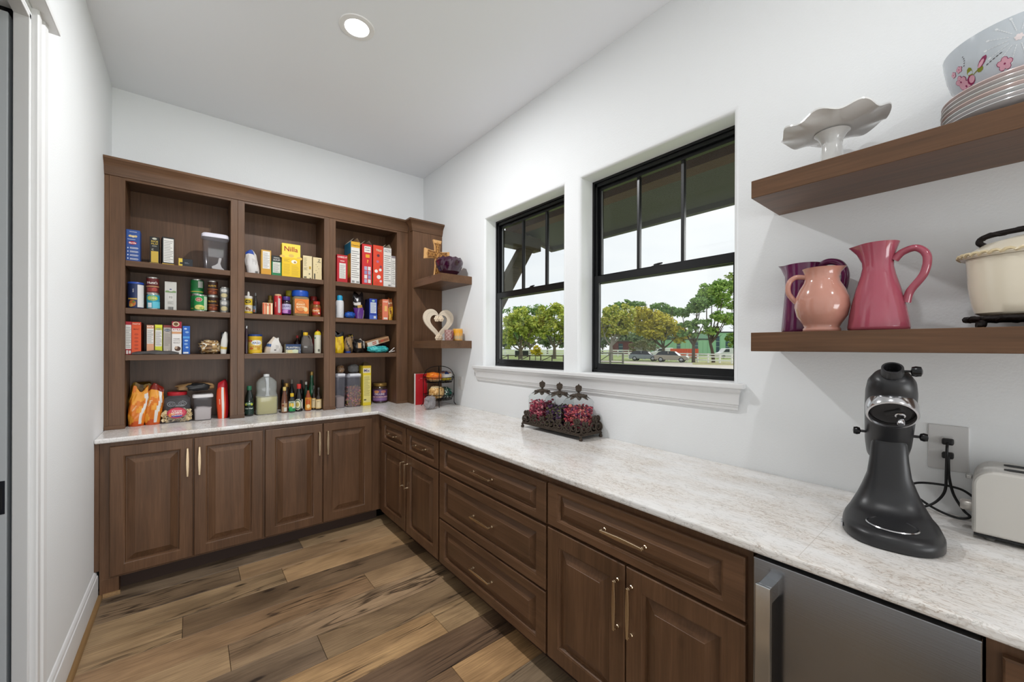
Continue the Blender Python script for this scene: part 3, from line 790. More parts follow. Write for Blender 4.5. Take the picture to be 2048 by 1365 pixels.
def spline(pts, n=8):
    """Catmull-Rom through the points"""
    P = [Vector(p) for p in pts]; out = []
    for i in range(len(P)-1):
        a = P[max(i-1, 0)]; b_ = P[i]; c = P[i+1]; d = P[min(i+2, len(P)-1)]
        for k in range(n):
            t = k/n
            out.append(0.5*((2*b_) + (c-a)*t + (2*a-5*b_+4*c-d)*t*t + (3*b_-a-3*c+d)*t**3))
    out.append(P[-1]); return out

# ------------------------------------------------------------------ mixer, toaster, sockets
def mixer():
    t = thing('stand_mixer', 'black tilt-head stand mixer with its head raised on the worktop', 'mixer', (1.578, 0.198, CZ+0.0006), math.radians(-80))
    BK = M('#262628', 0.34, name='charcoal_enamel', bump=0.02, bscale=900); CH = M('#c9c9cc', 0.16, 1.0, name='chrome'); KB = M('#08090c', 0.18)
    b = B()
    secs = [(0.0, 0, -0.005, 0.101, 0.150, 2.5), (0.004, 0, -0.005, 0.105, 0.154, 2.5), (0.026, 0, -0.005, 0.105, 0.154, 2.5), (0.036, 0, -0.003, 0.101, 0.148, 2.5),
            (0.043, 0, 0.0, 0.098, 0.136, 2.3), (0.047, 0, 0.045, 0.090, 0.088, 2.4), (0.062, 0, 0.058, 0.082, 0.072, 2.5), (0.085, 0, 0.065, 0.071, 0.062, 2.6),
            (0.115, 0, 0.069, 0.060, 0.055, 2.8), (0.15, 0, 0.072, 0.049, 0.050, 3), (0.20, 0, 0.074, 0.043, 0.047, 3.4), (0.245, 0, 0.075, 0.040, 0.046, 3.6), (0.256, 0, 0.075, 0.037, 0.042, 3.6)]
    loft(b, secs, 40, taper=0.10)
    b.build('stand', BK, t, smooth=50)
    b = B(); b.lathe([(0.046, 0.0), (0.052, 0.0015), (0.055, 0.004), (0.053, 0.0065), (0.048, 0.005), (0.046, 0.002), (0.0, 0.001)], seg=40, cap0=False, cap1=False)
    b.lathe([(0.0, 0.003), (0.010, 0.003), (0.010, 0.001)], seg=16, cap0=False)
    b.build('bowl_clamp_plate', CH, t, (0, -0.080, 0.0415), smooth=40)
    b = B(); b.box(-0.1085, -0.075, 0.010, -0.1035, -0.04, 0.022); b.build('side_badge', CH, t, bevel=0.001)
    # raised head: local frame u along the head axis, n along the beater shaft
    al = math.radians(50); piv = Vector((0, 0.080, 0.270))
    A = Vector((0, -math.cos(al), math.sin(al))); N = Vector((0, -math.sin(al), -math.cos(al))); X = Vector((1, 0, 0))
    hm = Matrix(((X.x, A.x, -N.x, piv.x), (X.y, A.y, -N.y, piv.y), (X.z, A.z, -N.z, piv.z), (0, 0, 0, 1)))   # columns: x, axis, up (away from beater)
    def sec(u, up, hx, hy, e): return (u, 0, up, hx, hy, e)
    hb = B(); tr = hm @ Matrix(((1, 0, 0, 0), (0, 0, 1, 0), (0, 1, 0, 0), (0, 0, 0, 1)))
    loft(hb, [sec(-0.135, 0.03, 0.028, 0.030, 2.2), sec(-0.128, 0.028, 0.042, 0.044, 2.3), sec(-0.10, 0.024, 0.050, 0.056, 2.4), sec(-0.04, 0.016, 0.054, 0.060, 2.6), sec(0.04, 0.010, 0.055, 0.058, 2.6),
              sec(0.11, 0.010, 0.056, 0.056, 2.4), sec(0.17, 0.010, 0.055, 0.054, 2.3), sec(0.205, 0.010, 0.051, 0.048, 2.2), sec(0.23, 0.010, 0.040, 0.038, 2.1), sec(0.24, 0.010, 0.026, 0.026, 2)], 36, tr=tr)
    hb.build('head', BK, t, smooth=50)
    ax = B()                                                     # drive hub at the nose
    prof = [(0.026, 0.222), (0.0245, 0.238), (0.0235, 0.258), (0.0228, 0.264), (0.0185, 0.264), (0.017, 0.24), (0.0, 0.24)]
    st = len(ax.v); ax.lathe(prof, seg=28, cap0=False, cap1=False)
    ax.xf(hm @ Matrix.Translation((0, 0, 0.012)) @ Matrix(((1, 0, 0, 0), (0, 0, 1, 0), (0, 1, 0, 0), (0, 0, 0, 1))))
    hub = ax.build('attachment_hub', BK, t, smooth=40)
    kb = B(); kb.lathe([(0.0, -0.002), (0.003, 0), (0.003, 0.014), (0.012, 0.016), (0.0145, 0.024), (0.013, 0.034), (0.006, 0.037), (0.0, 0.037)], seg=16, cap0=False)
    kb.xf(hm @ Matrix.Translation((0.022, 0.250, 0.014)) @ Matrix.Rotation(PI/2, 4, 'Y'))
    kb.build('hub_knob', KB, t, smooth=40)
    # planetary ring
    rm = hm @ Matrix.Translation((0, 0.150, 0)) @ Matrix.Rotation(PI, 4, 'X')
    r = B(); r.lathe([(0.0535, 0.020), (0.0555, 0.026), (0.0555, 0.056), (0.0535, 0.061), (0.0495, 0.062), (0.0480, 0.057), (0.047, 0.048)], seg=48, cap0=False, cap1=False); r.xf(rm)
    r.build('trim_band', CH, t, smooth=40)
    r = B(); r.lathe([(0.0475, 0.046), (0.043, 0.048), (0.040, 0.052), (0.0, 0.053)], seg=40, cap0=False, cap1=False)
    r.tube([(-0.012, 0.005, 0.052), (0.02, -0.012, 0.052)], 0.011, 10)
    r.xf(rm); r.build('planetary_disc', M('#2c2a2a', 0.4), t, smooth=40)
    s = B(); s.lathe([(0.0095, 0.052), (0.0095, 0.062), (0.011, 0.063), (0.011, 0.068), (0.0085, 0.069), (0.0068, 0.075), (0.0085, 0.08), (0.0078, 0.098), (0.0068, 0.10), (0.0, 0.10)], (0.016, -0.008, 0), 18, cap0=False); s.xf(rm)
    s.build('beater_shaft', CH, t, smooth=40)
    bt = B()
    def cyl(x, z):                                               # lettering wraps round the nose above the band
        a = x/0.0565
        return rm @ Vector((math.sin(a)*0.0570, -math.cos(a)*0.0570, 0.014 - z))
    add_text(bt, 'KitchenAid', cyl, 0, 0, 0.086, 0.010)
    bt.build('lettering', M('#050505', 0.4), t)
    for sx in (-1, 1):
        k = B(); k.lathe([(0.0, 0.0), (0.004, 0.0), (0.004, 0.012), (0.010, 0.014), (0.0125, 0.021), (0.0105, 0.029), (0.0, 0.031)], seg=16, cap0=False)
        k.xf(Matrix.Translation((sx*0.052, 0.058, 0.275)) @ Matrix.Rotation(sx*PI/2, 4, 'Y')); k.build('lock_knob', KB, t, smooth=40)
mixer()
def toaster():
    t = thing('toaster', 'cream steel toaster at the right edge of the worktop', 'toaster', (1.790, -0.105, CZ+0.0006))
    CR = M('#cfccc6', 0.30, 0.35, name='brushed_cream_steel'); TOP = M('#b8b8b6', 0.22, 0.9); DK = M('#17181a', 0.4)
    b = B(); r = 0.045; hw = 0.084; z0, z1 = 0.016, 0.196; ln = 0.152
    poly = [(-ln, z0), (ln, z0)] + [(ln - r + r*math.cos(a), z1 - r + r*math.sin(a)) for a in [PI/2*i/8 for i in range(9)]] + [(-ln + r - r*math.cos(a), z1 - r + r*math.sin(a)) for a in [PI/2*(8-i)/8 for i in range(9)]]
    b.prism(poly, -hw, hw, 'x')
    b.build('shell', CR, t, bevel=0.008, segs=3)
    b = B(); b.box(-hw+0.004, -ln+0.004, 0.010, hw-0.004, ln-0.004, 0.0155); b.build('base', DK, t)
    for (fx, fy) in ((-0.06, 0.12), (0.06, 0.12), (-0.06, -0.12), (0.06, -0.12)):
        B().lathe([(0.010, 0.0), (0.011, 0.0100)], (fx, fy, 0), 12).build('foot', M('#6d6c68', 0.6), t)
    for xx in (-0.034, 0.034):
        b = B(); b.prism([(xx+dx, yy) for (dx, yy) in [(-0.014, -0.085), (0.014, -0.085), (0.014, 0.085), (0.009, 0.095), (-0.009, 0.095), (-0.014, 0.085)]], 0.1962, 0.1972, 'z'); b.build('bread_slot', M('#0a0a0a', 0.6), t)
    b = B(); b.box(-0.05, ln-0.03, 0.1962, 0.05, ln-0.045, 0.1985) if False else None
    k = B(); k.lathe([(0.0, 0), (0.015, 0), (0.016, 0.004), (0.0155, 0.020), (0.013, 0.024), (0.0, 0.024)], seg=24, cap0=False); k.xf(Matrix.Translation((-0.02, ln, 0.075)) @ Matrix.Rotation(-PI/2, 4, 'X'))
    k.build('dial', M('#c8c3bd', 0.35, 0.5), t, smooth=40)
    k = B(); k.box(-0.012, ln+0.001, 0.150, 0.012, ln+0.014, 0.160); k.build('lever', M('#a3a29f', 0.3, 0.8), t, bevel=0.002)
toaster()
def socket():
    t = thing('wall_socket', 'white double socket plate with two black plugs behind the mixer', 'socket', (W, 0.1025, 1.131))
    pl = M('#cfcecd', 0.4)
    B().box(-0.006, -0.0455, -0.073, -0.0005, 0.0455, 0.073).build('cover_plate', pl, t, bevel=0.004)
    for z in (0.0225, -0.0215):
        b = B(); b.prism([(0.017*math.cos(a)*(1 if True else 1), z + min(0.0135, max(-0.0135, 0.017*math.sin(a)))) for a in [2*PI*i/28 for i in range(28)]], -0.0085, -0.0062, 'x'); b.build('outlet', M('#d5d4d2', 0.4), t)
socket()
BKR = M('#0c0c0e', 0.42, name='black_rubber')
def cord(label, plug_z, pts, pname='power_cord', dy=0.0):
    t = thing(pname, label, 'cord', (W, 0.1025+dy, plug_z))
    b = B(); b.box(-0.030, -0.013, -0.010, -0.0088, 0.013, 0.010); b.build('plug', BKR, t, bevel=0.004)
    o = Vector((W, 0.1025+dy, plug_z))
    b = B(); b.tube(spline([Vector(p)-o for p in pts], 8), 0.0036, 10); b.build('cable', BKR, t, smooth=60)
cord('black mixer cord dropping from the upper outlet and curling behind the mixer', 1.1535,
     [(W-0.028, 0.1025, 1.150), (W-0.045, 0.103, 1.13), (W-0.048, 0.104, 1.06), (W-0.05, 0.107, 1.00), (W-0.055, 0.127, 0.96), (W-0.06, 0.155, 0.937), (W-0.07, 0.185, 0.9250), (W-0.10, 0.21, 0.9238)])
cord('black toaster cord looping from the lower outlet towards the toaster', 1.1095,
     [(W-0.028, 0.1005, 1.106), (W-0.036, 0.100, 1.08), (W-0.038, 0.098, 1.04), (W-0.04, 0.088, 0.99), (W-0.042, 0.068, 0.95), (W-0.045, 0.055, 0.934), (W-0.05, 0.075, 0.9248), (W-0.05, 0.11, 0.93), (W-0.05, 0.15, 0.95), (W-0.05, 0.19, 0.985), (W-0.045, 0.17, 1.008), (W-0.04, 0.12, 1.016), (W-0.035, 0.075, 1.012), (W-0.03, 0.05, 0.995)])
tb = thing('wall_socket', 'white socket plate on the window wall behind the wire bread rack', 'socket', (W, 3.10, 1.125))
B().box(-0.006, -0.036, -0.058, -0.0005, 0.036, 0.058).build('cover_plate', M('#e2e1e0', 0.4), tb, bevel=0.003)
B().box(-0.008, -0.017, -0.033, -0.0062, 0.017, 0.033).build('outlet', M('#d5d4d2', 0.4), tb, bevel=0.001)

# ------------------------------------------------------------------ right wall shelves: crockery
def glaze(col, name, rough=0.14, coat=0.5): return M(col, rough, 0, coat, name=name)
def pitcher(label, loc, rz, prof, mat, spout, handle, hr, seg=40, handle_sc=1.0):
    t = thing('pitcher', label, 'pitcher', loc, rz, 'ceramic pitchers on the lower wall shelf')
    b = B(); n = seg; wall = 0.004
    P = list(prof) + [(max(r-wall, 0.001), z) for (r, z) in reversed(prof[1:])]
    top = prof[-1][1]; st = len(b.v)
    b.lathe(P, seg=n, cap1=True)
    sp_len, sp_h, sp_z = spout
    for i in range(st, len(b.v)):
        x, y, z = b.v[i]; a = math.atan2(y, x)
        k = max(0.0, (z-(top-sp_h))/sp_h)
        w = max(0.0, math.cos(a))**10
        r = math.hypot(x, y)
        pinch = 1 - 0.10*k*max(0.0, math.cos(2*a-PI) if abs(a) < PI/2 else 0)*0
        f = 1 + w*k*k*sp_len/max(r, 0.01)
        b.v[i] = (x*f, y, z + sp_z*w*k - 0.006*k*(max(0, -math.cos(a)))*0)
    b.build('body', mat, t, smooth=60)
    h = B(); h.tube(spline(handle, 8), hr, 12); h.xf(Matrix.Diagonal((1, handle_sc, 1, 1)))
    h.build('handle', mat, t, smooth=60)
    return t
S1 = 1.5108
pitcher('deep purple glazed pitcher standing behind the peach one', (1.835, 0.478, S1), PI/2-0.1,
    [(0.060, 0.0), (0.067, 0.004), (0.069, 0.012), (0.066, 0.05), (0.061, 0.11), (0.056, 0.175), (0.055, 0.222), (0.057, 0.252), (0.059, 0.264)], glaze('#5e1f48', 'plum_glaze'), (0.026, 0.07, 0.008),
    [(-0.052, 0, 0.248), (-0.082, 0, 0.262), (-0.118, 0, 0.247), (-0.132, 0, 0.20), (-0.114, 0, 0.13), (-0.062, 0, 0.08)], [0.012]*41, handle_sc=1.3)
pitcher('round peach glazed pitcher at the front, its handle to the left', (1.718, 0.392, S1), -PI/2+0.35,
    [(0.051, 0.0), (0.054, 0.003), (0.054, 0.010), (0.050, 0.016), (0.055, 0.028), (0.072, 0.055), (0.0785, 0.088), (0.076, 0.118), (0.065, 0.148), (0.052, 0.172), (0.048, 0.188), (0.049, 0.204), (0.054, 0.218), (0.056, 0.222)], glaze('#c08a7a', 'peach_glaze'), (0.014, 0.045, 0.004),
    [(-0.046, 0, 0.194), (-0.074, 0, 0.197), (-0.094, 0, 0.178), (-0.095, 0, 0.140), (-0.072, 0, 0.105)], [0.0085]*33)
pitcher('tall rose pink glazed pitcher with a large handle to the right', (1.730, 0.2475, S1), PI/2-0.12,
    [(0.070, 0.0), (0.0755, 0.004), (0.0765, 0.012), (0.074, 0.035), (0.066, 0.085), (0.055, 0.135), (0.043, 0.180), (0.0385, 0.205), (0.0385, 0.225), (0.044, 0.255), (0.050, 0.275), (0.052, 0.281)], glaze('#a24e5e', 'rose_glaze'), (0.024, 0.075, 0.0),
    [(-0.040, 0, 0.222), (-0.058, 0, 0.243), (-0.090, 0, 0.250), (-0.112, 0, 0.222), (-0.106, 0, 0.170), (-0.076, 0, 0.120), (-0.068, 0, 0.085)], [0.0105]*49, handle_sc=1.25)
def tureen():
    c = (1.762, -0.112); CRM = glaze('#e3dac6', 'cream_glaze', 0.2); IR = M('#1b1513', 0.5, 0.6, name='wrought_iron', bump=0.3, bscale=90)
    s = thing('trivet_stand', 'black twisted iron stand under the cream tureen', 'stand', (c[0], c[1], S1))
    def oval(hx, hy, z, n=60): return [(hx*math.cos(2*PI*i/n), hy*math.sin(2*PI*i/n), z) for i in range(n)]
    b = B(); b.tube(oval(0.088, 0.172, 0.026), 0.0075, 8, closed=True)
    b2 = oval(0.088, 0.172, 0.026, 160)
    b.tube([(p[0]*(1+0.055*math.cos(i*0.9)), p[1]*(1+0.028*math.cos(i*0.9)), p[2]+0.005*math.sin(i*0.9)) for i, p in enumerate(b2)], 0.0045, 6, closed=True)
    b.tube([(-0.088, 0, 0.026), (0.088, 0, 0.026)], 0.005, 8); b.tube([(0, -0.172, 0.026), (0, 0.172, 0.026)], 0.005, 8)
    b.build('twisted_ring', IR, s, smooth=50)
    for (a, sx) in ((0.95, 1), (PI-0.95, 1), (PI+0.95, 1), (2*PI-0.95, 1)):
        B().tube(spline([(0.088*math.cos(a), 0.172*math.sin(a), 0.022), (0.090*math.cos(a), 0.175*math.sin(a), 0.010), (0.096*math.cos(a), 0.186*math.sin(a), 0.0092)], 6), [0.008]*7+[0.009]*6, 8).build('foot', IR, s, smooth=50)
    t = thing('tureen', 'cream lidded ceramic tureen with a dark twisted lid handle', 'tureen', (c[0], c[1], S1+0.0365))
    b = B(); loft(b, [(0.0, 0, 0, 0.072, 0.146, 2.6), (0.006, 0, 0, 0.079, 0.157, 2.6), (0.03, 0, 0, 0.083, 0.163, 2.7), (0.08, 0, 0, 0.087, 0.170, 2.7), (0.13, 0, 0, 0.088, 0.172, 2.7), (0.160, 0, 0, 0.089, 0.174, 2.7)], 64)
    b.build('body', CRM, t, smooth=40)
    l = B(); loft(l, [(0.1605, 0, 0, 0.094, 0.181, 2.7), (0.166, 0, 0, 0.098, 0.187, 2.7), (0.174, 0, 0, 0.095, 0.183, 2.6), (0.178, 0, 0, 0.088, 0.172, 2.6), (0.20, 0, 0, 0.070, 0.140, 2.4), (0.214, 0, 0, 0.042, 0.090, 2.2), (0.218, 0, 0, 0.010, 0.02, 2)], 64)
    lid = l.build('lid', CRM, t, smooth=40)
    r = B(); pts = []
    for i in range(200):
        a = 2*PI*i/200; cc, ss = math.cos(a), math.sin(a)
        hx, hy = 0.0965, 0.1855
        x = hx*math.copysign(abs(cc)**(2/2.7), cc); y = hy*math.copysign(abs(ss)**(2/2.7), ss)
        f = 1 + 0.02*math.cos(i*1.25); pts.append((x*f, y*f, 0.170 + 0.0035*math.sin(i*1.25)))
    r.tube(pts, 0.0042, 6, closed=True); r.build('rope_rim', M('#d8c7a2', 0.3), lid, smooth=50)
    h = B(); hp = spline([(0, 0.128, 0.192), (0, 0.148, 0.212), (0, 0.120, 0.229), (0, 0.0, 0.236), (0, -0.120, 0.229), (0, -0.148, 0.212), (0, -0.128, 0.192)], 10)
    h.tube(hp, 0.0075, 8)
    h.tube([(p.x + 0.004*math.cos(i*1.1), p.y, p.z + 0.004*math.sin(i*1.1)) for i, p in enumerate(hp)], 0.0055, 6)
    h.build('lid_handle', IR, lid, smooth=50)
tureen()
S2 = 2.0735
def cake_stand():
    WH = glaze('#dfdfdd', 'white_china', 0.16)
    t = thing('cake_stand', 'white ruffled cake stand on a flared pedestal', 'cake stand', (1.725, 0.366, S2))
    b = B(); b.lathe([(0.060, 0.0), (0.064, 0.003), (0.062, 0.008), (0.040, 0.02), (0.031, 0.045), (0.0285, 0.08), (0.031, 0.10), (0.041, 0.118), (0.050, 0.126)], seg=36)
    b.build('pedestal', WH, t, smooth=60)
    b = B(); n, k = 96, 12
    def surf(off):
        for j in range(k+1):
            f = j/k
            for i in range(n):
                a = 2*PI*i/n
                ru = max(0.0, f-0.45)/0.55
                rr = 0.146*f*(1 + 0.03*ru*math.cos(8*a)); z = 0.128 + 0.016*f*f + 0.008*ru*ru*(math.cos(8*a+0.4)+0.3) + off
                b.v.append((rr*math.cos(a), rr*math.sin(a), z))
    surf(0.0); surf(0.005); q = (k+1)*n
    for base in (0, q):
        for j in range(k):
            for i in range(n):
                i2 = (i+1) % n; b.face((base+j*n+i, base+j*n+i2, base+(j+1)*n+i2, base+(j+1)*n+i))
    for i in range(n):
        i2 = (i+1) % n; b.face((k*n+i, k*n+i2, q+k*n+i2, q+k*n+i))
    b.build('ruffled_plate', WH, t, smooth=60)
cake_stand()
def plates_and_bowl():
    c = (1.765, -0.030); R = 0.142
    cols = ['#c9c9cb', '#d4cfcf', '#cfd3d4', '#d9c2bd', '#cfd1d0', '#d2cbca', '#d8c5c2']
    z = S2
    names = ['lowest grey-white plate resting on the shelf', 'second plate from the shelf in the stack', 'third plate from the shelf, cool grey rim', 'blush pink plate in the middle of the stack', 'fifth plate from the shelf, pale grey rim', 'second plate from the top of the stack', 'topmost pale pink plate directly under the flowered bowl']
    for i, cl in enumerate(cols):
        t = thing('plate', names[i], 'plate', (c[0]+0.001*math.sin(i*2.1), c[1]+0.001*math.cos(i*1.7), z), 0, 'plates stacked on the upper wall shelf')
        b = B(); b.lathe([(0.066, 0.0), (0.068, 0.0), (0.072, 0.003), (0.094, 0.005), (0.122, 0.014), (0.140, 0.0205), (R, 0.0225), (0.1415, 0.0245), (0.138, 0.0245), (0.120, 0.018), (0.092, 0.0088), (0.0, 0.0085)], seg=64, cap0=True, cap1=False)
        b.build('dish', glaze(cl, 'plate_glaze_%d' % i, 0.18), t, smooth=50)
        z += 0.0118
    zb = z - 0.0118 + 0.0105
    t = thing('serving_bowl', 'large pale blue bowl painted with pink flowers on the plates', 'bowl', (c[0], c[1], zb))
    m = bpy.data.materials.new('pearl_blue_glaze'); m.use_nodes = True
    b_ = m.node_tree.nodes['Principled BSDF']; b_.inputs['Base Color'].default_value = lin('#c3cbd2'); b_.inputs['Roughness'].default_value = 0.12
    prof = [(0.055, 0.0), (0.060, 0.002), (0.088, 0.014), (0.108, 0.035), (0.122, 0.062), (0.131, 0.095), (0.1365, 0.13), (0.1385, 0.150)]
    b = B(); b.lathe(prof + [(r-0.004, z+0.0005) for r, z in reversed(prof[1:])], seg=72, cap1=True); b.build('bowl', m, t, smooth=50)
    def sk(a, zz, off=0.0006):                                   # a: angle, zz: height on the outer wall
        for (r0, z0), (r1, z1) in zip(prof, prof[1:]):
            if z0 <= zz <= z1 or z1 == prof[-1][1]:
                r = r0 + (r1-r0)*max(0, min(1, (zz-z0)/(z1-z0))); break
        for (r0, z0), (r1, z1) in zip(prof, prof[1:]):
            if z0 <= zz <= z1: r = r0 + (r1-r0)*(zz-z0)/(z1-z0); break
        return ((r+off)*math.cos(a), (r+off)*math.sin(a), zz)
    A0 = math.atan2(-c[1]+0.0, -c[0])                            # towards the middle of the room
    fl = B()
    def petal(aa, zz, ang, ln, wd, m, off=0.0006, n=8):
        pts = []
        for i in range(n):
            t_ = 2*PI*i/n; px = ln/2 + ln/2*math.cos(t_); py = wd/2*math.sin(t_)
            X, Z = px*math.cos(ang)-py*math.sin(ang), px*math.sin(ang)+py*math.cos(ang)
            pts.append(sk(aa + X/0.128, min(0.148, max(0.01, zz+Z)), off))
        fl.poly(pts, m)
    def blossom(aa, zz, s, m, mc, n=5):
        for k in range(n):
            petal(aa, zz, 2*PI*k/n+0.3, s*1.08, s*0.95, mc, 0.0005); petal(aa, zz, 2*PI*k/n+0.3, s, s*0.8, m, 0.0009)
        petal(aa - 0.15*s/0.128, zz, 0, s*0.3, s*0.3, mc, 0.0012)
    def white_burst(aa, zz, s):
        for k in range(14):
            an = 2*PI*k/14
            for j in range(3, 9): petal(aa + math.cos(an)*s*j/9/0.128, zz + math.sin(an)*s*j/9*0.9, an, s*0.10, s*0.04, 2, 0.0004)
            petal(aa + math.cos(an)*s/0.128, zz + math.sin(an)*s*0.9, an, s*0.14, s*0.10, 2, 0.0004)
        for k in range(6): petal(aa, zz, k, s*0.16, s*0.12, 3, 0.0006)
    LEFT = A0 - 0.95
    for base in (LEFT, LEFT+2.1, LEFT+4.2):
        fl = B()
        blossom(base, 0.056, 0.017, 0, 1); blossom(base+0.05, 0.040, 0.020, 0, 1); petal(base+0.14, 0.036, 0.9, 0.026, 0.020, 1, 0.0012); petal(base+0.17, 0.040, 0.8, 0.020, 0.014, 0, 0.0015)
        blossom(base-0.10, 0.086, 0.0085, 0, 1); blossom(base+0.06, 0.088, 0.009, 0, 1)
        petal(base+0.23, 0.052, 1.5, 0.026, 0.014, 4); petal(base+0.23, 0.052, 0.4, 0.030, 0.002, 4)
        petal(base+0.40, 0.062, 0.9, 0.030, 0.013, 1, 0.0008); petal(base+0.40, 0.062, 0.9, 0.022, 0.008, 0, 0.0012); petal(base+0.37, 0.054, 0.7, 0.016, 0.012, 4)
        blossom(base+0.78, 0.046, 0.015, 0, 1)
        for j in range(5): petal(base+0.16+0.025*math.sin(j*0.7), 0.088+0.006*j, 0.5, 0.004, 0.002, 5); petal(base+0.52+0.05*j, 0.060+0.003*j, 0.4, 0.006, 0.002, 5)
        white_burst(base+0.98, 0.094, 0.052)
        fl.build('painted_flowers', [M('#d9a3b4', 0.2), M('#8d2b57', 0.2), M('#dde2e6', 0.2), M('#e9dfe0', 0.2), M('#8a8f35', 0.2), M('#3b3236', 0.3)], t, fixn=False)
plates_and_bowl()

# ------------------------------------------------------------------ three glass jars in an iron rack
IRON = M('#4a4037', 0.6, 0.5, name='antiqued_iron', bump=0.5, bscale=160)
JGL = thin_glass('jar_glass', (0.93, 0.95, 0.95), 0.03)
def jar_rack():
    X0, X1, Ya, Yb = 1.715, 1.893, 1.998, 1.492
    cxm, cym = (X0+X1)/2, (Ya+Yb)/2
    t = thing('jar_rack', 'dark scrolled iron rack with four feet holding three glass jars', 'rack', (cxm, cym, CZ+0.0006))
    hx, hy = (X1-X0)/2, (Ya-Yb)/2
    b = B()
    ring = [(-hx, -hy, 0.028), (hx, -hy, 0.028), (hx, hy, 0.028), (-hx, hy, 0.028)]
    for i in range(4): b.tube([ring[i], ring[(i+1) % 4]], 0.0055, 8)
    for k in range(5): yy = -hy + hy*2*(k+0.5)/5; b.tube([(-hx, yy, 0.027), (hx, yy, 0.027)], 0.004, 6)
    b.box(-hx+0.004, -hy+0.004, 0.0275, hx-0.004, hy-0.004, 0.0305)
    b.build('tray', IRON, t, smooth=50)
    for (sx, sy) in ((-1, -1), (1, -1), (1, 1), (-1, 1)):
        B().lathe([(0.0, 0.0), (0.009, 0.001), (0.0115, 0.007), (0.009, 0.014), (0.006, 0.018), (0.009, 0.024), (0.007, 0.03)], (sx*hx, sy*hy, 0), 12, cap0=False).build('foot', IRON, t, smooth=50)
    def scroll(cy, cz, r, d, plane, turns=1.35, tail=None):
        pts = []
        for i in range(22):
            f = i/21; a = d*f*turns*2*PI; rr = r*(1-0.78*f)
            pts.append((cy - d*rr*math.sin(a)*1.0, cz - rr*math.cos(a)))
        return pts
    def side(fixed, axis, length, hts, name):
        s = B(); n = len(hts); st = 2*length/n
        def p3(p):
            return (fixed, p[0], p[1]) if axis == 'x' else (p[0], fixed, p[1])
        for i, h in enumerate(hts):
            c = -length + st*(i+0.5); r = h*0.42
            for d, o, rr, zz in ((1, -st*0.23, r, 0.034+r), (-1, st*0.23, r*0.85, 0.034+r*0.85), (1, st*0.1, r*0.5, 0.034+h*0.95), (-1, -st*0.2, r*0.45, 0.036+h*1.0)):
                sc = scroll(c+o, zz, rr, d, axis)
                s.tube([p3(p) for p in sc], [0.0068 - 0.0032*k/21 for k in range(22)], 7)
        s.tube([p3((-length, 0.036)), p3((length, 0.036))], 0.005, 7)
        return s.build(name, IRON, t, smooth=50)
    side(-hx, 'x', hy, (0.075, 0.05, 0.055, 0.075, 0.05, 0.055, 0.07), 'scroll_side')
    side(hx, 'x', hy, (0.075, 0.05, 0.055, 0.075, 0.05, 0.055, 0.07), 'scroll_side')
    side(-hy, 'y', hx, (0.06, 0.08), 'scroll_end'); side(hy, 'y', hx, (0.06, 0.08), 'scroll_end')
    rng = random.Random(11)
    pals = [(['#a3324a', '#c4566a', '#7d2540', '#d9838a', '#8c3048'], 'red and pink'), (['#4b2b4f', '#66406a', '#3c3a24', '#6b6a3a', '#2f2030'], 'purple and green'), (['#b03048', '#d4606a', '#8f2338', '#e08a7a', '#6d2b55'], 'crimson')]
    labs = ['glass jar of pink red petals, farthest of the three in the iron rack', 'glass jar of purple and olive petals between the other two', 'glass jar of bright red petals nearest the camera in the rack']
    plabs = ['heap of dried pink petals inside the farthest glass jar', 'heap of dried purple petals inside the middle glass jar', 'heap of dried red petals inside the nearest glass jar']
    for k, yy in enumerate((cym+0.158, cym, cym-0.158)):
        j = thing('glass_jar', labs[k], 'jar', (cxm, yy, CZ+0.0334), 0, 'glass jars in the iron rack')
        hw = 0.0745
        b = B(); secs = [(0.0, 0, 0, hw-0.006, hw-0.006, 4), (0.004, 0, 0, hw, hw, 4.5), (0.150, 0, 0, hw, hw, 4.5), (0.165, 0, 0, hw-0.003, hw-0.003, 4.5)]
        loft(b, secs, 48, cap0=True, cap1=False); b.build('jar_body', JGL, j, smooth=40)
        l = B(); loft(l, [(0.166, 0, 0, hw+0.001, hw+0.001, 4.5), (0.172, 0, 0, hw+0.001, hw+0.001, 4.5), (0.190, 0, 0, hw-0.008, hw-0.008, 4), (0.206, 0, 0, hw-0.024, hw-0.024, 3.4), (0.214, 0, 0, hw-0.044, hw-0.044, 2.6)], 48, cap0=False)
        lid = l.build('lid', JGL, j, smooth=40)
        c = B(); n = 40; st = len(c.v)
        for (rr, z, lob) in ((0.0, 0.222, 0), (0.018, 0.221, 0.02), (0.036, 0.214, 0.06), (0.052, 0.205, 0.16), (0.060, 0.197, 0.24)):
            for i in range(n):
                a = 2*PI*i/n; f = 1 + lob*math.cos(8*a); c.v.append((rr*f*math.cos(a), rr*f*math.sin(a), z - (0.006*lob*5*math.cos(8*a)) + rng.uniform(-.0012, .0012)))
        for q in range(4):
            for i in range(n): c.face((st+q*n+i, st+q*n+(i+1) % n, st+(q+1)*n+(i+1) % n, st+(q+1)*n+i))
        for i in range(8):
            a = 2*PI*i/8
            c.sphere((0.042*math.cos(a), 0.042*math.sin(a), 0.211), 0.011, 8, 6, sc=(1, 1, 0.55))
        c.build('leaf_cap', IRON, lid, smooth=50)
        f = B(); f.lathe([(0.011, 0.218), (0.008, 0.226), (0.006, 0.230), (0.012, 0.236)], seg=12)
        ol = [(0.0, 0.282), (0.006, 0.272), (0.017, 0.268), (0.020, 0.258), (0.017, 0.248), (0.019, 0.242), (0.011, 0.234), (0.0, 0.232)]
        f.prism([(p[0], p[1]) for p in ol] + [(-p[0], p[1]) for p in ol[1:-1][::-1]], -0.005, 0.005, 'y')
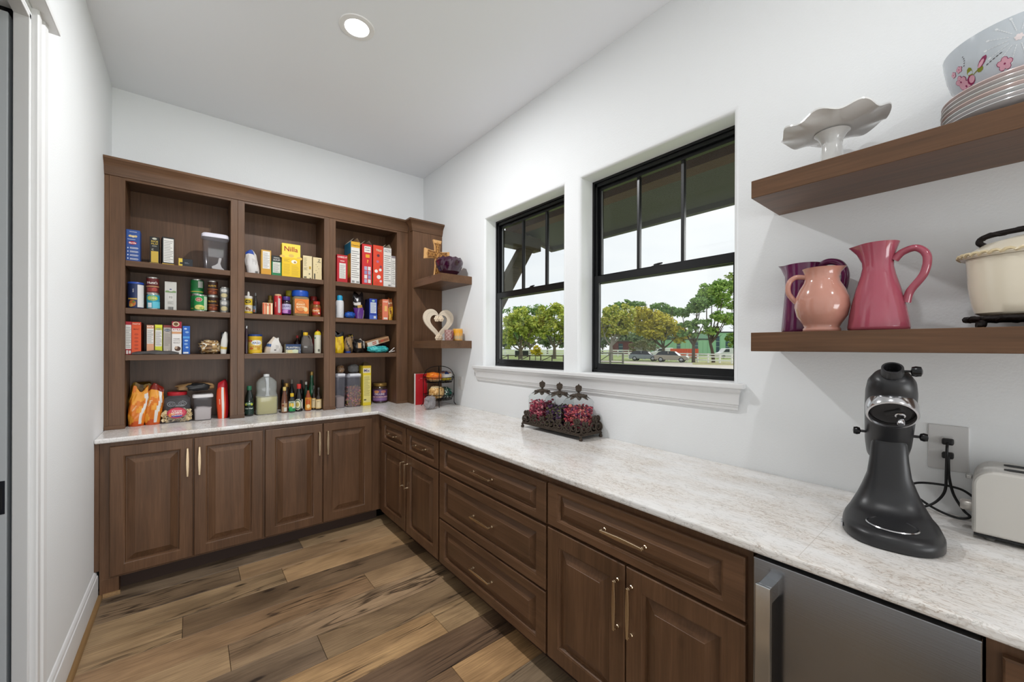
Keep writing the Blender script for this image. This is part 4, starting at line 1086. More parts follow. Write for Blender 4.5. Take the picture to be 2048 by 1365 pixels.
        f.xf(Matrix.Rotation(math.radians(-50), 4, 'Z')); f.build('finial', IRON, lid, bevel=0.0012)
        p = B(); pal = pals[k][0]; top = (0.140, 0.130, 0.142)[k]
        for q in range(750):
            z = 0.014 + rng.random()*top*(0.8+0.2*rng.random()); s = rng.uniform(0.006, 0.014)
            x, y = rng.uniform(-hw+0.018, hw-0.018), rng.uniform(-hw+0.018, hw-0.018)
            if rng.random() < 0.7:
                if rng.random() < .5: x = math.copysign(hw-0.018, x)
                else: y = math.copysign(hw-0.018, y)
            st = len(p.v); p.sphere((0, 0, 0), s, 5, 3, m=rng.randrange(5), sc=(1, rng.uniform(0.5, 1), rng.uniform(0.25, 0.7)))
            p.xf(Matrix.Translation((x, y, z)) @ Matrix.Rotation(rng.uniform(0, 6), 4, 'Z') @ Matrix.Rotation(rng.uniform(-1, 1), 4, 'X'), st)
        po = p.build('dried_petals', [M(cc, 0.7) for cc in pal], j, smooth=80, fixn=False)
        po['kind'] = 'stuff'; po['label'] = plabs[k]
jar_rack()

# ------------------------------------------------------------------ corner shelves: cross, bowl, heart, mug, candle
CS1, CS2 = 2.0695, 1.5075
def cross():
    t = thing('wooden_cross', 'carved tan wooden cross leaning on the upper corner shelf', 'cross', (1.700, 3.16, CS1), 0.06)
    wd = M('#d0a066', 0.5, name='tan_wood'); dk = M('#7a4f22', 0.6)
    # flared arms: outline
    o = [(-0.032, 0.0), (-0.020, 0.10), (-0.0195, 0.178), (-0.06, 0.174), (-0.118, 0.160), (-0.114, 0.262), (-0.06, 0.250), (-0.022, 0.246), (-0.026, 0.30), (-0.040, 0.352)]
    o = [(x*1.12, z*0.95) for x, z in o]; pts = o + [(-x, z) for x, z in reversed(o)]
    b = B(); b.prism(pts, -0.010, 0.010, 'y'); c = b.build('cross_body', wd, t, bevel=0.004)
    rng = random.Random(3); v = B()
    def vine(p0, p1, w, k):
        d = Vector((p1[0]-p0[0], p1[1]-p0[1])); n = Vector((-d.y, d.x)).normalized()
        P = []
        for i in range(26):
            f = i/25; q = Vector(p0) + d*f + n*w*math.sin(f*PI*k); P.append((q.x, -0.0108, q.y))
        v.tube(P, 0.0022, 5)
        for i in range(2, 26, 2):
            v.sphere((P[i][0]+n.x*w*0.7*(-1)**i, -0.0105, P[i][2]+n.y*w*0.7*(-1)**i), 0.0042, 6, 4, sc=(1, .5, 1))
    for s in (1, -1):
        vine((0, 0.02), (0, 0.318), 0.009*s, 7); vine((-0.115, 0.20), (0.115, 0.20), 0.018*s, 6)
    v.build('carved_vine', M('#c08c48', 0.5), c, smooth=60)
    g = B(); inn = [(x*0.78, 0.010 + z*0.945 if z < 0.1 else z if 0.1 <= z < 0.15 else (0.20 + (z-0.20)*0.78 if abs(x) > 0.04 else z*0.985)) for x, z in o]
    g.poly([(x, -0.0103, z) for x, z in inn] + [(-x, -0.0103, z) for x, z in reversed(inn)]); g.build('carved_ground', dk, c)
cross()
def cut_bowl():
    t = thing('glass_bowl', 'dark purple cut-glass bowl in front of the carved cross', 'bowl', (1.742, 3.015, CS1))
    m = M('#3a0f2c', 0.08, 0, 0.6, name='amethyst_glass', trans=0.25, ior=1.5)
    b = B(); n = 48; prof = [(0.048, 0.0), (0.060, 0.006), (0.088, 0.034), (0.110, 0.075), (0.118, 0.105), (0.119, 0.125), (0.112, 0.140), (0.108, 0.148)]
    st = len(b.v)
    for j, (r, z) in enumerate(prof):
        for i in range(n):
            a = 2*PI*i/n; f = 1 + (0.009*(1 if (i//2+j) % 2 else -1) if 1 < j < 6 else 0)
            zz = z + (0.004*math.cos(12*a) if j == len(prof)-1 else 0)
            b.v.append((r*f*math.cos(a), r*f*math.sin(a), zz))
    for (r, z) in ((0.102, 0.145), (0.104, 0.10), (0.08, 0.04), (0.03, 0.012)):
        for i in range(n): a = 2*PI*i/n; b.v.append((r*math.cos(a), r*math.sin(a), z))
    k = len(prof)+4
    for j in range(k-1):
        for i in range(n): i2 = (i+1) % n; b.face((st+j*n+i, st+j*n+i2, st+(j+1)*n+i2, st+(j+1)*n+i))
    b.face([st+i for i in range(n)][::-1]); b.face([st+(k-1)*n+i for i in range(n)])
    b.build('cut_bowl', m, t)
cut_bowl()
def heart_pts(s, n=64):
    out = []
    for i in range(n):
        a = 2*PI*i/n
        x = 16*math.sin(a)**3; y = 13*math.cos(a) - 5*math.cos(2*a) - 2*math.cos(3*a) - math.cos(4*a)
        out.append((x/16*s, y/16*s*1.02))
    return out
def heart():
    y = 3.16
    a, c = on_y(y, 846, 650), on_y(y, 906.5, 650); top = on_y(y, 860, 622)
    s = (c.x-a.x)/2
    t = thing('heart_ornament', 'cream open heart ornament with script and roses, standing on the corner shelf', 'ornament', ((a.x+c.x)/2, y, CS2), 0.0)
    cr = M('#dccdb8', 0.5, name='cream_resin')
    out = heart_pts(s); inn = [(x*0.56, z*0.60-0.006) for x, z in heart_pts(s)]
    h0 = 17/16*1.02*s + 0.0008
    b = B(); n = len(out)
    for (P, yy) in ((out, -0.007), (inn, -0.007), (out, 0.008), (inn, 0.008)): b.v += [(x, yy, z+h0) for x, z in P]
    for i in range(n):
        j = (i+1) % n
        b.face((i, j, n+j, n+i)); b.face((2*n+i, 2*n+j, 3*n+j, 3*n+i)); b.face((i, j, 2*n+j, 2*n+i)); b.face((n+i, n+j, 3*n+j, 3*n+i))
    b.build('heart_frame', cr, t, bevel=0.002)
    def rose(x, z, r):
        q = B(); q.sphere((x, -0.010, z), r*0.5, 8, 6, sc=(1, .6, 1))
        for i in range(6): an = 2*PI*i/6; q.sphere((x+r*0.6*math.cos(an), -0.008, z+r*0.6*math.sin(an)), r*0.5, 8, 6, sc=(1, .5, 1))
        q.build('rose', M('#e3cfb4', 0.5), t, smooth=60)
    rose(-0.022, h0+0.030, 0.026); rose(0.022, h0+0.032, 0.026); rose(-0.014, 0.024, 0.024); rose(0.016, 0.026, 0.024); rose(0.0, 0.044, 0.018)
    l = B(); mid = heart_pts(s*0.80)
    for i in range(2, 62, 1):
        if 27 < i < 37: continue
        x, z = mid[i]; x2, z2 = mid[(i+1) % 64]; an = math.atan2(z2-z, x2-x)
        for q in range(2):
            w = 0.0028; px, pz = x+(x2-x)*q*0.5, z+(z2-z)*q*0.5 + 0.0015*math.sin(i*3+q*2)
            l.poly([(px+w*math.cos(an+k)*(1 if k in (0.5, PI+0.5) else 0.45), -0.0074, pz+h0+w*math.sin(an+k)*(1 if k in (0.5, PI+0.5) else 0.45)) for k in (0.5, PI/2+0.5, PI+0.5, 1.5*PI+0.5)])
    l.build('script_lettering', M('#8a7a66', 0.6), t)
heart()
def mug():
    t = thing('mug', 'red and white patterned mug beside the amber candle glass', 'mug', (1.749, 3.03, CS2), 0.3)
    b = B(); b.lathe([(0.030, 0), (0.036, 0.002), (0.038, 0.02), (0.039, 0.090), (0.0375, 0.094), (0.035, 0.09), (0.034, 0.006), (0.0, 0.006)], seg=32, cap1=False); b.build('cup', M('#a9827c', 0.3), t, smooth=50)
    d = B()
    for i in range(14):
        a0 = 2*PI*i/14
        for k in range(5):
            zz = 0.012 + k*0.016
            d.poly([((0.0394)*math.cos(a0+da+0.05*k), 0.0394*math.sin(a0+da+0.05*k), zz+dz) for da, dz in ((0, 0), (0.16, 0.004), (0.20, 0.010), (0.04, 0.006))], (i+k) % 2)
    d.build('printed_pattern', [M('#7e2f34', 0.35), M('#e1d7cc', 0.35)], t, fixn=False)
    h = B(); h.tube(spline([(0.036, -0.010, 0.078), (0.052, -0.022, 0.076), (0.062, -0.03, 0.05), (0.052, -0.022, 0.022), (0.036, -0.010, 0.020)], 8), 0.0055, 8); h.xf(Matrix.Rotation(-1.45, 4, 'Z')); h.build('handle', M('#8c4a48', 0.3), t, smooth=60)
mug()
def candle():
    t = thing('candle_glass', 'amber candle glass at the right of the lower corner shelf', 'candle', (1.838, 3.03, CS2))
    b = B(); b.lathe([(0.040, 0), (0.044, 0.003), (0.044, 0.104), (0.042, 0.106), (0.041, 0.102), (0.040, 0.05), (0.0, 0.05)], seg=32, cap1=False, m=[0, 1, 1, 1, 1, 2])
    b.build('tumbler', [M('#a87a35', 0.15), M('#d9a04a', 0.12, 0, 0.5, name='amber_glass'), M('#efe0c0', 0.5)], t, smooth=50)
    d = B()
    for i in range(14):
        a = 2*PI*i/14
        for (zz, h, mi) in ((0.062, 0.034, 0), (0.008, 0.040, 1)):
            d.poly([(0.0446*math.cos(a+0.19*math.cos(k)), 0.0446*math.sin(a+0.19*math.cos(k)), zz+h/2+h/2*math.sin(k)) for k in [2*PI*q/8 for q in range(8)]], mi)
    d.build('pressed_pattern', [M('#e9a526', 0.15), M('#b9a98a', 0.2)], t, fixn=False)
candle()

# ------------------------------------------------------------------ groceries: helpers
PAPER = 0.55
_mi = {}
def mlist(cols):
    return [M(c, r) if not isinstance(c, tuple) else M(*c) for c, r in cols]
class Print:
    """flat printing on a sheet: coloured patches, bars of small print, lettering; every colour a material slot"""
    def __init__(s, mapf, w, h, div=1): s.div = div; s.b = B(); s.map = mapf; s.w = w; s.h = h; s.cols = []; s.k = 0
    def slot(s, c):
        if c not in s.cols: s.cols.append(c)
        return s.cols.index(c)
    def lift(s): s.k += 1; return 0.00025 + 0.00012*s.k
    div = 1
    def rect(s, x0, z0, x1, z1, c, *_):
        div = max(1, round(s.div*abs(x1-x0))) if s.div > 1 else 1
        o = s.lift(); m = s.slot(c)
        for i in range(div):
            a, b_ = x0+(x1-x0)*i/div, x0+(x1-x0)*(i+1)/div
            s.b.quad(*[tuple(s.map((x-0.5)*s.w, z*s.h, o)) for x, z in ((a, z0), (b_, z0), (b_, z1), (a, z1))], m)
    def oval(s, cx, cz, rx_, rz_, c, n=16):
        o = s.lift(); m = s.slot(c)
        if s.div > 1:                                            # a curved sheet: upright strips
            k = max(4, round(s.div*rx_*2)); P = [(-math.cos(PI*i/k), math.sin(PI*i/k)) for i in range(k+1)]
            for (a, e), (a2, e2) in zip(P, P[1:]):
                s.b.poly([tuple(s.map((cx-0.5+rx_*x)*s.w, (cz+rz_*z)*s.h, o)) for x, z in ((a, -e), (a2, -e2), (a2, e2), (a, e))], m)
            return
        s.b.poly([tuple(s.map((cx-0.5+rx_*math.cos(2*PI*i/n))*s.w, (cz+rz_*math.sin(2*PI*i/n))*s.h, o)) for i in range(n)], m)
    def lines(s, x0, z0, x1, z1, n, c, fill=0.45):
        o = s.lift(); m = s.slot(c); st = (z1-z0)/n; r = random.Random(n*7+int(x0*100))
        for i in range(n):
            a, e = z0+st*i, z0+st*(i+fill); xe = x1-(x1-x0)*r.choice((0, 0, 0.1, 0.3))
            s.b.quad(*[tuple(s.map((x-0.5)*s.w, z*s.h, o)) for x, z in ((x0, a), (xe, a), (xe, e), (x0, e))], m)
    def text(s, string, cx, cz, w, h, c, ang=0.0):
        o = s.lift(); m = s.slot(c)
        if c is None: return
        add_text(s.b, string, lambda x, z: s.map(x, z, o), (cx-0.5)*s.w, cz*s.h, w*s.w, h*s.h, m, ang)
    def run(s, ops):
        for op in ops: getattr(s, op[0])(*op[1:])
        return s
    def build(s, parent, rough=PAPER, name='printing'):
        if not s.b.f: return None
        return s.b.build(name, [M(c, rough) for c in s.cols], parent, fixn=False)
NUT = lambda x0, z0, x1, z1: [('rect', x0, z0, x1, z1, '#dfdcd6'), ('lines', x0+0.05, z0+0.03*(z1-z0)*10/5, x1-0.05, z1-0.04, 13, '#8d8a86', 0.35)]
def carton(name, label, cat, u0, u1, vt, y, z, dep, col, ops=(), side=None, sideops=(), rz=0.0, group='packets and boxes on the pantry shelves', sidecol=None, um=None, open_top=False, rough=0.5, lsideops=()):
    a, c = on_y(y, u0, um or vt), on_y(y, u1, um or vt); w = c.x-a.x; cx = (a.x+c.x)/2
    h = on_y(y, (u0+u1)/2, vt).z - z
    t = thing(name, label, cat, (cx, y, z), rz, group)
    sc = sidecol or col
    b = B(); b.box(-w/2, 0, 0, w/2, dep, h if not open_top else h, ms=[1, 1, 0, 1, 0, 1]); b.build('carton', [M(col, rough), M(sc, rough)], t, bevel=0.0012, segs=1)
    if open_top:
        f = B()
        for (p, q, s, tt) in (((-w/2, 0, h), (-w/2, dep, h), (-w*0.18, dep, h+0.03), (-w*0.18, 0, h+0.032)), ((w/2, dep, h), (w/2, 0, h), (w*0.2, 0, h+0.036), (w*0.2, dep, h+0.032))):
            f.quad(p, q, s, tt)
        f.build('open_flap', M('#cbbfa9', 0.7), t)
    pr = Print(lambda x, zz, o: Vector((x, -o, zz)), w, h).run(ops); pr.build(t)
    if sideops: Print(lambda x, zz, o: Vector((w/2+o, x+dep/2, zz)), dep, h).run(sideops).build(t, name='side_printing')
    if lsideops: Print(lambda x, zz, o: Vector((-w/2-o, dep/2-x, zz)), dep, h).run(lsideops).build(t, name='side_printing')
    return t
def round_pack(name, label, cat, u0, u1, vt, y, z, prof, ops=(), group='packets and boxes on the pantry shelves', seg=28, lab=None, extra=None, wraps=0.9, mnames=None, h=None, rz=0.0):
    """prof: list of (part name, [(r fraction, z fraction)...], material) with fractions of half width and height; lab=(r, z0, z1) where the label wraps"""
    a, c = on_y(y, u0, 640), on_y(y, u1, 640); R = (c.x-a.x)/2*0.985; cx = (a.x+c.x)/2
    if h is None: h = on_y(y, (u0+u1)/2, vt).z - z
    yc = y + R
    t = thing(name, label, cat, (cx, yc, z), rz, group)
    for (pn, pp, mt) in prof:
        b = B(); b.lathe([(r*R, zz*h) for r, zz in pp], seg=seg); b.build(pn, mt, t, smooth=40)
    if ops:
        r0, z0, z1 = lab or (1.0, 0.05, 0.95)
        rr = r0*R*1.012 + 0.0003; az = math.atan2(-yc, -cx)                      # faces the room
        az = -PI/2 + (math.atan2(-yc, -cx)+PI/2)*0.8
        def mp(x, zz, o): an = az + x/rr; return Vector(((rr+o)*math.cos(an), (rr+o)*math.sin(an), z0*h+zz))
        p = Print(mp, rr*PI*wraps, (z1-z0)*h, 18)
        p.run(ops); p.build(t, 0.4, 'label')
    return t, R, h
def can(label, u0, u1, vt, y, z, col, ops, h=None, name='food_can'):
    tin = M('#b9b7b2', 0.3, 0.9)
    t, R, hh = round_pack(name, label, 'can', u0, u1, vt, y, z, [('can_body', [(0.97, 0), (1, 0.03), (0.975, 0.06), (0.975, 0.94), (1, 0.97), (0.985, 1.0), (0.90, 1.0), (0.88, 0.965), (0, 0.965)], tin),
        ('paper_label', [(0.985, 0.07), (0.987, 0.93)], M(col, 0.38))], ops, group='canned food on the pantry shelves', lab=(0.99, 0.08, 0.92), h=h)
    return t, hh
def bag(name, label, cat, loc, w, d, h, rz, cols, pick, seed, lean=(0, 0), top=0.15, crumple=0.09, tip=None, rough=0.3, group='bags and pouches on the pantry shelves', n=26, k=18, metal=0.0, prints=None, bulge=1.0, part='bag', flat=0.25, cone=0.0):
    """soft pouch: full at the foot, pinched at the top; pick(angle, t) chooses the colour"""
    t = thing(name, label, cat, loc, rz, group)
    rng = random.Random(seed); ph = [rng.uniform(0, 6.3) for _ in range(10)]
    b = B()
    def pt(a, f, o=0.0):
        c, s = math.cos(a), math.sin(a)
        full = (0.80 + 0.20*math.sin(min(1, f*2.2)*PI/2)) * (1 if f < 0.6 else 1 - (f-0.6)/0.4*(1-top)*0.55)
        full *= 1-cone*f
        dd = (0.75 + 0.25*math.sin(min(1, f*2)*PI/2)) * (1-f**2.2*(1-flat*0.3)) * bulge
        x = w/2*full*math.copysign(abs(c)**0.75, c); y = d/2*max(0.04, dd)*math.copysign(abs(s)**0.8, s)
        nz = (math.sin(3*a+ph[0]+4*f)*0.35 + math.sin(5*a-7*f+ph[1])*0.35 + math.sin(9*a+11*f+ph[2])*0.22 + math.sin(13*a-17*f+ph[3])*0.2)
        g = 1 + crumple*nz*(0.35+f)
        z = h*f + h*0.05*f*math.sin(2*a+ph[4]) + (h*0.05*math.sin(3*x/w*3+ph[5]) if f > 0.93 else 0)
        return Vector((x*g + lean[0]*f*f + w*0.05*math.sin(5*f+ph[6])*f + o*c, y*g + lean[1]*f*f + d*0.08*math.sin(6*f+ph[7])*f + o*s, z))
    for j in range(k+1):
        for i in range(n): b.v.append(tuple(pt(2*PI*i/n, j/k)))
    for j in range(k):
        for i in range(n): b.face((j*n+i, j*n+(i+1) % n, (j+1)*n+(i+1) % n, (j+1)*n+i), pick(2*PI*(i+0.5)/n, (j+0.5)/k))
    b.face([i for i in range(n)][::-1], pick(0, 0)); b.face([k*n+i for i in range(n)], pick(0, 1))
    zmin = min(v[2] for v in b.v)
    b.v = [(v[0], v[1], v[2]-zmin) for v in b.v]
    b.build(part, [M(c, rough, metal) for c in cols], t, smooth=70)
    if prints:
        P = Print(lambda x, zz, o: pt(-PI/2 + x/(w*0.5), max(0, min(0.98, zz/h)), 0.001+o) - Vector((0, 0, zmin)), w*0.9, h).run(prints)
        P.build(t, rough)
    return t
def heap(name, label, cat, loc, size, rz, cols, seed, lumps=(0.18, 3.0), pick=None, rough=0.35, group='bags and pouches on the pantry shelves', tails=(), part='bag', mats=None):
    """a lying soft bag, a crumpled ellipsoid resting on z=0"""
    t = thing(name, label, cat, loc, rz, group)
    rng = random.Random(seed); off = Vector((rng.uniform(0, 50), rng.uniform(0, 50), 0)); b = B(); n, k = 30, 16
    for j in range(k+1):
        ph = -PI/2 + PI*j/k
        for i in range(n):
            a = 2*PI*i/n; q = Vector((math.cos(ph)*math.cos(a), math.cos(ph)*math.sin(a), math.sin(ph)))
            q = Vector([math.copysign(abs(e)**0.8, e) for e in q])
            f = 1 + lumps[0]*noise.noise(q*lumps[1]+off) + lumps[0]*0.6*noise.noise(q*lumps[1]*2.7+off)
            b.v.append((q.x*size[0]/2*f, q.y*size[1]/2*f, q.z*size[2]/2*f))
    for j in range(k):
        for i in range(n):
            ff = (j*n+i, j*n+(i+1) % n, (j+1)*n+(i+1) % n, (j+1)*n+i)
            b.face(ff, pick(2*PI*(i+.5)/n, (j+.5)/k, rng) if pick else rng.choice([0, 0, 0, 1] if len(cols) > 1 else [0]))
    zm = min(v[2] for v in b.v) + size[2]*0.04
    b.v = [(v[0], v[1], max(0.0, v[2]-zm)) for v in b.v]
    b.build(part, mats or [M(c, rough) for c in cols], t, smooth=70)
    return t
GL = {}
def cglass(tint=(0.92, 0.93, 0.94), body=0.12, bc='#b9bcc2'):
    k = (tint, body, bc)
    if k not in GL: GL[k] = thin_glass('clear_plastic_%d' % len(GL), tint, 0.08, body=body, bodycol=bc)
    return GL[k]
def bottle(label, u0, u1, vt, y, z, shape, glass, cap, ops=(), lab=None, group='bottles on the pantry shelves', name='bottle', seg=24, cap_from=0.86, fill=None):
    prof = [(r, zz) for r, zz in shape]
    parts = [('bottle_body', prof, glass)]
    rt = prof[-1][0]
    if cap: parts.append(('cap', [(rt*1.12, cap_from), (rt*1.18, cap_from+0.01), (rt*1.18, 0.985), (rt*1.05, 1.0), (0, 1.0)], cap))
    return round_pack(name, label, 'bottle', u0, u1, vt, y, z, parts, ops, group=group, lab=lab, seg=seg)
SLIM = [(0.9, 0), (1, 0.02), (1, 0.55), (0.92, 0.62), (0.5, 0.75), (0.36, 0.82), (0.34, 0.9)]
TALL = [(0.95, 0), (1, 0.02), (1, 0.60), (0.85, 0.68), (0.42, 0.78), (0.38, 0.95)]

# ------------------------------------------------------------------ left bay
ZA, ZB, ZC = [q+0.0008 for q in SHZ]; Z0 = CZ+0.0008
carton('pasta_box', 'blue pasta carton at the left end of the top shelf', 'box', 252.2, 280.2, 460, 3.585, ZA, 0.09, '#2b4f96',
    [('text', 'PICCOLINI', 0.5, 0.935, 0.5, 0.03, '#e8e8ec'), ('oval', 0.30, 0.80, 0.13, 0.035, '#d8c08a'), ('oval', 0.50, 0.79, 0.13, 0.035, '#e4cf9a'), ('oval', 0.68, 0.80, 0.12, 0.035, '#d8c08a'), ('lines', 0.1, 0.69, 0.9, 0.715, 1, '#dfe3ee'), ('oval', 0.46, 0.585, 0.30, 0.05, '#b3202c'), ('text', 'Barilla', 0.46, 0.585, 0.5, 0.055, '#ffffff')]
    + [('oval', 0.13, 0.42-0.11*i, 0.045, 0.022, '#dfe3ee') for i in range(4)] + [('lines', 0.27, 0.40-0.115*i, 0.9, 0.46-0.115*i, 3, '#dfe3ee') for i in range(4)], group='boxes on the top shelf')
carton('rice_box', 'slim black carton with a gold panel, second from the left on the top shelf', 'box', 299.5, 318.6, 474, 3.60, ZA, 0.075, '#1d1d1c',
    [('oval', 0.5, 0.93, 0.25, 0.035, '#cfcbb8'), ('text', 'RICE', 0.5, 0.83, 0.7, 0.07, '#d3b64c'), ('text', 'PILAF', 0.5, 0.74, 0.7, 0.07, '#d3b64c'), ('lines', 0.25, 0.64, 0.75, 0.69, 2, '#a8a49a'), ('text', 'C', 0.3, 0.53, 0.2, 0.06, '#e6e2d2'), ('rect', 0.14, 0.06, 0.90, 0.47, '#c9a945'), ('rect', 0, 0, 1, 0.045, '#d3b64c')], group='boxes on the top shelf')
carton('noodle_box', 'black carton with a white nutrition panel standing on a yellow band, top shelf', 'box', 324.5, 348.5, 475, 3.59, ZA, 0.075, '#18191b',
    NUT(0.10, 0.09, 0.95, 0.95) + [('rect', 0, 0, 1, 0.05, '#c9a23a')], sideops=[('rect', 0.1, 0.12, 0.9, 0.6, '#c8bfae'), ('oval', 0.5, 0.8, 0.3, 0.08, '#8b2f2a')], group='boxes on the top shelf', rz=0.12)
t = carton('small_packet', 'small black and yellow packet lying at the front edge of the top shelf', 'box', 357.2, 385.5, 518, 3.568, ZA, 0.03, '#191d24',
    [('rect', 0, 0.0, 0.27, 1, '#d9bb45'), ('rect', 0.08, 0.25, 0.27, 0.5, '#2a2620'), ('lines', 0.42, 0.35, 0.75, 0.6, 2, '#70757d')], group='boxes on the top shelf')
def tub(name, label, u0, u1, vt, y, z, dep, lidcol, content=None, scoop=False, group='clear storage containers', lidh=0.10, vlid=None):
    a, c = on_y(y, u0, vt), on_y(y, u1, vt); w = c.x-a.x; cx = (a.x+c.x)/2; h = on_y(y, (u0+u1)/2, vt).z - z
    t = thing(name, label, 'container', (cx, y+dep/2, z), 0, group)
    b = B(); loft(b, [(0.0, 0, 0, w*0.40, dep*0.40, 6), (0.004, 0, 0, w*0.415, dep*0.42, 6), (h*0.90, 0, 0, w*0.46, dep*0.47, 7)], 40, cap1=False); b.build('tub_body', cglass((0.86, 0.86, 0.88), 0.10, '#a9a7ab'), t, smooth=40)
    l = B(); loft(l, [(h*0.885, 0, 0, w*0.48, dep*0.49, 7), (h*0.89, 0, 0, w*0.50, dep*0.5, 7), (h*0.96, 0, 0, w*0.50, dep*0.5, 7), (h*1.0, 0, 0, w*0.44, dep*0.45, 6), (h*0.99, 0, 0, w*0.36, dep*0.4, 6)], 40); l.build('lid', M(lidcol, 0.4), t, smooth=35)
    if content:
        cc = B(); f = content[1]; loft(cc, [(0.004, 0, 0, w*0.39, dep*0.39, 6), (h*f*0.9, 0, 0, w*0.41, dep*0.42, 6), (h*f, w*0.05, 0, w*0.38, dep*0.40, 5), (h*f*1.12, -w*0.12, 0, w*0.20, dep*0.25, 3)], 32); cc.build('contents', content[0], t, smooth=50)
    if scoop:
        s = B(); s.prism([(-0.036, 0.004), (0.036, 0.004), (0.038, 0.010), (0.018, 0.026), (0.008, 0.05), (0.011, 0.088), (0.006, 0.093), (-0.006, 0.09), (-0.008, 0.05), (-0.020, 0.034), (-0.040, 0.020)], -0.012, 0.012, 'y'); s.xf(Matrix.Translation((0.015, -dep*0.25, 0)) @ Matrix.Rotation(0.12, 4, 'Y'))
        s.build('scoop', M('#dcd9d6', 0.45), t, bevel=0.003)
    return t, w, h
tub('storage_tub', 'empty clear tub with a white lid and a scoop inside, top shelf', 402.5, 459.2, 467, 3.575, ZA, 0.13, '#dad7e2', scoop=True)

round_pack('snack_canister', 'navy canister with a gold swoosh and white nutrition panel, left end of second shelf', 'canister', 252.8, 286.6, 564, 3.575, ZB,
    [('canister_body', [(0.97, 0), (1, 0.02), (1, 0.93)], M('#1d2c55', 0.4)), ('cap', [(1.03, 0.93), (1.03, 0.985), (0.98, 1.0), (0, 1.0)], M('#2447a0', 0.35))],
    [('rect', 0.58, 0.02, 0.98, 0.98, '#dcdad8'), ('lines', 0.62, 0.06, 0.94, 0.93, 15, '#8a8880', 0.35), ('text', 'OATS', 0.40, 0.72, 0.2, 0.07, '#d6d4da', 1.57), ('oval', 0.36, 0.18, 0.16, 0.14, '#b5652f'), ('oval', 0.30, 0.10, 0.1, 0.08, '#c9a04a'), ('oval', 0.42, 0.24, 0.06, 0.05, '#5e7a2d'), ('rect', 0.14, 0.34, 0.56, 0.40, '#c8a54e')], lab=(1.003, 0.03, 0.92), group='canned food on the pantry shelves')
yk = 3.585
t1, hh = can('teal can with a yellow label, under the maroon tomato can', 292.0, 319.0, 588, yk, ZB, '#3aa0b4', [('rect', 0.0, 0.52, 1, 0.97, '#2f93ab'), ('oval', 0.45, 0.76, 0.30, 0.20, '#b9c63a'), ('text', 'CORN', 0.45, 0.76, 0.4, 0.16, '#efe8a0'), ('rect', 0.18, 0.04, 0.42, 0.40, '#dfe5e8'), ('lines', 0.2, 0.1, 0.4, 0.36, 4, '#7b8a92'), ('rect', 0.46, 0.0, 1, 0.50, '#62c0d4')])
can('maroon tomato can stacked on the teal can', 290.8, 317.6, 554.5, yk, ZB+hh+0.0004, '#5e1f20', [('text', "Hunt's", 0.48, 0.70, 0.62, 0.22, '#eeeae4'), ('rect', 0, 0.40, 1, 0.47, '#b98b5c'), ('oval', 0.4, 0.2, 0.2, 0.14, '#8c2f2c'), ('oval', 0.62, 0.22, 0.16, 0.14, '#a3433a')])
carton('drink_carton', 'pale grey drink carton with a green leaf sprig, second shelf', 'carton', 329.4, 353.0, 564, 3.61, ZB, 0.065, '#c9c7c1',
    [('rect', 0.01, 0.01, 0.99, 0.99, '#c9c7c1'), ('lines', 0.1, 0.97, 0.9, 0.99, 1, '#9a9892'), ('oval', 0.5, 0.735, 0.10, 0.02, '#3b4a78'), ('rect', 0.05, 0.62, 0.95, 0.66, '#6b8a58'), ('oval', 0.22, 0.66, 0.18, 0.03, '#7d9a66'), ('oval', 0.8, 0.66, 0.18, 0.03, '#7d9a66'), ('rect', 0.3, 0.34, 0.7, 0.55, '#d2d0ca'), ('text', '32', 0.5, 0.46, 0.3, 0.07, '#6e6c68'), ('lines', 0.25, 0.22, 0.75, 0.32, 3, '#9a9892')] + [('rect', 0.28+0.07*i, 0.02, 0.28+0.07*i+(0.05 if i % 2 else 0.03), 0.125, '#3c3c3c') for i in range(7)], group='boxes on the second shelf')
GRN = [('rect', 0, 0, 1, 1, '#1f7a3e'), ('lines', 0.15, 0.62, 0.5, 0.82, 2, '#cfd9c8'), ('rect', 0.55, 0.45, 0.85, 0.95, '#c9cfc4'), ('rect', 0, 0.12, 1, 0.17, '#c8b04a')]
t1, hh = can('lower green can at the back left of the green can group', 380.8, 407.6, 590, 3.66, ZB, '#1f7a3e', GRN)
can('upper green can at the back left, stacked on its twin', 380.8, 407.6, 558.5, 3.66, ZB+hh+0.0004, '#1f7a3e', GRN)
can('front green vegetable can with a red shield on its label', 386.5, 414.3, 589.5, 3.575, ZB, '#1f8a45', [('oval', 0.42, 0.74, 0.19, 0.15, '#d9c8b0'), ('oval', 0.42, 0.74, 0.16, 0.12, '#a32424'), ('text', 'Del Monte', 0.42, 0.74, 0.26, 0.09, '#f0ece0'), ('rect', 0.70, 0.02, 1.0, 0.98, '#b9d3b4'), ('oval', 0.45, 0.2, 0.28, 0.17, '#d7cf7a'), ('oval', 0.6, 0.14, 0.15, 0.1, '#8db04a')])
BSH = [('rect', 0, 0, 1, 1, '#33190f'), ('oval', 0.45, 0.70, 0.33, 0.16, '#1e1208'), ('text', "BUSH'S", 0.45, 0.70, 0.55, 0.15, '#d0a444'), ('rect', 0, 0.42, 1, 0.46, '#b5672e'), ('oval', 0.45, 0.2, 0.36, 0.18, '#6e2f16'), ('oval', 0.35, 0.24, 0.1, 0.06, '#93502a'), ('oval', 0.58, 0.16, 0.1, 0.06, '#93502a')]
t1, hh = can('lower brown bean can with gold lettering', 414.8, 437.0, 592.5, 3.60, ZB, '#33190f', BSH)
can('upper brown bean can with gold lettering', 414.8, 436.4, 562, 3.60, ZB+hh+0.0004, '#33190f', BSH)
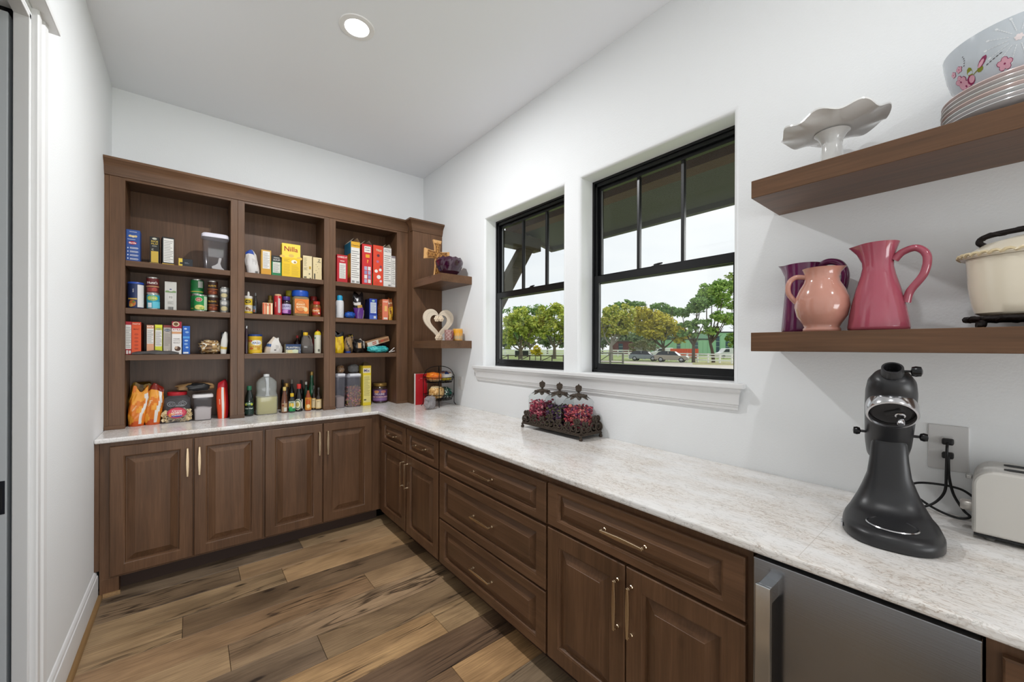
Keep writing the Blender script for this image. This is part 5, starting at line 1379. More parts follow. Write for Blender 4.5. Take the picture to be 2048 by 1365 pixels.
GRY = [('rect', 0, 0.55, 1, 0.98, '#9a9c9c'), ('oval', 0.45, 0.75, 0.25, 0.15, '#dad8d2'), ('oval', 0.45, 0.26, 0.28, 0.2, '#cdbf92')]
t1, hh = can('lower grey and cream can beside the middle divider', 440.0, 459.5, 598.5, 3.60, ZB, '#7d7d78', GRY)
can('upper grey and cream can beside the middle divider', 440.0, 459.0, 574.5, 3.60, ZB+hh+0.0004, '#7d7d78', GRY)

yc_ = 3.585
G3 = 'boxes on the third shelf'
carton('cracker_box', 'red carton with a white nutrition panel at the left end of the third shelf', 'box', 251.4, 262.9, 643.5, yc_, ZC, 0.12, '#a81f2c', NUT(0.0, 0.17, 0.95, 0.90) + [('rect', 0.1, 0.02, 0.42, 0.13, '#d9d2cc'), ('rect', 0.55, 0.03, 0.9, 0.12, '#d9d2cc')], group=G3)
carton('cereal_box', 'orange carton with a dark right side, third shelf', 'box', 263.4, 282.2, 644.5, yc_, ZC, 0.19, '#d9552b', [('rect', 0.0, 0.0, 1, 1, '#d9552b'), ('rect', 0.0, 0.9, 1, 1, '#c8432a'), ('text', 'PASTA', 0.5, 0.94, 0.8, 0.06, '#f4d8c0'), ('text', 'MAC', 0.5, 0.78, 0.6, 0.08, '#8c2a14')] + [('oval', 0.5, 0.62-0.11*i, 0.22, 0.03, '#b84424') for i in range(5)], sidecol='#7a2c17', sideops=[('text', 'CHEESE', 0.5, 0.5, 0.7, 0.16, '#e08a3a', 1.2)], group=G3)
carton('cereal_box', 'peach and white slim carton, third shelf', 'box', 293.3, 307.9, 650.5, 3.60, ZC, 0.14, '#dba27e', [('rect', 0, 0.90, 1, 1, '#c98a66'), ('text', 'RICE', 0.5, 0.95, 0.85, 0.06, '#fff4e8')] + NUT(0.04, 0.36, 0.96, 0.88), group=G3)
carton('cereal_box', 'lime yellow slim carton, third shelf', 'box', 309.8, 324.6, 650, 3.60, ZC, 0.14, '#cfcf38', [('rect', 0, 0.92, 1, 1, '#dfe04a'), ('oval', 0.5, 0.86, 0.4, 0.03, '#6d7a2a'), ('text', 'LEMON', 0.5, 0.86, 0.7, 0.04, '#f2f2d0')] + NUT(0.05, 0.27, 0.95, 0.82), group=G3)
carton('cereal_box', 'grey carton with a maroon top band, third shelf', 'box', 326.6, 342.9, 651, 3.60, ZC, 0.14, '#b5aca3', [('rect', 0, 0.92, 1, 1, '#8a3c36'), ('oval', 0.5, 0.83, 0.38, 0.045, '#39495e'), ('text', 'GRAIN', 0.5, 0.83, 0.6, 0.05, '#d5d9de'), ('lines', 0.15, 0.3, 0.85, 0.74, 12, '#8e867e', 0.35), ('oval', 0.5, 0.12, 0.08, 0.05, '#d7cbb8')], group=G3)
carton('cereal_box', 'white carton with a crimson top and a bowl picture, third shelf', 'box', 343.6, 363.2, 643.5, yc_, ZC, 0.14, '#e6e2de', [('rect', 0, 0.79, 1, 1, '#9c1f36'), ('oval', 0.42, 0.92, 0.36, 0.075, '#d8c6a6'), ('oval', 0.42, 0.92, 0.24, 0.05, '#6a4a2a'), ('text', 'XTRA', 0.5, 0.75, 0.85, 0.09, '#b02a3a'), ('rect', 0, 0.625, 1, 0.69, '#d29a6e'), ('text', 'CARAMEL', 0.5, 0.47, 0.7, 0.05, '#5a5050'), ('text', 'CHOCOLATE', 0.5, 0.41, 0.7, 0.05, '#5a5050'), ('text', 'SEASALT', 0.5, 0.35, 0.7, 0.05, '#5a5050'), ('oval', 0.6, 0.17, 0.32, 0.07, '#4a2f22'), ('oval', 0.45, 0.20, 0.15, 0.045, '#b9a08a')], group=G3)
carton('cereal_box', 'bright blue slim carton at the right end of the box row, third shelf', 'box', 365.2, 380.0, 652.5, yc_, ZC, 0.14, '#2160b8', [('oval', 0.4, 0.9, 0.2, 0.03, '#b9cfe8'), ('oval', 0.6, 0.78, 0.25, 0.035, '#8fb2dd'), ('rect', 0.05, 0.56, 0.95, 0.63, '#4f9ad8'), ('oval', 0.5, 0.48, 0.25, 0.03, '#a8c4e4'), ('oval', 0.45, 0.36, 0.25, 0.035, '#7ea6d8'), ('oval', 0.6, 0.24, 0.2, 0.03, '#a8c4e4'), ('rect', 0.1, 0.02, 0.8, 0.08, '#d5dbe4')], group=G3)
pz = thing('foil_packet', 'flat dark foil packet lying in front of the box row on the third shelf', 'packet', ((on_y(3.565, 311, 700)).x, 3.567, ZC), 0, 'bags and pouches on the pantry shelves')
b = B(); n = 24
for j, (yy, zz) in enumerate(((-0.010, 0.0), (-0.014, 0.006), (-0.008, 0.020), (0.012, 0.026), (0.014, 0.0))):
    for i in range(n):
        f = i/(n-1); b.v.append((-0.115+0.235*f, yy+0.002*math.sin(9*f+j), max(0.0, zz*(0.55+0.5*math.sin(PI*f)) + (0.002*math.sin(17*f+2*j) if zz else 0))))
for j in range(4):
    for i in range(n-1): b.face((j*n+i, j*n+i+1, (j+1)*n+i+1, (j+1)*n+i))
b.build('packet', M('#4a4746', 0.35), pz, smooth=60)
heap('nut_bag', 'crinkled clear bag of tan rinds at the right of the third shelf', 'bag', (on_y(3.60, 421, 700).x, 3.645, ZC), (0.125, 0.12, 0.092), 0, ['#8c6a42', '#b89766', '#d8c39a', '#5f4326', '#e8e2d4'], 5, (0.30, 4.0), pick=lambda a, f, r: r.choice((0, 0, 1, 1, 2, 3, 4)))
bag('snack_tube', 'white and yellow pouch leaning against the divider, third shelf', 'pouch', (on_y(3.60, 449.5, 700).x-0.008, 3.605, ZC), 0.042, 0.04, 0.158, 0, ['#d9d8d2', '#d3b04a', '#3c3c40'], lambda a, f: 1 if 0.2 < f < 0.34 else 0, 8, lean=(0.018, 0), top=0.1, crumple=0.04)
carton('spice_box', 'small black box with a grey emblem behind the white pouch, third shelf', 'box', 442.5, 453, 665, 3.68, ZC, 0.04, '#202228', [('oval', 0.5, 0.82, 0.4, 0.14, '#a5a7ab'), ('oval', 0.4, 0.84, 0.08, 0.03, '#33353a'), ('oval', 0.6, 0.84, 0.08, 0.03, '#33353a')], group=G3)

# worktop, left bay
CH = ['#d5751f', '#e59a35', '#c4521c', '#d9d5cf', '#7a2216', '#b98a2e']
def chip_pick(a, f):
    e = math.cos(a) + 0.16*math.sin(7*f) - 0.12*f
    if math.sin(a) < 0.1 and 0.22 < e < 0.62 and 0.05 < f < 0.88: return 3
    return 2 if f < 0.10+0.05*math.sin(3*a) else (1 if noise.noise((1.6*math.cos(a), 1.6*math.sin(a), 3.1*f)) > 0.12 else 0)
bag('chip_bag', 'orange chip bag nearest the left end of the worktop', 'bag', (on_z(Z0, 271, 850).x+0.008, 3.63, Z0), 0.092, 0.095, 0.245, 0.1, CH, chip_pick, 21, n=48, k=34, lean=(0.028, 0.015), top=0.55, crumple=0.17, rough=0.28, prints=[('text', 'CHEDDAR', 0.30, 0.50, 0.5, 0.08, '#f3dfb0', 1.2)])
bag('chip_bag', 'orange chip bag with a maroon top, second on the worktop', 'bag', (on_z(Z0, 305, 847).x+0.004, 3.635, Z0), 0.090, 0.095, 0.255, -0.05, CH, lambda a, f: 4 if f > 0.87 else chip_pick(a, f), 34, n=48, k=34, lean=(0.02, 0.02), top=0.6, crumple=0.17, rough=0.28, prints=[('text', 'CRISPS', 0.30, 0.55, 0.5, 0.08, '#f3dfb0', 1.2)])
bag('chip_bag', 'dark gold chip bag standing behind the two orange bags', 'bag', (on_y(3.75, 282, 800).x, 3.755, Z0), 0.12, 0.06, 0.262, 0, ['#8d6a22', '#5b431a', '#b08a34'], lambda a, f: (int(a*5)+int(f*9)) % 3, 55, top=0.7, crumple=0.1)
def barrel_jar():
    a, c = on_y(3.60, 323, 800), on_y(3.60, 383.5, 800); w = c.x-a.x
    t = thing('cracker_jar', 'big clear barrel jar half full of animal crackers, red lid', 'jar', ((a.x+c.x)/2, 3.60+0.085, Z0), 0, 'clear storage containers')
    hw, hy = w/2, 0.083
    secs = [(0.0, 0, 0, hw*0.93, hy*0.93, 4.5), (0.008, 0, 0, hw, hy, 4.5), (0.080, 0, 0, hw, hy, 4.5), (0.092, 0, 0, hw*0.93, hy*0.95, 4.2), (0.104, 0, 0, hw*0.96, hy*0.97, 4.2), (0.155, 0, 0, hw*0.94, hy*0.95, 4), (0.172, 0, 0, hw*0.80, hy*0.8, 3), (0.182, 0, 0, hw*0.66, hy*0.66, 2.4), (0.186, 0, 0, hw*0.62, hy*0.62, 2)]
    b = B(); loft(b, secs, 44, cap1=False); b.build('jar_body', cglass((0.80, 0.80, 0.82), 0.16, '#9a9a9e'), t, smooth=45)
    l = B(); l.lathe([(hw*0.66, 0.184), (hw*0.68, 0.187), (hw*0.68, 0.205), (hw*0.64, 0.208), (0, 0.208)], seg=36); l.build('lid', M('#b5202c', 0.35), t, smooth=40)
    rng = random.Random(9); p = B()
    for q in range(330):
        x = rng.uniform(-hw*0.94, hw*0.94); y = rng.choice((-1, -1, -1, rng.uniform(-1, 1)))*hy*0.93; z = rng.uniform(0.013, 0.082)
        st = len(p.v); p.box(-0.010, -0.002, -0.006, 0.010, 0.002, 0.006, rng.choice((0, 0, 1, 2, 2, 3)))
        p.xf(Matrix.Translation((x, y, z)) @ Matrix.Rotation(rng.uniform(0, 6.3), 4, 'Y') @ Matrix.Rotation(rng.uniform(-.5, .5), 4, 'X'), st)
    o = p.build('crackers', [M('#c9b184', .7), M('#3c2f22', .7), M('#e0cda6', .7), M('#a58a5c', .7)], t, fixn=False); o['kind'] = 'stuff'; o['label'] = 'heap of pale animal crackers in the lower half of the jar'
    def mp(x, zz, off): return Vector((x, -hy*(1-0.18*abs(x/hw)**4)-0.001-off, 0.030+zz))
    P = Print(mp, w*0.66, 0.075); P.oval(0.5, 0.5, 0.5, 0.5, '#b3243c', 28); P.oval(0.5, 0.56, 0.42, 0.38, '#cf4258', 28); P.oval(0.24, 0.34, 0.16, 0.2, '#d8863c'); P.oval(0.5, 0.22, 0.3, 0.12, '#4a3a8c'); P.text('Circus', 0.5, 0.70, 0.5, 0.18, '#f6efe6'); P.text('ANIMAL', 0.5, 0.50, 0.6, 0.18, '#f6efe6'); P.text('Crackers', 0.5, 0.31, 0.5, 0.13, '#f6efe6'); P.build(t, 0.4, 'label')
    e = B()
    for sx in (-1, 1):
        e.tube([(sx*0.030 + 0.020*math.cos(a_), -hy*0.965, 0.130 + 0.016*math.sin(a_)) for a_ in [2*PI*i/20 for i in range(20)]], 0.0022, 6, closed=True)
        e.tube([(sx*0.030 + 0.010*math.cos(a_), -hy*0.965, 0.130 + 0.008*math.sin(a_)) for a_ in [2*PI*i/16 for i in range(16)]], 0.002, 6, closed=True)
    e.build('embossing', cglass((0.9, 0.9, 0.92), 0.3, '#d8d8dc'), t, smooth=60)
barrel_jar()
t, w_, h_ = tub('flour_tub', 'clear tub of white flour with a white lid on the worktop', 384.8, 427.0, 790, 3.585, Z0, 0.125, '#dedada', content=(M('#d8d0cc', 0.9, name='flour'), 0.46))
kraft = heap('coffee_bag', 'brown and black paper bag lying across the jar and the flour tub', 'bag', (on_y(3.66, 393, 775).x, 3.672, Z0+0.2085), (0.21, 0.10, 0.055), 0.06, ['#8c6d48', '#1b1b1d', '#a5835a'], 17, (0.22, 3.2), pick=lambda a, f, r: (0 if math.cos(a) < -0.45 else (2 if math.cos(a) > 0.72 else 1)))
bag('snack_pouch', 'orange red pouch with a white stripe standing by the middle divider', 'pouch', (on_y(3.60, 448, 800).x-0.006, 3.625, Z0), 0.074, 0.07, 0.262, 0, ['#d8481f', '#e4e0da', '#b21f2c'], lambda a, f: 1 if abs(math.cos(a)-0.10) < 0.13 and math.sin(a) < 0 and f < 0.82 else (2 if f > 0.86 or math.cos(a) > 0.45 else 0), 71, lean=(0.0, 0.015), top=0.6, crumple=0.05, prints=[('text', 'GRAHAM', 0.27, 0.45, 0.55, 0.14, '#f3dcc0', 1.57)])

# ------------------------------------------------------------------ middle bay
bag('sugar_bag', 'white paper bag with a blue folded top, left of the middle top shelf', 'bag', (on_y(3.62, 506.5, 530).x, 3.640, ZA), 0.100, 0.085, 0.175, 0, ['#d8d5d3', '#2a4aa0', '#b9b2b0'], lambda a, f: 1 if f > 0.86 and math.cos(a) < 0.55 else (2 if f < 0.35 and math.cos(a) < -0.6 else 0), 81, lean=(-0.022, 0.01), top=0.75, cone=0.25, crumple=0.10, n=40, k=28, rough=0.6, prints=[('lines', 0.5, 0.42, 0.85, 0.68, 7, '#9a9795', 0.3)] + [('rect', 0.60+0.04*i, 0.03, 0.625+0.04*i, 0.13, '#55524f') for i in range(6)])
G1 = 'boxes on the middle top shelf'
carton('pudding_box', 'mustard yellow carton with a white nutrition panel, middle top shelf', 'box', 522.4, 542.3, 500.5, 3.585, ZA, 0.06, '#c99a3c', NUT(0.16, 0.25, 0.88, 0.95) + [('rect', 0, 0.0, 1, 0.2, '#d0962c')], group=G1)
carton('soup_box', 'green carton with a black top and pale panel, middle top shelf', 'box', 543.4, 562.8, 512, 3.585, ZA, 0.06, '#1f7a48', [('rect', 0, 0.70, 1, 1.0, '#1c1f1e'), ('text', 'ONION', 0.5, 0.90, 0.6, 0.08, '#d8d8d0'), ('text', 'SOUP', 0.5, 0.79, 0.7, 0.08, '#d8d8d0'), ('rect', 0.12, 0.15, 0.88, 0.68, '#cfcfc4'), ('lines', 0.17, 0.18, 0.83, 0.64, 9, '#8b8d84', 0.35)], group=G1)
carton('wafer_box', 'tall bright yellow wafer carton with red lettering, middle top shelf', 'box', 564.0, 600.7, 488.5, 3.575, ZA, 0.065, '#e6c32c', [('rect', 0.0, 0.58, 1, 1, '#ecd04a'), ('oval', 0.02, 0.60, 0.14, 0.045, '#d9b25a'), ('oval', 0.50, 0.645, 0.15, 0.05, '#d9b25a'), ('oval', 0.95, 0.585, 0.16, 0.05, '#d9b25a'), ('rect', 0.0, 0.0, 1, 0.585, '#e6bf22'), ('oval', 0.66, 0.47, 0.16, 0.055, '#efe8d8'), ('oval', 0.70, 0.46, 0.07, 0.03, '#a88a5c'), ('text', 'Nilla', 0.48, 0.845, 0.74, 0.15, '#a02c1c'), ('lines', 0.1, 0.46, 0.4, 0.55, 3, '#a5842a', 0.3), ('lines', 0.08, 0.08, 0.42, 0.40, 9, '#c7a02a', 0.3), ('lines', 0.52, 0.06, 0.92, 0.38, 10, '#c7a02a', 0.3)], group=G1)
carton('mix_box', 'cream carton with small print beside the yellow wafer carton', 'box', 606.0, 624.2, 512, 3.58, ZA, 0.05, '#dccba0', [('lines', 0.1, 0.55, 0.45, 0.93, 10, '#8f8468', 0.35), ('rect', 0.66, 0.43, 0.88, 0.55, '#b8962f'), ('lines', 0.1, 0.38, 0.5, 0.50, 3, '#8f8468'), ('rect', 0.1, 0.03, 0.4, 0.10, '#6b624d'), ('oval', 0.7, 0.22, 0.08, 0.03, '#6b624d'), ('rect', 0.72, 0.02, 0.9, 0.06, '#6b624d')], group=G1)
carton('mix_box', 'cream carton with a big black letter, right end of the middle top shelf', 'box', 626.0, 643.6, 515.5, 3.58, ZA, 0.05, '#d9c698', [('text', 'Z', 0.68, 0.87, 0.3, 0.11, '#3b382f'), ('lines', 0.45, 0.78, 0.92, 0.82, 1, '#3b382f')] + [('oval', 0.5+0.15*((i*7) % 3-1), 0.68-0.09*i, 0.05, 0.012, '#77694a') for i in range(5)] + [('rect', 0.12, 0.03, 0.26, 0.27, '#3b382f')], group=G1)
G2 = 'jars and packets on the middle second shelf'
WHT = M('#d8d5cf', 0.4)
round_pack('mix_canister', 'white and yellow drink canister with a pull-tab lid, left end of the middle second shelf', 'canister', 489.2, 505.6, 592, 3.58, ZB, [('canister_body', [(0.97, 0), (1, 0.02), (1, 0.88)], M('#ddd2a8', 0.45)), ('cap', [(1.04, 0.88), (1.04, 0.97), (0.9, 1.0), (0, 1.0)], WHT), ('pull_tab', [(0.0, 1.0), (0.25, 1.0), (0.34, 1.10), (0.22, 1.24), (0.0, 1.26)], WHT)],
    [('rect', 0, 0.55, 1, 0.95, '#d8b832'), ('oval', 0.45, 0.77, 0.26, 0.12, '#2d2a22'), ('text', 'MALT', 0.45, 0.77, 0.36, 0.09, '#e8d860'), ('rect', 0, 0.12, 1, 0.54, '#d9cdb4'), ('oval', 0.4, 0.3, 0.16, 0.12, '#7d5a3c'), ('oval', 0.6, 0.24, 0.12, 0.1, '#8f6a48'), ('rect', 0, 0, 1, 0.11, '#d0ae2c')], lab=(1.003, 0.03, 0.87), group=G2)
bottle('slim dark sauce bottle with a steel pourer on the middle second shelf', 506.2, 516.8, 586, 3.585, ZB, [(0.9, 0), (1, 0.02), (1, 0.5), (0.7, 0.66), (0.4, 0.78), (0.36, 0.92)], M('#1a1514', 0.15, 0, 0.5), M('#6d6c6c', 0.3, 0.8), [('rect', 0.1, 0.1, 0.5, 0.75, '#5a6a7c'), ('oval', 0.3, 0.25, 0.15, 0.15, '#a55a3a')], lab=(1.003, 0.03, 0.5), group=G2)
carton('tea_box', 'low orange and cream striped carton, middle second shelf', 'box', 525.2, 545.6, 606, 3.585, ZB, 0.06, '#dda27e', [('rect', 0.02, 0.02, 0.14, 0.95, '#c9502c'), ('rect', 0.30, 0.02, 0.40, 0.95, '#d8683c'), ('rect', 0.42, 0.02, 0.58, 0.95, '#ecdcb8'), ('rect', 0.66, 0.02, 0.78, 0.95, '#d8683c'), ('rect', 0.80, 0.02, 0.93, 0.95, '#ecdcb8'), ('text', 'TEA', 0.5, 0.82, 0.6, 0.16, '#a5361c')], group=G2)
JAR = [(0.92, 0), (1, 0.03), (1, 0.62), (0.88, 0.76), (0.72, 0.80)]
def jar(label, u0, u1, vt, y, z, glass, cap, ops=(), lab=(1.004, 0.10, 0.60), group=G2, shape=None, name='food_jar', cf=0.80):
    sh = shape or JAR; rt = sh[-1][0]
    return round_pack(name, label, 'jar', u0, u1, vt, y, z, [('jar_body', sh, glass), ('cap', [(rt*1.14, cf), (rt*1.16, cf+0.01), (rt*1.16, 0.985), (rt*1.08, 1.0), (0, 1.0)], cap)], ops, lab=lab, group=group)
jar('small olive jar behind the striped carton, middle second shelf', 535.5, 547.0, 591.5, 3.69, ZB, M('#6a5a2c', 0.25), M('#8a7434', 0.35, 0.5))
round_pack('spice_tin', 'red seasoning tin with a cream cap, middle second shelf', 'tin', 548.8, 564.8, 588.5, 3.585, ZB, [('tin_body', [(0.96, 0), (1, 0.02), (1, 0.90), (0.9, 0.92)], M('#b32a30', 0.35)), ('cap', [(0.86, 0.92), (0.86, 0.985), (0.8, 1.0), (0, 1.0)], M('#c9a077', 0.5))], [('oval', 0.62, 0.18, 0.12, 0.10, '#dcd8d0'), ('rect', 0.50, 0.1, 0.72, 0.9, '#c9b6b6'), ('lines', 0.53, 0.3, 0.7, 0.85, 8, '#7c3a40'), ('text', 'CREOLE', 0.28, 0.55, 0.5, 0.12, '#f0dcc0', 1.57)], lab=(1.003, 0.03, 0.88), group=G2)
jar('yellow capped jar behind the jam, middle second shelf', 571.0, 591.5, 581.5, 3.70, ZB, M('#8a7c20', 0.3), M('#a59a26', 0.4))
jar('purple jam jar with a violet lid, middle second shelf', 564.6, 583.4, 593, 3.59, ZB, M('#22101f', 0.15, 0, 0.5), M('#3f2a78', 0.4), [('rect', 0, 0, 1, 0.45, '#7a2c8c'), ('rect', 0.0, 0.42, 1, 1, '#b7b0cf'), ('text', 'GRAPE', 0.45, 0.74, 0.6, 0.2, '#3a3170'), ('oval', 0.42, 0.22, 0.28, 0.18, '#c48ac8'), ('oval', 0.68, 0.2, 0.1, 0.12, '#4c2468')])
def cracker_tub():
    a, c = on_y(3.585, 586.8, 620), on_y(3.585, 620.0, 620); w = c.x-a.x; top = on_y(3.585, 605, 581).z-ZB
    t = thing('cracker_tub', 'square clear tub of sandwich crackers with a wide blue lid', 'tub', ((a.x+c.x)/2, 3.585+0.065, ZB), 0, G2)
    b = B(); loft(b, [(0, 0, 0, w*0.46, 0.060, 5), (0.006, 0, 0, w*0.5, 0.064, 5), (top*0.70, 0, 0, w*0.5, 0.064, 5), (top*0.76, 0, 0, w*0.44, 0.056, 3.5)], 36, cap1=False); b.build('tub_body', cglass((0.9, 0.88, 0.84), 0.35, '#c9b48c'), t, smooth=45)
    l = B(); l.lathe([(w*0.44, top*0.76), (w*0.50, top*0.78), (w*0.51, top*0.82), (w*0.51, top*0.96), (w*0.47, top), (0, top)], seg=36); l.build('lid', M('#1f4fae', 0.35), t, smooth=40)
    cb = B(); loft(cb, [(0.004, 0, 0, w*0.44, 0.056, 5), (top*0.62, 0, 0, w*0.44, 0.056, 5)], 24); cb.build('contents', M('#b5905a', 0.8), t)
    P = Print(lambda x, z, o: Vector((x, -0.0655-o, top*0.10+z)), w*0.84, top*0.56); P.rect(0, 0, 1, 1, '#dd7a2a'); P.oval(0.42, 0.5, 0.40, 0.40, '#b5561c', 24); P.oval(0.42, 0.52, 0.36, 0.36, '#d98a44', 24); P.text('PEANUT', 0.42, 0.62, 0.6, 0.16, '#f4e2c0'); P.text('BUTTER', 0.42, 0.44, 0.6, 0.16, '#f4e2c0'); P.oval(0.78, 0.3, 0.14, 0.16, '#e9c98a'); P.lines(0.1, 0.04, 0.9, 0.10, 1, '#7c3a14'); P.build(t, 0.4, 'label')
cracker_tub()
jar('peanut butter jar with a bright red lid, right end of the middle second shelf', 626.2, 643.4, 603, 3.585, ZB, M('#8a5a2c', 0.3), M('#c4302a', 0.4), [('rect', 0, 0.05, 1, 0.95, '#a8322a'), ('oval', 0.42, 0.6, 0.36, 0.28, '#d98a44'), ('text', 'Peanut', 0.42, 0.62, 0.56, 0.2, '#f4e8d8'), ('oval', 0.7, 0.28, 0.1, 0.12, '#efe2cc')])
jar('peanut butter jar with a dark red lid behind the bright red one', 620.0, 637.5, 593, 3.70, ZB, M('#7c5228', 0.3), M('#8c2a26', 0.4))

G4 = 'jars, bottles and bags on the middle third shelf'
bottle('tall dark bottle with a silver cap at the left end of the middle third shelf', 489.9, 496.6, 652, 3.59, ZC, [(0.95, 0), (1, 0.02), (1, 0.72), (0.86, 0.80), (0.72, 0.90)], M('#33222c', 0.25, 0, 0.4), M('#b9b9bb', 0.25, 0.9), group=G4, cap_from=0.9)
round_pack('starch_canister', 'yellow starch canister with a navy lid, middle third shelf', 'canister', 497.0, 526.2, 669, 3.58, ZC, [('canister_body', [(0.96, 0), (1, 0.02), (1, 0.16), (0.97, 0.18), (0.97, 0.74), (1, 0.76), (1, 0.90)], M('#dfb526', 0.4)), ('cap', [(1.02, 0.90), (1.03, 0.985), (0.98, 1.0), (0, 1.0)], M('#23407c', 0.4))],
    [('rect', 0, 0.02, 1, 0.98, '#e0c25a'), ('oval', 0.22, 0.86, 0.13, 0.11, '#b52a30'), ('oval', 0.58, 0.70, 0.28, 0.24, '#e9ecf2'), ('text', 'ARGO', 0.58, 0.68, 0.46, 0.26, '#1f3a78'), ('text', 'Corn Starch', 0.5, 0.32, 0.6, 0.18, '#b5402a'), ('oval', 0.68, 0.14, 0.1, 0.12, '#c79a2a'), ('oval', 0.30, 0.14, 0.12, 0.1, '#cf6a2c')], lab=(0.975, 0.19, 0.73), group=G4)
bag('flour_bag', 'tan and white paper flour bag rolled shut, middle third shelf', 'bag', (on_y(3.60, 548, 700).x-0.002, 3.632, ZC), 0.150, 0.09, 0.122, 0.0, ['#cdbfae', '#dad6d0', '#3b5a8c'], lambda a, f: 1 if math.cos(a) > -0.35 else (2 if 0.42 < f < 0.62 and math.sin(a) < 0.2 else 0), 93, lean=(0.022, 0.0), top=0.35, cone=0.62, crumple=0.10, n=40, k=28, rough=0.7, group=G4, prints=[('lines', 0.55, 0.2, 0.8, 0.6, 7, '#8c8a88', 0.25), ('rect', 0.5, 0.2, 0.56, 0.27, '#4a4846')])
fp = thing('paper_sheets', 'loose flat paper sachets at the front edge of the middle third shelf', 'paper', (on_y(3.563, 540, 705).x, 3.5625, ZC), 0, G4)
b = B(); b.prism([(-0.115, -0.008), (0.115, -0.009), (0.108, 0.012), (-0.10, 0.013)], 0.0005, 0.003, 'z'); b.xf(Matrix.Translation((0, -0.0005, 0))); b.build('sheet', M('#d0c9bd', 0.7), fp)
b = B(); b.prism([(-0.06, -0.010), (0.10, -0.006), (0.09, 0.010), (-0.05, 0.012)], 0.0032, 0.006, 'z'); b.build('sheet', M('#b9ac9a', 0.7), fp)
carton('nut_tub', 'small navy lidded tub of nuts, middle third shelf', 'tub', 571.5, 602.0, 689, 3.578, ZC, 0.07, '#b9b49a', [('rect', 0, 0.86, 1, 1, '#27416e'), ('rect', 0, 0.42, 1, 0.86, '#3c4f6e'), ('text', 'PLANTERS', 0.45, 0.63, 0.78, 0.26, '#eae6d8'), ('oval', 0.35, 0.2, 0.25, 0.18, '#d9cf9a'), ('oval', 0.62, 0.25, 0.2, 0.2, '#cfd8b8'), ('rect', 0.82, 0.0, 1, 0.86, '#26364f'), ('lines', 0.84, 0.1, 0.98, 0.75, 6, '#aab2bd')], group=G4, rough=0.35)
bottle('dark syrup bottle with a red cap behind the nut tub', 589.5, 602, 671.5, 3.70, ZC, SLIM, M('#241518', 0.2), M('#a52a2c', 0.4), [('rect', 0.1, 0.2, 0.9, 0.8, '#c9b6b0'), ('text', 'SOY', 0.5, 0.5, 0.5, 0.3, '#7a1f22')], lab=(1.004, 0.1, 0.55), group=G4)
bottle('black bottle with a dark cap at the back of the middle third shelf', 600.5, 609, 661, 3.75, ZC, TALL, M('#1c1f1c', 0.2), M('#2c332c', 0.4), group=G4)
def syrup_jug():
    a, c = on_y(3.59, 603.4, 690), on_y(3.59, 627.8, 690); w = c.x-a.x; h = on_y(3.59, 613, 665).z-ZC
    t = thing('syrup_jug', 'clear handled jug half full of dark syrup with a yellow cap', 'jug', ((a.x+c.x)/2, 3.59+0.035, ZC), 0, G4)
    gl = cglass((0.85, 0.82, 0.80), 0.2, '#b7afa9')
    b = B(); loft(b, [(0, 0, 0, w*0.46, 0.030, 4), (0.005, 0, 0, w*0.5, 0.033, 4), (h*0.40, 0, 0, w*0.5, 0.033, 4), (h*0.62, -w*0.06, 0, w*0.38, 0.028, 3), (h*0.80, -w*0.12, 0, w*0.22, 0.018, 2.4), (h*0.86, -w*0.12, 0, w*0.15, 0.014, 2)], 32, cap1=False); b.build('jug_body', gl, t, smooth=50)
    s = B(); loft(s, [(0.003, 0, 0, w*0.45, 0.029, 4), (0.006, 0, 0, w*0.48, 0.031, 4), (h*0.36, 0, 0, w*0.48, 0.031, 4)], 32); s.build('syrup', M('#150d10', 0.15), t, smooth=50)
    hd = B(); hd.tube(spline([(-w*0.02, 0, h*0.82), (w*0.20, 0, h*0.84), (w*0.36, 0, h*0.62), (w*0.45, 0, h*0.36)], 6), 0.0055, 8); hd.build('handle', gl, t, smooth=60)
    cp = B(); cp.lathe([(w*0.19, h*0.85), (w*0.20, h*0.87), (w*0.20, h*0.98), (w*0.17, h), (0, h)], (-w*0.12, 0, 0), 20); cp.build('cap', M('#dab226', 0.4), t, smooth=40)
syrup_jug()
bottle('thin red sauce bottle between the jug and the white spray can', 624.8, 630, 676, 3.67, ZC, SLIM, M('#7c1f1f', 0.2), M('#b52a2a', 0.4), group=G4)
round_pack('spray_can', 'white spray can with a yellow cap, right end of the middle third shelf', 'spray can', 630.0, 643.8, 661.5, 3.582, ZC, [('can_body', [(0.95, 0), (1, 0.02), (1, 0.80)], M('#d6d3c2', 0.35)), ('cap', [(0.98, 0.80), (1.0, 0.82), (0.95, 0.88), (0.70, 0.95), (0.4, 0.97), (0.0, 0.97)], M('#d9c22a', 0.4)), ('nozzle', [(0.18, 0.97), (0.18, 1.02), (0.0, 1.03)], M('#b5302a', 0.4))], [('oval', 0.2, 0.84, 0.1, 0.05, '#3b7a52'), ('lines', 0.3, 0.3, 0.75, 0.85, 12, '#a5a393', 0.3), ('rect', 0.5, 0.06, 0.72, 0.2, '#6a695f')], lab=(1.003, 0.03, 0.79), group=G4)

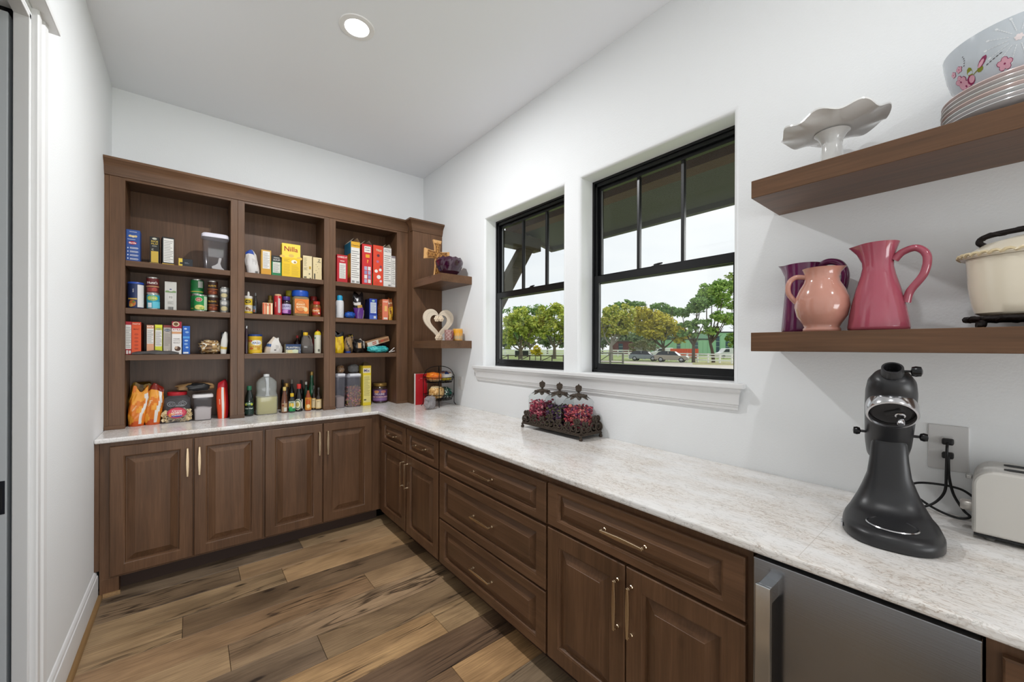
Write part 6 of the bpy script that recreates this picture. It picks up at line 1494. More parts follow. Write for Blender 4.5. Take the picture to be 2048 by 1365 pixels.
GB = 'bottles on the middle worktop'
DKG = M('#141d1a', 0.12, 0, 0.6, name='dark_green_glass')
bottle('dark green oil bottle with a green cap at the left of the middle worktop', 490.4, 509.0, 773, 3.585, Z0, [(0.92, 0), (1, 0.02), (1, 0.50), (0.80, 0.68), (0.48, 0.84), (0.46, 0.90)], DKG, M('#2c6a4c', 0.4), [('rect', 0, 0.02, 1, 0.55, '#1b332c'), ('oval', 0.45, 0.76, 0.40, 0.13, '#2f5f3c'), ('text', 'PURE', 0.45, 0.78, 0.46, 0.14, '#dfe6d0'), ('oval', 0.22, 0.72, 0.10, 0.08, '#c3c63a'), ('oval', 0.70, 0.72, 0.10, 0.08, '#c3c63a'), ('text', 'Extra Virgin', 0.45, 0.44, 0.7, 0.11, '#e2e6da'), ('lines', 0.2, 0.14, 0.7, 0.32, 3, '#8fa596', 0.3)], lab=(1.004, 0.06, 0.52), group=GB)
def oil_jug():
    a, c = on_y(3.59, 512.8, 800), on_y(3.59, 556.5, 800); w = c.x-a.x; h = on_y(3.59, 535, 749.5).z-Z0
    t = thing('oil_jug', 'large translucent handled jug of yellow cooking oil, white cap', 'jug', ((a.x+c.x)/2, 3.59+0.062, Z0), 0, GB)
    pl = cglass((0.86, 0.87, 0.84), 0.30, '#d0d4d2'); hy = 0.060
    b = B(); loft(b, [(0, 0, 0, w*0.47, hy*0.94, 5), (0.008, 0, 0, w*0.5, hy, 5), (h*0.46, 0, 0, w*0.5, hy, 5), (h*0.51, 0, 0, w*0.47, hy*0.95, 4.5), (h*0.56, 0, 0, w*0.45, hy*0.9, 4), (h*0.64, 0, 0, w*0.475, hy*0.9, 4), (h*0.80, 0, 0, w*0.465, hy*0.85, 4), (h*0.87, 0, 0, w*0.36, hy*0.7, 3), (h*0.925, 0, 0, w*0.20, hy*0.42, 2.4), (h*0.94, 0, 0, w*0.13, hy*0.3, 2)], 40, cap1=False); b.build('jug_body', pl, t, smooth=50)
    o = B(); loft(o, [(0.004, 0, 0, w*0.46, hy*0.92, 5), (0.009, 0, 0, w*0.485, hy*0.97, 5), (h*0.43, 0, 0, w*0.485, hy*0.97, 5)], 40)
    o.build('cooking_oil', M('#cfc052', 0.2), t, smooth=50)
    hd = B(); loft(hd, [(h*0.46, 0, -hy*0.86, w*0.11, 0.010, 3), (h*0.52, 0, -hy*0.90, w*0.075, 0.012, 3), (h*0.80, 0, -hy*0.92, w*0.075, 0.012, 3), (h*0.92, 0, -hy*0.45, w*0.10, 0.012, 3)], 20); hd.build('handle', cglass((0.9, 0.92, 0.92), 0.65, '#d8dcde'), t, smooth=50)
    cp = B(); cp.lathe([(w*0.135, h*0.935), (w*0.145, h*0.945), (w*0.145, h*0.99), (w*0.13, h), (0, h)], seg=24); cp.build('cap', M('#e2e4e4', 0.4), t, smooth=40)
    P = Print(lambda x, z, off: Vector((w*0.5+off, x, h*0.12+z)), hy*1.5, h*0.3); P.rect(0, 0, 1, 1, '#cfd0cc'); P.lines(0.1, 0.05, 0.9, 0.95, 10, '#6a6c6a', 0.35); P.build(t, 0.4, 'side_label')
oil_jug()
bottle('amber sauce bottle with a pale yellow cap, right of the oil jug', 563.4, 577.6, 775, 3.585, Z0, [(0.9, 0), (1, 0.02), (1, 0.34), (0.78, 0.60), (0.42, 0.86), (0.40, 0.92)], M('#6a4230', 0.15, 0, 0.4), M('#d8be72', 0.4), [('rect', 0.2, 0, 0.75, 1, '#a88a6a'), ('rect', 0.44, 0.05, 0.74, 0.5, '#cfcac2'), ('lines', 0.46, 0.1, 0.72, 0.45, 4, '#6a6660'), ('oval', 0.34, 0.75, 0.12, 0.14, '#7c3a26')], lab=(1.004, 0.05, 0.38), group=GB)
bottle('small bottle with a yellow cap and green and yellow label', 578.8, 592.3, 787.5, 3.58, Z0, [(0.92, 0), (1, 0.03), (1, 0.50), (0.82, 0.66), (0.5, 0.80), (0.48, 0.86)], cglass((0.7, 0.72, 0.7), 0.3, '#6c7470'), M('#dbb52a', 0.4), [('rect', 0, 0, 1, 0.34, '#1f7a46'), ('rect', 0, 0.30, 1, 0.98, '#cfd5c8'), ('oval', 0.42, 0.62, 0.28, 0.25, '#e0bb2c'), ('oval', 0.35, 0.28, 0.2, 0.22, '#2d9a54'), ('text', 'LIME', 0.45, 0.86, 0.5, 0.14, '#1f5a36')], lab=(1.004, 0.06, 0.60), group=GB, cap_from=0.82)
bottle('black soy bottle with a red cap and round cream label', 591.8, 607.4, 769, 3.60, Z0, [(0.94, 0), (1, 0.02), (1, 0.44), (0.9, 0.56), (0.52, 0.74), (0.48, 0.84)], M('#0f0c0d', 0.12, 0, 0.6), M('#c3302a', 0.35), [('oval', 0.36, 0.5, 0.38, 0.50, '#cfcbb0', 24), ('oval', 0.36, 0.5, 0.33, 0.43, '#2c5a4a', 24), ('oval', 0.36, 0.5, 0.27, 0.35, '#d8d3b0', 24), ('oval', 0.36, 0.5, 0.14, 0.20, '#b5a03a'), ('rect', 0.74, 0.1, 0.95, 0.95, '#c9c6c0')], lab=(1.004, 0.06, 0.46), group=GB, cap_from=0.83)
bottle('hot sauce bottle with a round wooden cap and orange label', 611.8, 624.4, 774, 3.585, Z0, [(0.92, 0), (1, 0.02), (1, 0.50), (0.85, 0.60), (0.46, 0.74), (0.42, 0.84)], M('#8a3f1c', 0.15, 0, 0.4), None, [('rect', 0, 0.02, 1, 0.98, '#cf8a2e'), ('oval', 0.45, 0.62, 0.26, 0.22, '#b54a1f'), ('text', 'HOT', 0.45, 0.86, 0.4, 0.14, '#7c2a12'), ('oval', 0.5, 0.3, 0.2, 0.16, '#e9c98a')], lab=(1.004, 0.04, 0.56), group=GB)
w0 = on_y(3.585, 618.1, 780); wc = bpy.data.objects.get('bottle')
for (lb, u0, u1, vt, yy) in (('flat flask with a cream label, farther of the two beside the right stile', 624.2, 634.0, 772, 3.62), ('flat flask with a cream label and gold border, touching the right stile', 633.0, 644.8, 776, 3.58)):
    bottle(lb, u0, u1, vt, yy, Z0, [(0.95, 0), (1, 0.02), (1, 0.52), (0.8, 0.60), (0.42, 0.68), (0.36, 0.95)], M('#2a201a', 0.12, 0, 0.5), M('#43403c', 0.4), [('rect', 0.02, 0.02, 0.98, 0.98, '#c8a25a'), ('rect', 0.10, 0.1, 0.90, 0.9, '#dcc79a'), ('lines', 0.2, 0.3, 0.8, 0.6, 3, '#6a5233', 0.3), ('text', 'XO', 0.45, 0.75, 0.3, 0.14, '#5c4020')], lab=(1.004, 0.06, 0.50), group=GB, cap_from=0.9)
bottle('tall green glass bottle with a gold top at the back right of the middle worktop', 618.8, 631.4, 744, 3.72, Z0, [(0.95, 0), (1, 0.02), (1, 0.52), (0.8, 0.62), (0.55, 0.70), (0.5, 0.92)], M('#1f5a3c', 0.12, 0, 0.5, name='green_glass'), M('#a88c4e', 0.35, 0.6), group=GB, cap_from=0.9)
bottle('dark bottle with a gold lid behind the amber bottle', 568.5, 580.0, 767, 3.70, Z0, [(0.95, 0), (1, 0.02), (1, 0.70), (0.8, 0.80), (0.72, 0.86)], M('#2a1c14', 0.15), M('#b08a4a', 0.35, 0.6), group=GB)
bottle('dark jar-shaped bottle at the back behind the amber bottle', 561.5, 571.5, 760.5, 3.79, Z0, TALL, M('#1b1716', 0.2), M('#25211f', 0.4), group=GB)
bottle('black bottle with a grey stopper behind the yellow-capped bottle', 579.5, 590.0, 760, 3.72, Z0, TALL, M('#161517', 0.15), M('#77736c', 0.4), group=GB)
bottle('dark green bottle with a white cap behind the hot sauce', 608.5, 618.5, 764.5, 3.70, Z0, TALL, M('#173326', 0.15), M('#d3d0c8', 0.4), group=GB, cap_from=0.90)
bottle('dark slim bottle with a black cap behind the soy bottle', 600.5, 608.5, 761.5, 3.79, Z0, TALL, M('#181718', 0.2), M('#222', 0.4) if False else M('#222222', 0.4), group=GB)

# ------------------------------------------------------------------ right bay
G5 = 'cereal boxes on the right top shelf'
carton('cracker_box', 'small red cracker carton at the left of the right top shelf', 'box', 674.0, 695.2, 510, 3.60, ZA, 0.06, '#b81c28', [('text', 'CHEEZ-IT', 0.5, 0.915, 0.9, 0.10, '#f2ece6'), ('rect', 0.3, 0.765, 0.7, 0.79, '#e8d8d0')] + NUT(0.22, 0.15, 0.82, 0.70), group=G5)
carton('cereal_box', 'tall open cereal carton with a yellow left side and white end panel', 'box', 702.0, 719.8, 484, 3.575, ZA, 0.19, '#d9d7d4', [('rect', 0, 0.86, 1, 1, '#d9a528'), ('text', 'Cheerios', 0.5, 0.915, 0.92, 0.08, '#2c2520')] + NUT(0.02, 0.10, 0.98, 0.85) + [('rect', 0.1, 0.02, 0.4, 0.07, '#8a8884'), ('rect', 0.6, 0.02, 0.92, 0.06, '#8a8884')], sidecol='#c98a26', lsideops=[('rect', 0, 0.72, 1, 1, '#2a7a9a'), ('oval', 0.5, 0.4, 0.4, 0.2, '#e0c04a'), ('rect', 0, 0, 1, 0.15, '#b5402c')], group=G5, open_top=True)
carton('cereal_box', 'open red cereal carton with a grid of small pictures', 'box', 724.2, 744.2, 489, 3.572, ZA, 0.19, '#c62a2c', [('rect', 0.22, 0.80, 0.86, 0.95, '#e8e4de'), ('text', 'BRAIN', 0.54, 0.91, 0.5, 0.05, '#33302c'), ('text', 'GAMES', 0.54, 0.85, 0.5, 0.05, '#33302c'), ('rect', 0.35, 0.67, 0.75, 0.75, '#e0a02c'), ('text', '?', 0.55, 0.58, 0.2, 0.08, '#f0c04a')] + [('rect', 0.22+0.36*(i % 2), 0.36-0.105*(i//2), 0.50+0.36*(i % 2), 0.45-0.105*(i//2), ['#a8a4c0', '#d8d4d0', '#8f8ab0'][i % 3]) for i in range(8)], sidecol='#5e1418', lsideops=[('oval', 0.5, 0.6, 0.35, 0.16, '#8c2a2c')], group=G5, open_top=True)
carton('cereal_box', 'orange red cereal carton with scattered fruit puffs', 'box', 746.4, 766.6, 491.5, 3.572, ZA, 0.19, '#d8452a', [('text', 'TRIX', 0.55, 0.88, 0.6, 0.09, '#b9d0b0', -0.08), ('oval', 0.5, 0.75, 0.14, 0.035, '#5a2c3a'), ('oval', 0.44, 0.60, 0.13, 0.033, '#b06a8c'), ('oval', 0.75, 0.48, 0.12, 0.03, '#7c3a4a'), ('oval', 0.3, 0.36, 0.16, 0.04, '#e4e0da'), ('oval', 0.7, 0.40, 0.14, 0.035, '#e4e0da'), ('oval', 0.55, 0.22, 0.2, 0.05, '#e4e0da'), ('oval', 0.35, 0.07, 0.22, 0.04, '#c9402a'), ('oval', 0.75, 0.12, 0.12, 0.03, '#d8c0c8')], sidecol='#6a2018', lsideops=[('rect', 0, 0.0, 1, 0.3, '#4a7a3a')], group=G5)
carton('cereal_box', 'white cereal carton side with printed nutrition facts', 'box', 767.2, 782.8, 496.5, 3.572, ZA, 0.19, '#dddbd8', [('text', 'NUTRITION', 0.5, 0.955, 0.8, 0.04, '#4a4846'), ('text', 'FACTS', 0.5, 0.91, 0.8, 0.05, '#4a4846')] + NUT(0.04, 0.10, 0.96, 0.88) + [('rect', 0.6, 0.02, 0.9, 0.06, '#8a8884')], group=G5, open_top=True)
carton('cereal_box', 'shorter white carton at the right end of the right top shelf', 'box', 783.2, 791.0, 512.5, 3.572, ZA, 0.17, '#d4d0cc', [('rect', 0, 0.93, 1, 1, '#8c8488')] + NUT(0.05, 0.05, 0.95, 0.92), group=G5)
G6 = 'packets on the right second shelf'
round_pack('spray_can', 'white spray can with a sky blue cap, left of the right second shelf', 'spray can', 673.5, 689.6, 590.5, 3.585, ZB, [('can_body', [(0.95, 0), (1, 0.02), (1, 0.70), (0.86, 0.77)], M('#d8d8da', 0.35)), ('cap', [(0.66, 0.77), (0.68, 0.79), (0.68, 0.95), (0.5, 1.0), (0, 1.0)], M('#2a9ac4', 0.4))], [('lines', 0.25, 0.1, 0.7, 0.85, 14, '#8f9094', 0.3), ('text', 'COOKING SPRAY', 0.16, 0.5, 0.8, 0.08, '#4a4c52', 1.57)], lab=(1.003, 0.03, 0.69), group=G6)
bag('coffee_pouch', 'crumpled purple and black foil pouch, twisted at the top', 'pouch', (on_y(3.60, 720.5, 630).x, 3.63, ZB), 0.085, 0.07, 0.225, 0, ['#1b1618', '#5a2a7c', '#b08a3c', '#cfc9c4'], lambda a, f: (1 if f < 0.42 and math.cos(a) < 0.6 else (3 if f < 0.36 else (2 if 0.42 < f < 0.55 and math.sin(3*a) > 0.3 else (3 if 0.55 < f < 0.68 and math.cos(a) < 0 else 0)))), 101, lean=(-0.01, 0), top=0.85, crumple=0.22, rough=0.25)
heap('snack_pack', 'small royal blue foil pack lying on its side, right second shelf', 'bag', (on_y(3.60, 700.5, 630).x, 3.612, ZB), (0.088, 0.06, 0.058), 0.1, ['#2458b0', '#173a78', '#d8c040'], 111, (0.18, 3), pick=lambda a, f, r: 2 if math.cos(a) > 0.85 and f < 0.5 else r.choice((0, 0, 1)))
carton('cracker_box', 'deep blue carton with a pale panel, right second shelf', 'box', 739.0, 754.2, 598, 3.58, ZB, 0.12, '#2540a0', [('oval', 0.5, 0.90, 0.2, 0.05, '#9fc0b0'), ('rect', 0.12, 0.30, 0.88, 0.82, '#c8cdd8'), ('lines', 0.16, 0.33, 0.84, 0.80, 11, '#7a86a0', 0.35), ('rect', 0, 0, 1, 0.2, '#4a64b8'), ('rect', 0.55, 0.05, 0.85, 0.16, '#d3d3d3')], sidecol='#131c4a', group=G6)
carton('cookie_box', 'orange carton with round cookies on its side', 'box', 764.9, 776.6, 599, 3.578, ZB, 0.12, '#dc7a5c', [('text', 'CRISP', 0.5, 0.88, 0.8, 0.09, '#f6e4d4'), ('rect', 0.35, 0.42, 0.8, 0.68, '#e9b46a'), ('rect', 0.2, 0.03, 0.85, 0.12, '#e6d8cc')], sidecol='#c96a3a', lsideops=[('oval', 0.3+0.4*(i % 2), 0.88-0.15*i, 0.22, 0.075, '#a8682c') for i in range(6)] + [('oval', 0.3+0.4*(i % 2), 0.88-0.15*i, 0.12, 0.04, '#d9a45c') for i in range(6)], group=G6)
bag('cookie_bag', 'yellow and brown cookie bag at the right end of the right second shelf', 'bag', (on_y(3.60, 781.5, 630).x, 3.625, ZB), 0.055, 0.06, 0.202, 0, ['#d3a52a', '#8c4a22', '#b87a2c', '#6a3a1c'], lambda a, f: 1 if f > 0.62 else (3 if math.sin(5*a+9*f) > 0.75 else (2 if math.sin(7*a-11*f) > 0.5 else 0)), 121, top=0.9, crumple=0.05, prints=[('text', 'ACE', 0.5, 0.78, 0.6, 0.10, '#e8d8b0')])
G7 = 'bags heaped on the right third shelf'
bag('chip_bag', 'bright yellow crumpled snack bag at the left of the right third shelf', 'bag', (on_y(3.61, 679.5, 690).x, 3.635, ZC), 0.082, 0.07, 0.175, 0, ['#dcb718', '#c49a12', '#17181c'], lambda a, f: 2 if f > 0.84 else (1 if math.sin(5*a+6*f) > 0.6 else 0), 131, top=0.8, crumple=0.18, rough=0.25, group=G7)
bag('snack_bag', 'brown kraft snack bag, second on the right third shelf', 'bag', (on_y(3.61, 698.0, 690).x, 3.63, ZC), 0.070, 0.07, 0.140, 0.2, ['#6a5238', '#8c7250', '#2e261e', '#2a4a9a'], lambda a, f: 3 if f < 0.12 and math.cos(a) < 0.2 else (2 if math.sin(4*a+7*f) > 0.7 else (1 if f > 0.3 else 0)), 141, lean=(0.015, 0), top=0.85, crumple=0.2, group=G7)
heap('snack_bag', 'black and white snack bag with a chip picture, right third shelf', 'bag', (on_y(3.62, 721.0, 690).x, 3.68, ZC), (0.105, 0.11, 0.125), 0, ['#1c1b1b', '#c9c4bb', '#3a3734', '#c9a06a'], 151, (0.25, 2.6), pick=lambda a, f, r: 1 if math.cos(a) > 0.45 and f > 0.45 else (3 if -0.3 < math.cos(a) < 0.0 and 0.45 < f < 0.62 and math.sin(a) < -0.5 else r.choice((0, 0, 2))), group=G7)
heap('candy_pack', 'small blue and yellow pack on top behind the black bag', 'bag', (on_y(3.70, 705, 665).x, 3.760, ZC), (0.06, 0.05, 0.165), 0, ['#2a6ac0', '#d8b82a', '#1b1b1d'], 155, (0.2, 3), pick=lambda a, f, r: 2 if f > 0.86 else (1 if f > 0.78 else 0), group=G7)
heap('trash_bag_roll', 'dark navy bag behind the snack box, right third shelf', 'bag', (on_y(3.66, 762, 690).x, 3.740, ZC), (0.165, 0.11, 0.095), 0, ['#141826', '#20263c'], 161, (0.22, 2.5), group=G7)
heap('snack_bag', 'crumpled teal bag at the front of the right third shelf', 'bag', (on_y(3.585, 757, 700).x, 3.602, ZC), (0.185, 0.075, 0.060), 0, ['#3ab0b0', '#2a8c92', '#57c8c4'], 171, (0.28, 3.2), pick=lambda a, f, r: r.choice((0, 0, 1, 2)), group=G7)
sb = thing('snack_box', 'tan and white snack box tilted on top of the teal bag', 'box', (on_y(3.62, 757, 683).x, 3.655, ZC+0.1060), 0, G7)
b = B(); b.box(-0.105, -0.03, -0.022, 0.105, 0.03, 0.022); rotm = Matrix.Rotation(-0.30, 4, 'Y') @ Matrix.Rotation(0.18, 4, 'X')
b.xf(rotm); b.build('carton', M('#b9906a', 0.5), sb, bevel=0.001)
P = Print(lambda x, z, o: rotm @ Vector((x, -0.0302-o, z-0.022)), 0.21, 0.044); P.rect(0, 0, 0.5, 1, '#dcd4c8'); P.rect(0.22, 0.2, 0.40, 0.8, '#b5563c'); P.text('BARS', 0.31, 0.5, 0.15, 0.4, '#f4e8dc'); P.rect(0.5, 0.25, 0.97, 0.75, '#8c5a3c'); P.rect(0.60, 0.3, 0.74, 0.7, '#c44c38'); P.build(sb)
cl = thing('bag_clip', 'white plastic bag clip sticking out at the right end of the third shelf', 'clip', (on_y(3.585, 783.0, 700).x, 3.582, ZC+0.002), 0, G7)
b = B(); b.tube([(-0.026, 0, 0.004), (0.026, 0, 0.046)], 0.0035, 8); b.tube([(-0.026, 0.004, 0.004), (0.030, 0.004, 0.016)], 0.0035, 8); b.tube([(0.006, 0.002, 0.012), (0.002, 0.002, 0.026)], 0.003, 8); b.build('clip', M('#dcdad4', 0.4), cl, smooth=50)
cl.location.z = ZC + 0.0005
# worktop, right bay
def dispenser(label, u0, u1, vt, y, cont, fr):
    a, c = on_y(y, u0, 780), on_y(y, u1, 780); w = c.x-a.x; h = on_y(y, (u0+u1)/2, vt).z-Z0; dep = 0.16
    t = thing('cereal_container', label, 'container', ((a.x+c.x)/2, y+dep/2, Z0), 0, 'clear storage containers')
    gl = cglass((0.78, 0.78, 0.83), 0.16, '#b5b5c2')
    b = B(); loft(b, [(0, 0, 0, w*0.43, dep*0.45, 6), (0.004, 0, 0, w*0.45, dep*0.47, 6), (h*0.90, 0, 0, w*0.485, dep*0.495, 7)], 36, cap1=False); b.build('container_body', gl, t, smooth=40)
    l = B(); loft(l, [(h*0.895, 0, 0, w*0.49, dep*0.5, 7), (h*0.90, 0, 0, w*0.5, dep*0.5, 7), (h*0.975, 0, 0, w*0.5, dep*0.5, 7), (h*0.985, 0, 0, w*0.46, dep*0.47, 6)], 36); l.build('lid', cglass((0.85, 0.85, 0.88), 0.45, '#c9c9d2'), t, smooth=40)
    f = B(); f.box(-w*0.30, -dep*0.51, h*0.93, w*0.42, -dep*0.1, h*1.0); f.build('pour_flap', M('#dcdce2', 0.4), t, bevel=0.004)
    m = B(); hw, hy = w*0.43, dep*0.45
    loft(m, [(0.003, 0, 0, hw*0.97, hy*0.97, 6), (h*fr*0.92, 0, 0, hw*0.98, hy*0.98, 6), (h*fr*0.98, 0, 0, hw*0.6, hy*0.6, 4)], 30, m=0)
    co = m.build('contents', M(cont[0], 0.8), t, smooth=50)
    if len(cont) > 1:
        rng = random.Random(len(label)); p = B()
        for q in range(300):
            s = rng.choice((-1, 1, 0, 0, 0)); z = rng.uniform(0.006, h*fr*(0.8+0.25*rng.random()))
            x, yy = (s*hw*0.99, rng.uniform(-hy, hy)) if s else (rng.uniform(-hw, hw), -hy*0.99)
            st = len(p.v); k = rng.randrange(len(cont)-1)
            p.tube([(0.005*math.cos(e), 0, 0.005*math.sin(e)) for e in [2*PI*i/6 for i in range(6)]], 0.0024, 4, m=k, closed=True)
            p.xf(Matrix.Translation((x, yy, z)) @ Matrix.Rotation(rng.uniform(0, 6), 4, 'Z') @ Matrix.Rotation(rng.uniform(-1, 1), 4, 'X'), st)
        o = p.build('cereal_loops', [M(cc, 0.7) for cc in cont[1:]], t, smooth=60, fixn=False); o['kind'] = 'stuff'; o['label'] = 'mixed coloured cereal loops filling the container'
dispenser('tall clear container with a low layer of pale oats, beside the right stile', 671.2, 692.2, 748, 3.585, ['#b5a294'], 0.34)
dispenser('tall clear container half full of coloured cereal loops', 693.6, 724.0, 748, 3.585, ['#8c6a58', '#c98a8c', '#b58a3c', '#7a4a5c', '#d8a06a', '#8c8a5a', '#b5646c'], 0.62)
h1 = on_y(3.585, 682, 748).z
heap('bread_bag', 'small clear bag of brown rolls on top of the oat container', 'bag', (on_y(3.65, 681.5, 740).x, 3.668, h1+0.0005), (0.065, 0.08, 0.068), 0, ['#7a5a3c', '#a89a8c', '#8c6a4a'], 181, (0.2, 3), pick=lambda a, f, r: r.choice((0, 0, 1, 2)), group='bags on the containers')
heap('wrap_bag', 'clear plastic bag lying on top of the cereal loop container', 'bag', (on_y(3.65, 708, 740).x, 3.668, h1+0.0005), (0.095, 0.08, 0.072), 0, ['#8c8c8c'], 191, (0.25, 3), pick=lambda a, f, r: 0, group='bags on the containers', mats=[cglass((0.7, 0.7, 0.7), 0.3, '#a8a8a8')])
ps = carton('spaghetti_box', 'tall yellow carton with its pointed top folded open', 'box', 726.0, 742.4, 732, 3.60, Z0, 0.09, '#dcc42e', [('rect', 0, 0.95, 1, 1, '#c9a828'), ('rect', 0.0, 0.82, 0.92, 0.94, '#d8cdb0'), ('text', 'Mix', 0.45, 0.88, 0.7, 0.10, '#3c3a78'), ('rect', 0.05, 0.08, 0.95, 0.76, '#d8ca7a'), ('lines', 0.1, 0.25, 0.85, 0.74, 16, '#8f8448', 0.3), ('rect', 0.1, 0.13, 0.4, 0.16, '#4a4630')], group='boxes on the worktop', rz=0.05)
hh = on_y(3.60, 734, 732).z - Z0
b = B(); ww = (on_y(3.6, 742.4, 780).x - on_y(3.6, 726, 780).x)/2
b.quad((-ww, 0, hh), (ww, 0, hh), (ww*0.3, 0.045, hh+0.035), (-ww*0.3, 0.045, hh+0.035)); b.quad((-ww, 0.09, hh), (ww, 0.09, hh), (ww*0.3, 0.046, hh+0.035), (-ww*0.3, 0.046, hh+0.035))
b.build('open_flap', M('#5a4a30', 0.7), ps)
nj = round_pack('nut_jar', 'square-shouldered jar of nuts with a purple label and gold lid', 'jar', 751.5, 779.2, 767.5, 3.66, Z0, [('jar_body', [(0.92, 0), (1, 0.03), (1, 0.74), (0.92, 0.80), (0.84, 0.84)], M('#3a2a24', 0.15, 0, 0.5)), ('cap', [(0.93, 0.85), (0.95, 0.86), (0.95, 0.98), (0.9, 1.0), (0, 1.0)], M('#9a7a42', 0.35, 0.6))], [('rect', 0, 0.0, 1, 0.98, '#5c3a6c'), ('rect', 0, 0.30, 1, 0.42, '#cfa8b4'), ('rect', 0, 0.06, 1, 0.26, '#8a6a98'), ('oval', 0.30, 0.80, 0.14, 0.12, '#c98a5c'), ('oval', 0.65, 0.80, 0.14, 0.12, '#b5726a'), ('text', 'DELUXE', 0.45, 0.60, 0.5, 0.16, '#e6d8e0'), ('text', 'MIXED NUTS', 0.45, 0.36, 0.5, 0.08, '#5a2a4c')], lab=(1.004, 0.10, 0.70), group='jars on the worktop')

# ------------------------------------------------------------------ corner of the worktop: booklet, wire rack, bread
bk = thing('recipe_book', 'thin red book with white edges standing against the corner column', 'book', (1.585, 3.36, CZ+0.0006), -0.10)
b = B(); b.box(0.0, -0.014, 0.0, 0.115, 0.0, 0.285, ms=[1, 1, 0, 1, 0, 1]); b.build('book', [M('#b3121f', 0.4), M('#e4dfd8', 0.6)], bk, bevel=0.0008, segs=1)
b = B(); b.box(-0.006, -0.016, -0.0, 0.002, 0.002, 0.287); b.build('spine', M('#d9d4cf', 0.5), bk, bevel=0.001)
P = Print(lambda x, z, o: Vector((x+0.0575, -0.0142-o, z)), 0.11, 0.285); P.lines(0.4, 0.85, 0.62, 0.865, 1, '#e0b8b8'); P.oval(0.3, 0.80, 0.02, 0.008, '#e0b8b8'); P.build(bk)
def bread_rack():
    c = (1.745, 3.20); R = 0.135
    wm = M('#141210', 0.5, 0.6, name='black_wire')
    t = thing('wire_basket_stand', 'black two-tier round wire basket stand in the worktop corner', 'rack', (c[0], c[1], CZ))
    def ring(r, z, n=40): return [(r*math.cos(2*PI*i/n), r*math.sin(2*PI*i/n), z) for i in range(n)]
    for zz, nm in ((0.060, 'lower_basket'), (0.215, 'upper_basket')):
        b = B(); b.tube(ring(R, zz+0.045), 0.0032, 6, closed=True); b.tube(ring(R*0.86, zz), 0.0026, 6, closed=True); b.tube(ring(R*0.93, zz+0.022), 0.002, 6, closed=True)
        for i in range(20): a = 2*PI*i/20; b.tube([(R*math.cos(a), R*math.sin(a), zz+0.045), (R*0.86*math.cos(a), R*0.86*math.sin(a), zz), (0, 0, zz-0.001)], 0.0014, 5)
        b.build(nm, wm, t, smooth=60)
    for a in (-2.05, -0.35, 1.1, 2.65):
        ca, sa = math.cos(a), math.sin(a); q = R+0.003
        pts = spline([(q*1.13*ca, q*1.13*sa, 0.004), (q*1.03*ca, q*1.03*sa, 0.022), (q*ca, q*sa, 0.055), (q*ca, q*sa, 0.26), (q*0.98*ca, q*0.98*sa, 0.275), (q*0.78*ca, q*0.78*sa, 0.325), (q*0.40*ca, q*0.40*sa, 0.352), (0, 0, 0.358)], 6)
        B().tube(pts, 0.0032, 7).build('leg', wm, t, smooth=60)
    heap('bread_bag', 'clear bag of golden rolls in the lower wire basket', 'bag', (c[0]-0.042, c[1]-0.030, CZ+0.068), (0.145, 0.118, 0.115), 0.5, ['#c99a5a', '#dcb87c', '#a8763a', '#e4cfa4'], 201, (0.16, 2.6), pick=lambda a, f, r: 3 if f > 0.74 else r.choice((0, 1, 1, 2)), group='bags of bread and chips in the wire stand')
    heap('salad_bag', 'dark green printed bag in the lower wire basket', 'bag', (c[0]+0.071, c[1]+0.016, CZ+0.068), (0.075, 0.15, 0.092), 0.2, ['#1f4f44', '#2f6a58', '#c9cfc8', '#12302a'], 211, (0.22, 3.2), pick=lambda a, f, r: r.choice((0, 0, 1, 3, 2)), group='bags of bread and chips in the wire stand')
    heap('chip_bag', 'orange chip bag lying in the upper wire basket', 'bag', (c[0]-0.056, c[1]-0.01, CZ+0.223), (0.105, 0.15, 0.080), 0.3, ['#d9691a', '#e88a2a', '#c9a87c'], 221, (0.18, 2.6), pick=lambda a, f, r: r.choice((0, 0, 1)) if f > 0.35 else 2, group='bags of bread and chips in the wire stand')
    heap('chip_bag', 'yellow and blue printed bag at the right of the upper wire basket', 'bag', (c[0]+0.060, c[1]-0.01, CZ+0.223), (0.108, 0.15, 0.086), -0.3, ['#c9b02a', '#d8d4cc', '#27407c', '#a87a6c'], 231, (0.2, 3), pick=lambda a, f, r: 0 if f < 0.45 else (2 if math.sin(3*a) > 0.4 and f > 0.6 else 1 if f < 0.7 else 3), group='bags of bread and chips in the wire stand')
    tl = heap('plastic_bag', 'clear crumpled plastic bag tail hanging to the worktop at the wire stand', 'bag', (1.585, 3.06, CZ+0.0008), (0.115, 0.08, 0.105), 0.6, ['#c9c4c4'], 241, (0.35, 4), pick=lambda a, f, r: 0, group='bags of bread and chips in the wire stand', mats=[cglass((0.82, 0.82, 0.82), 0.35, '#c8c4c6')])
bread_rack()

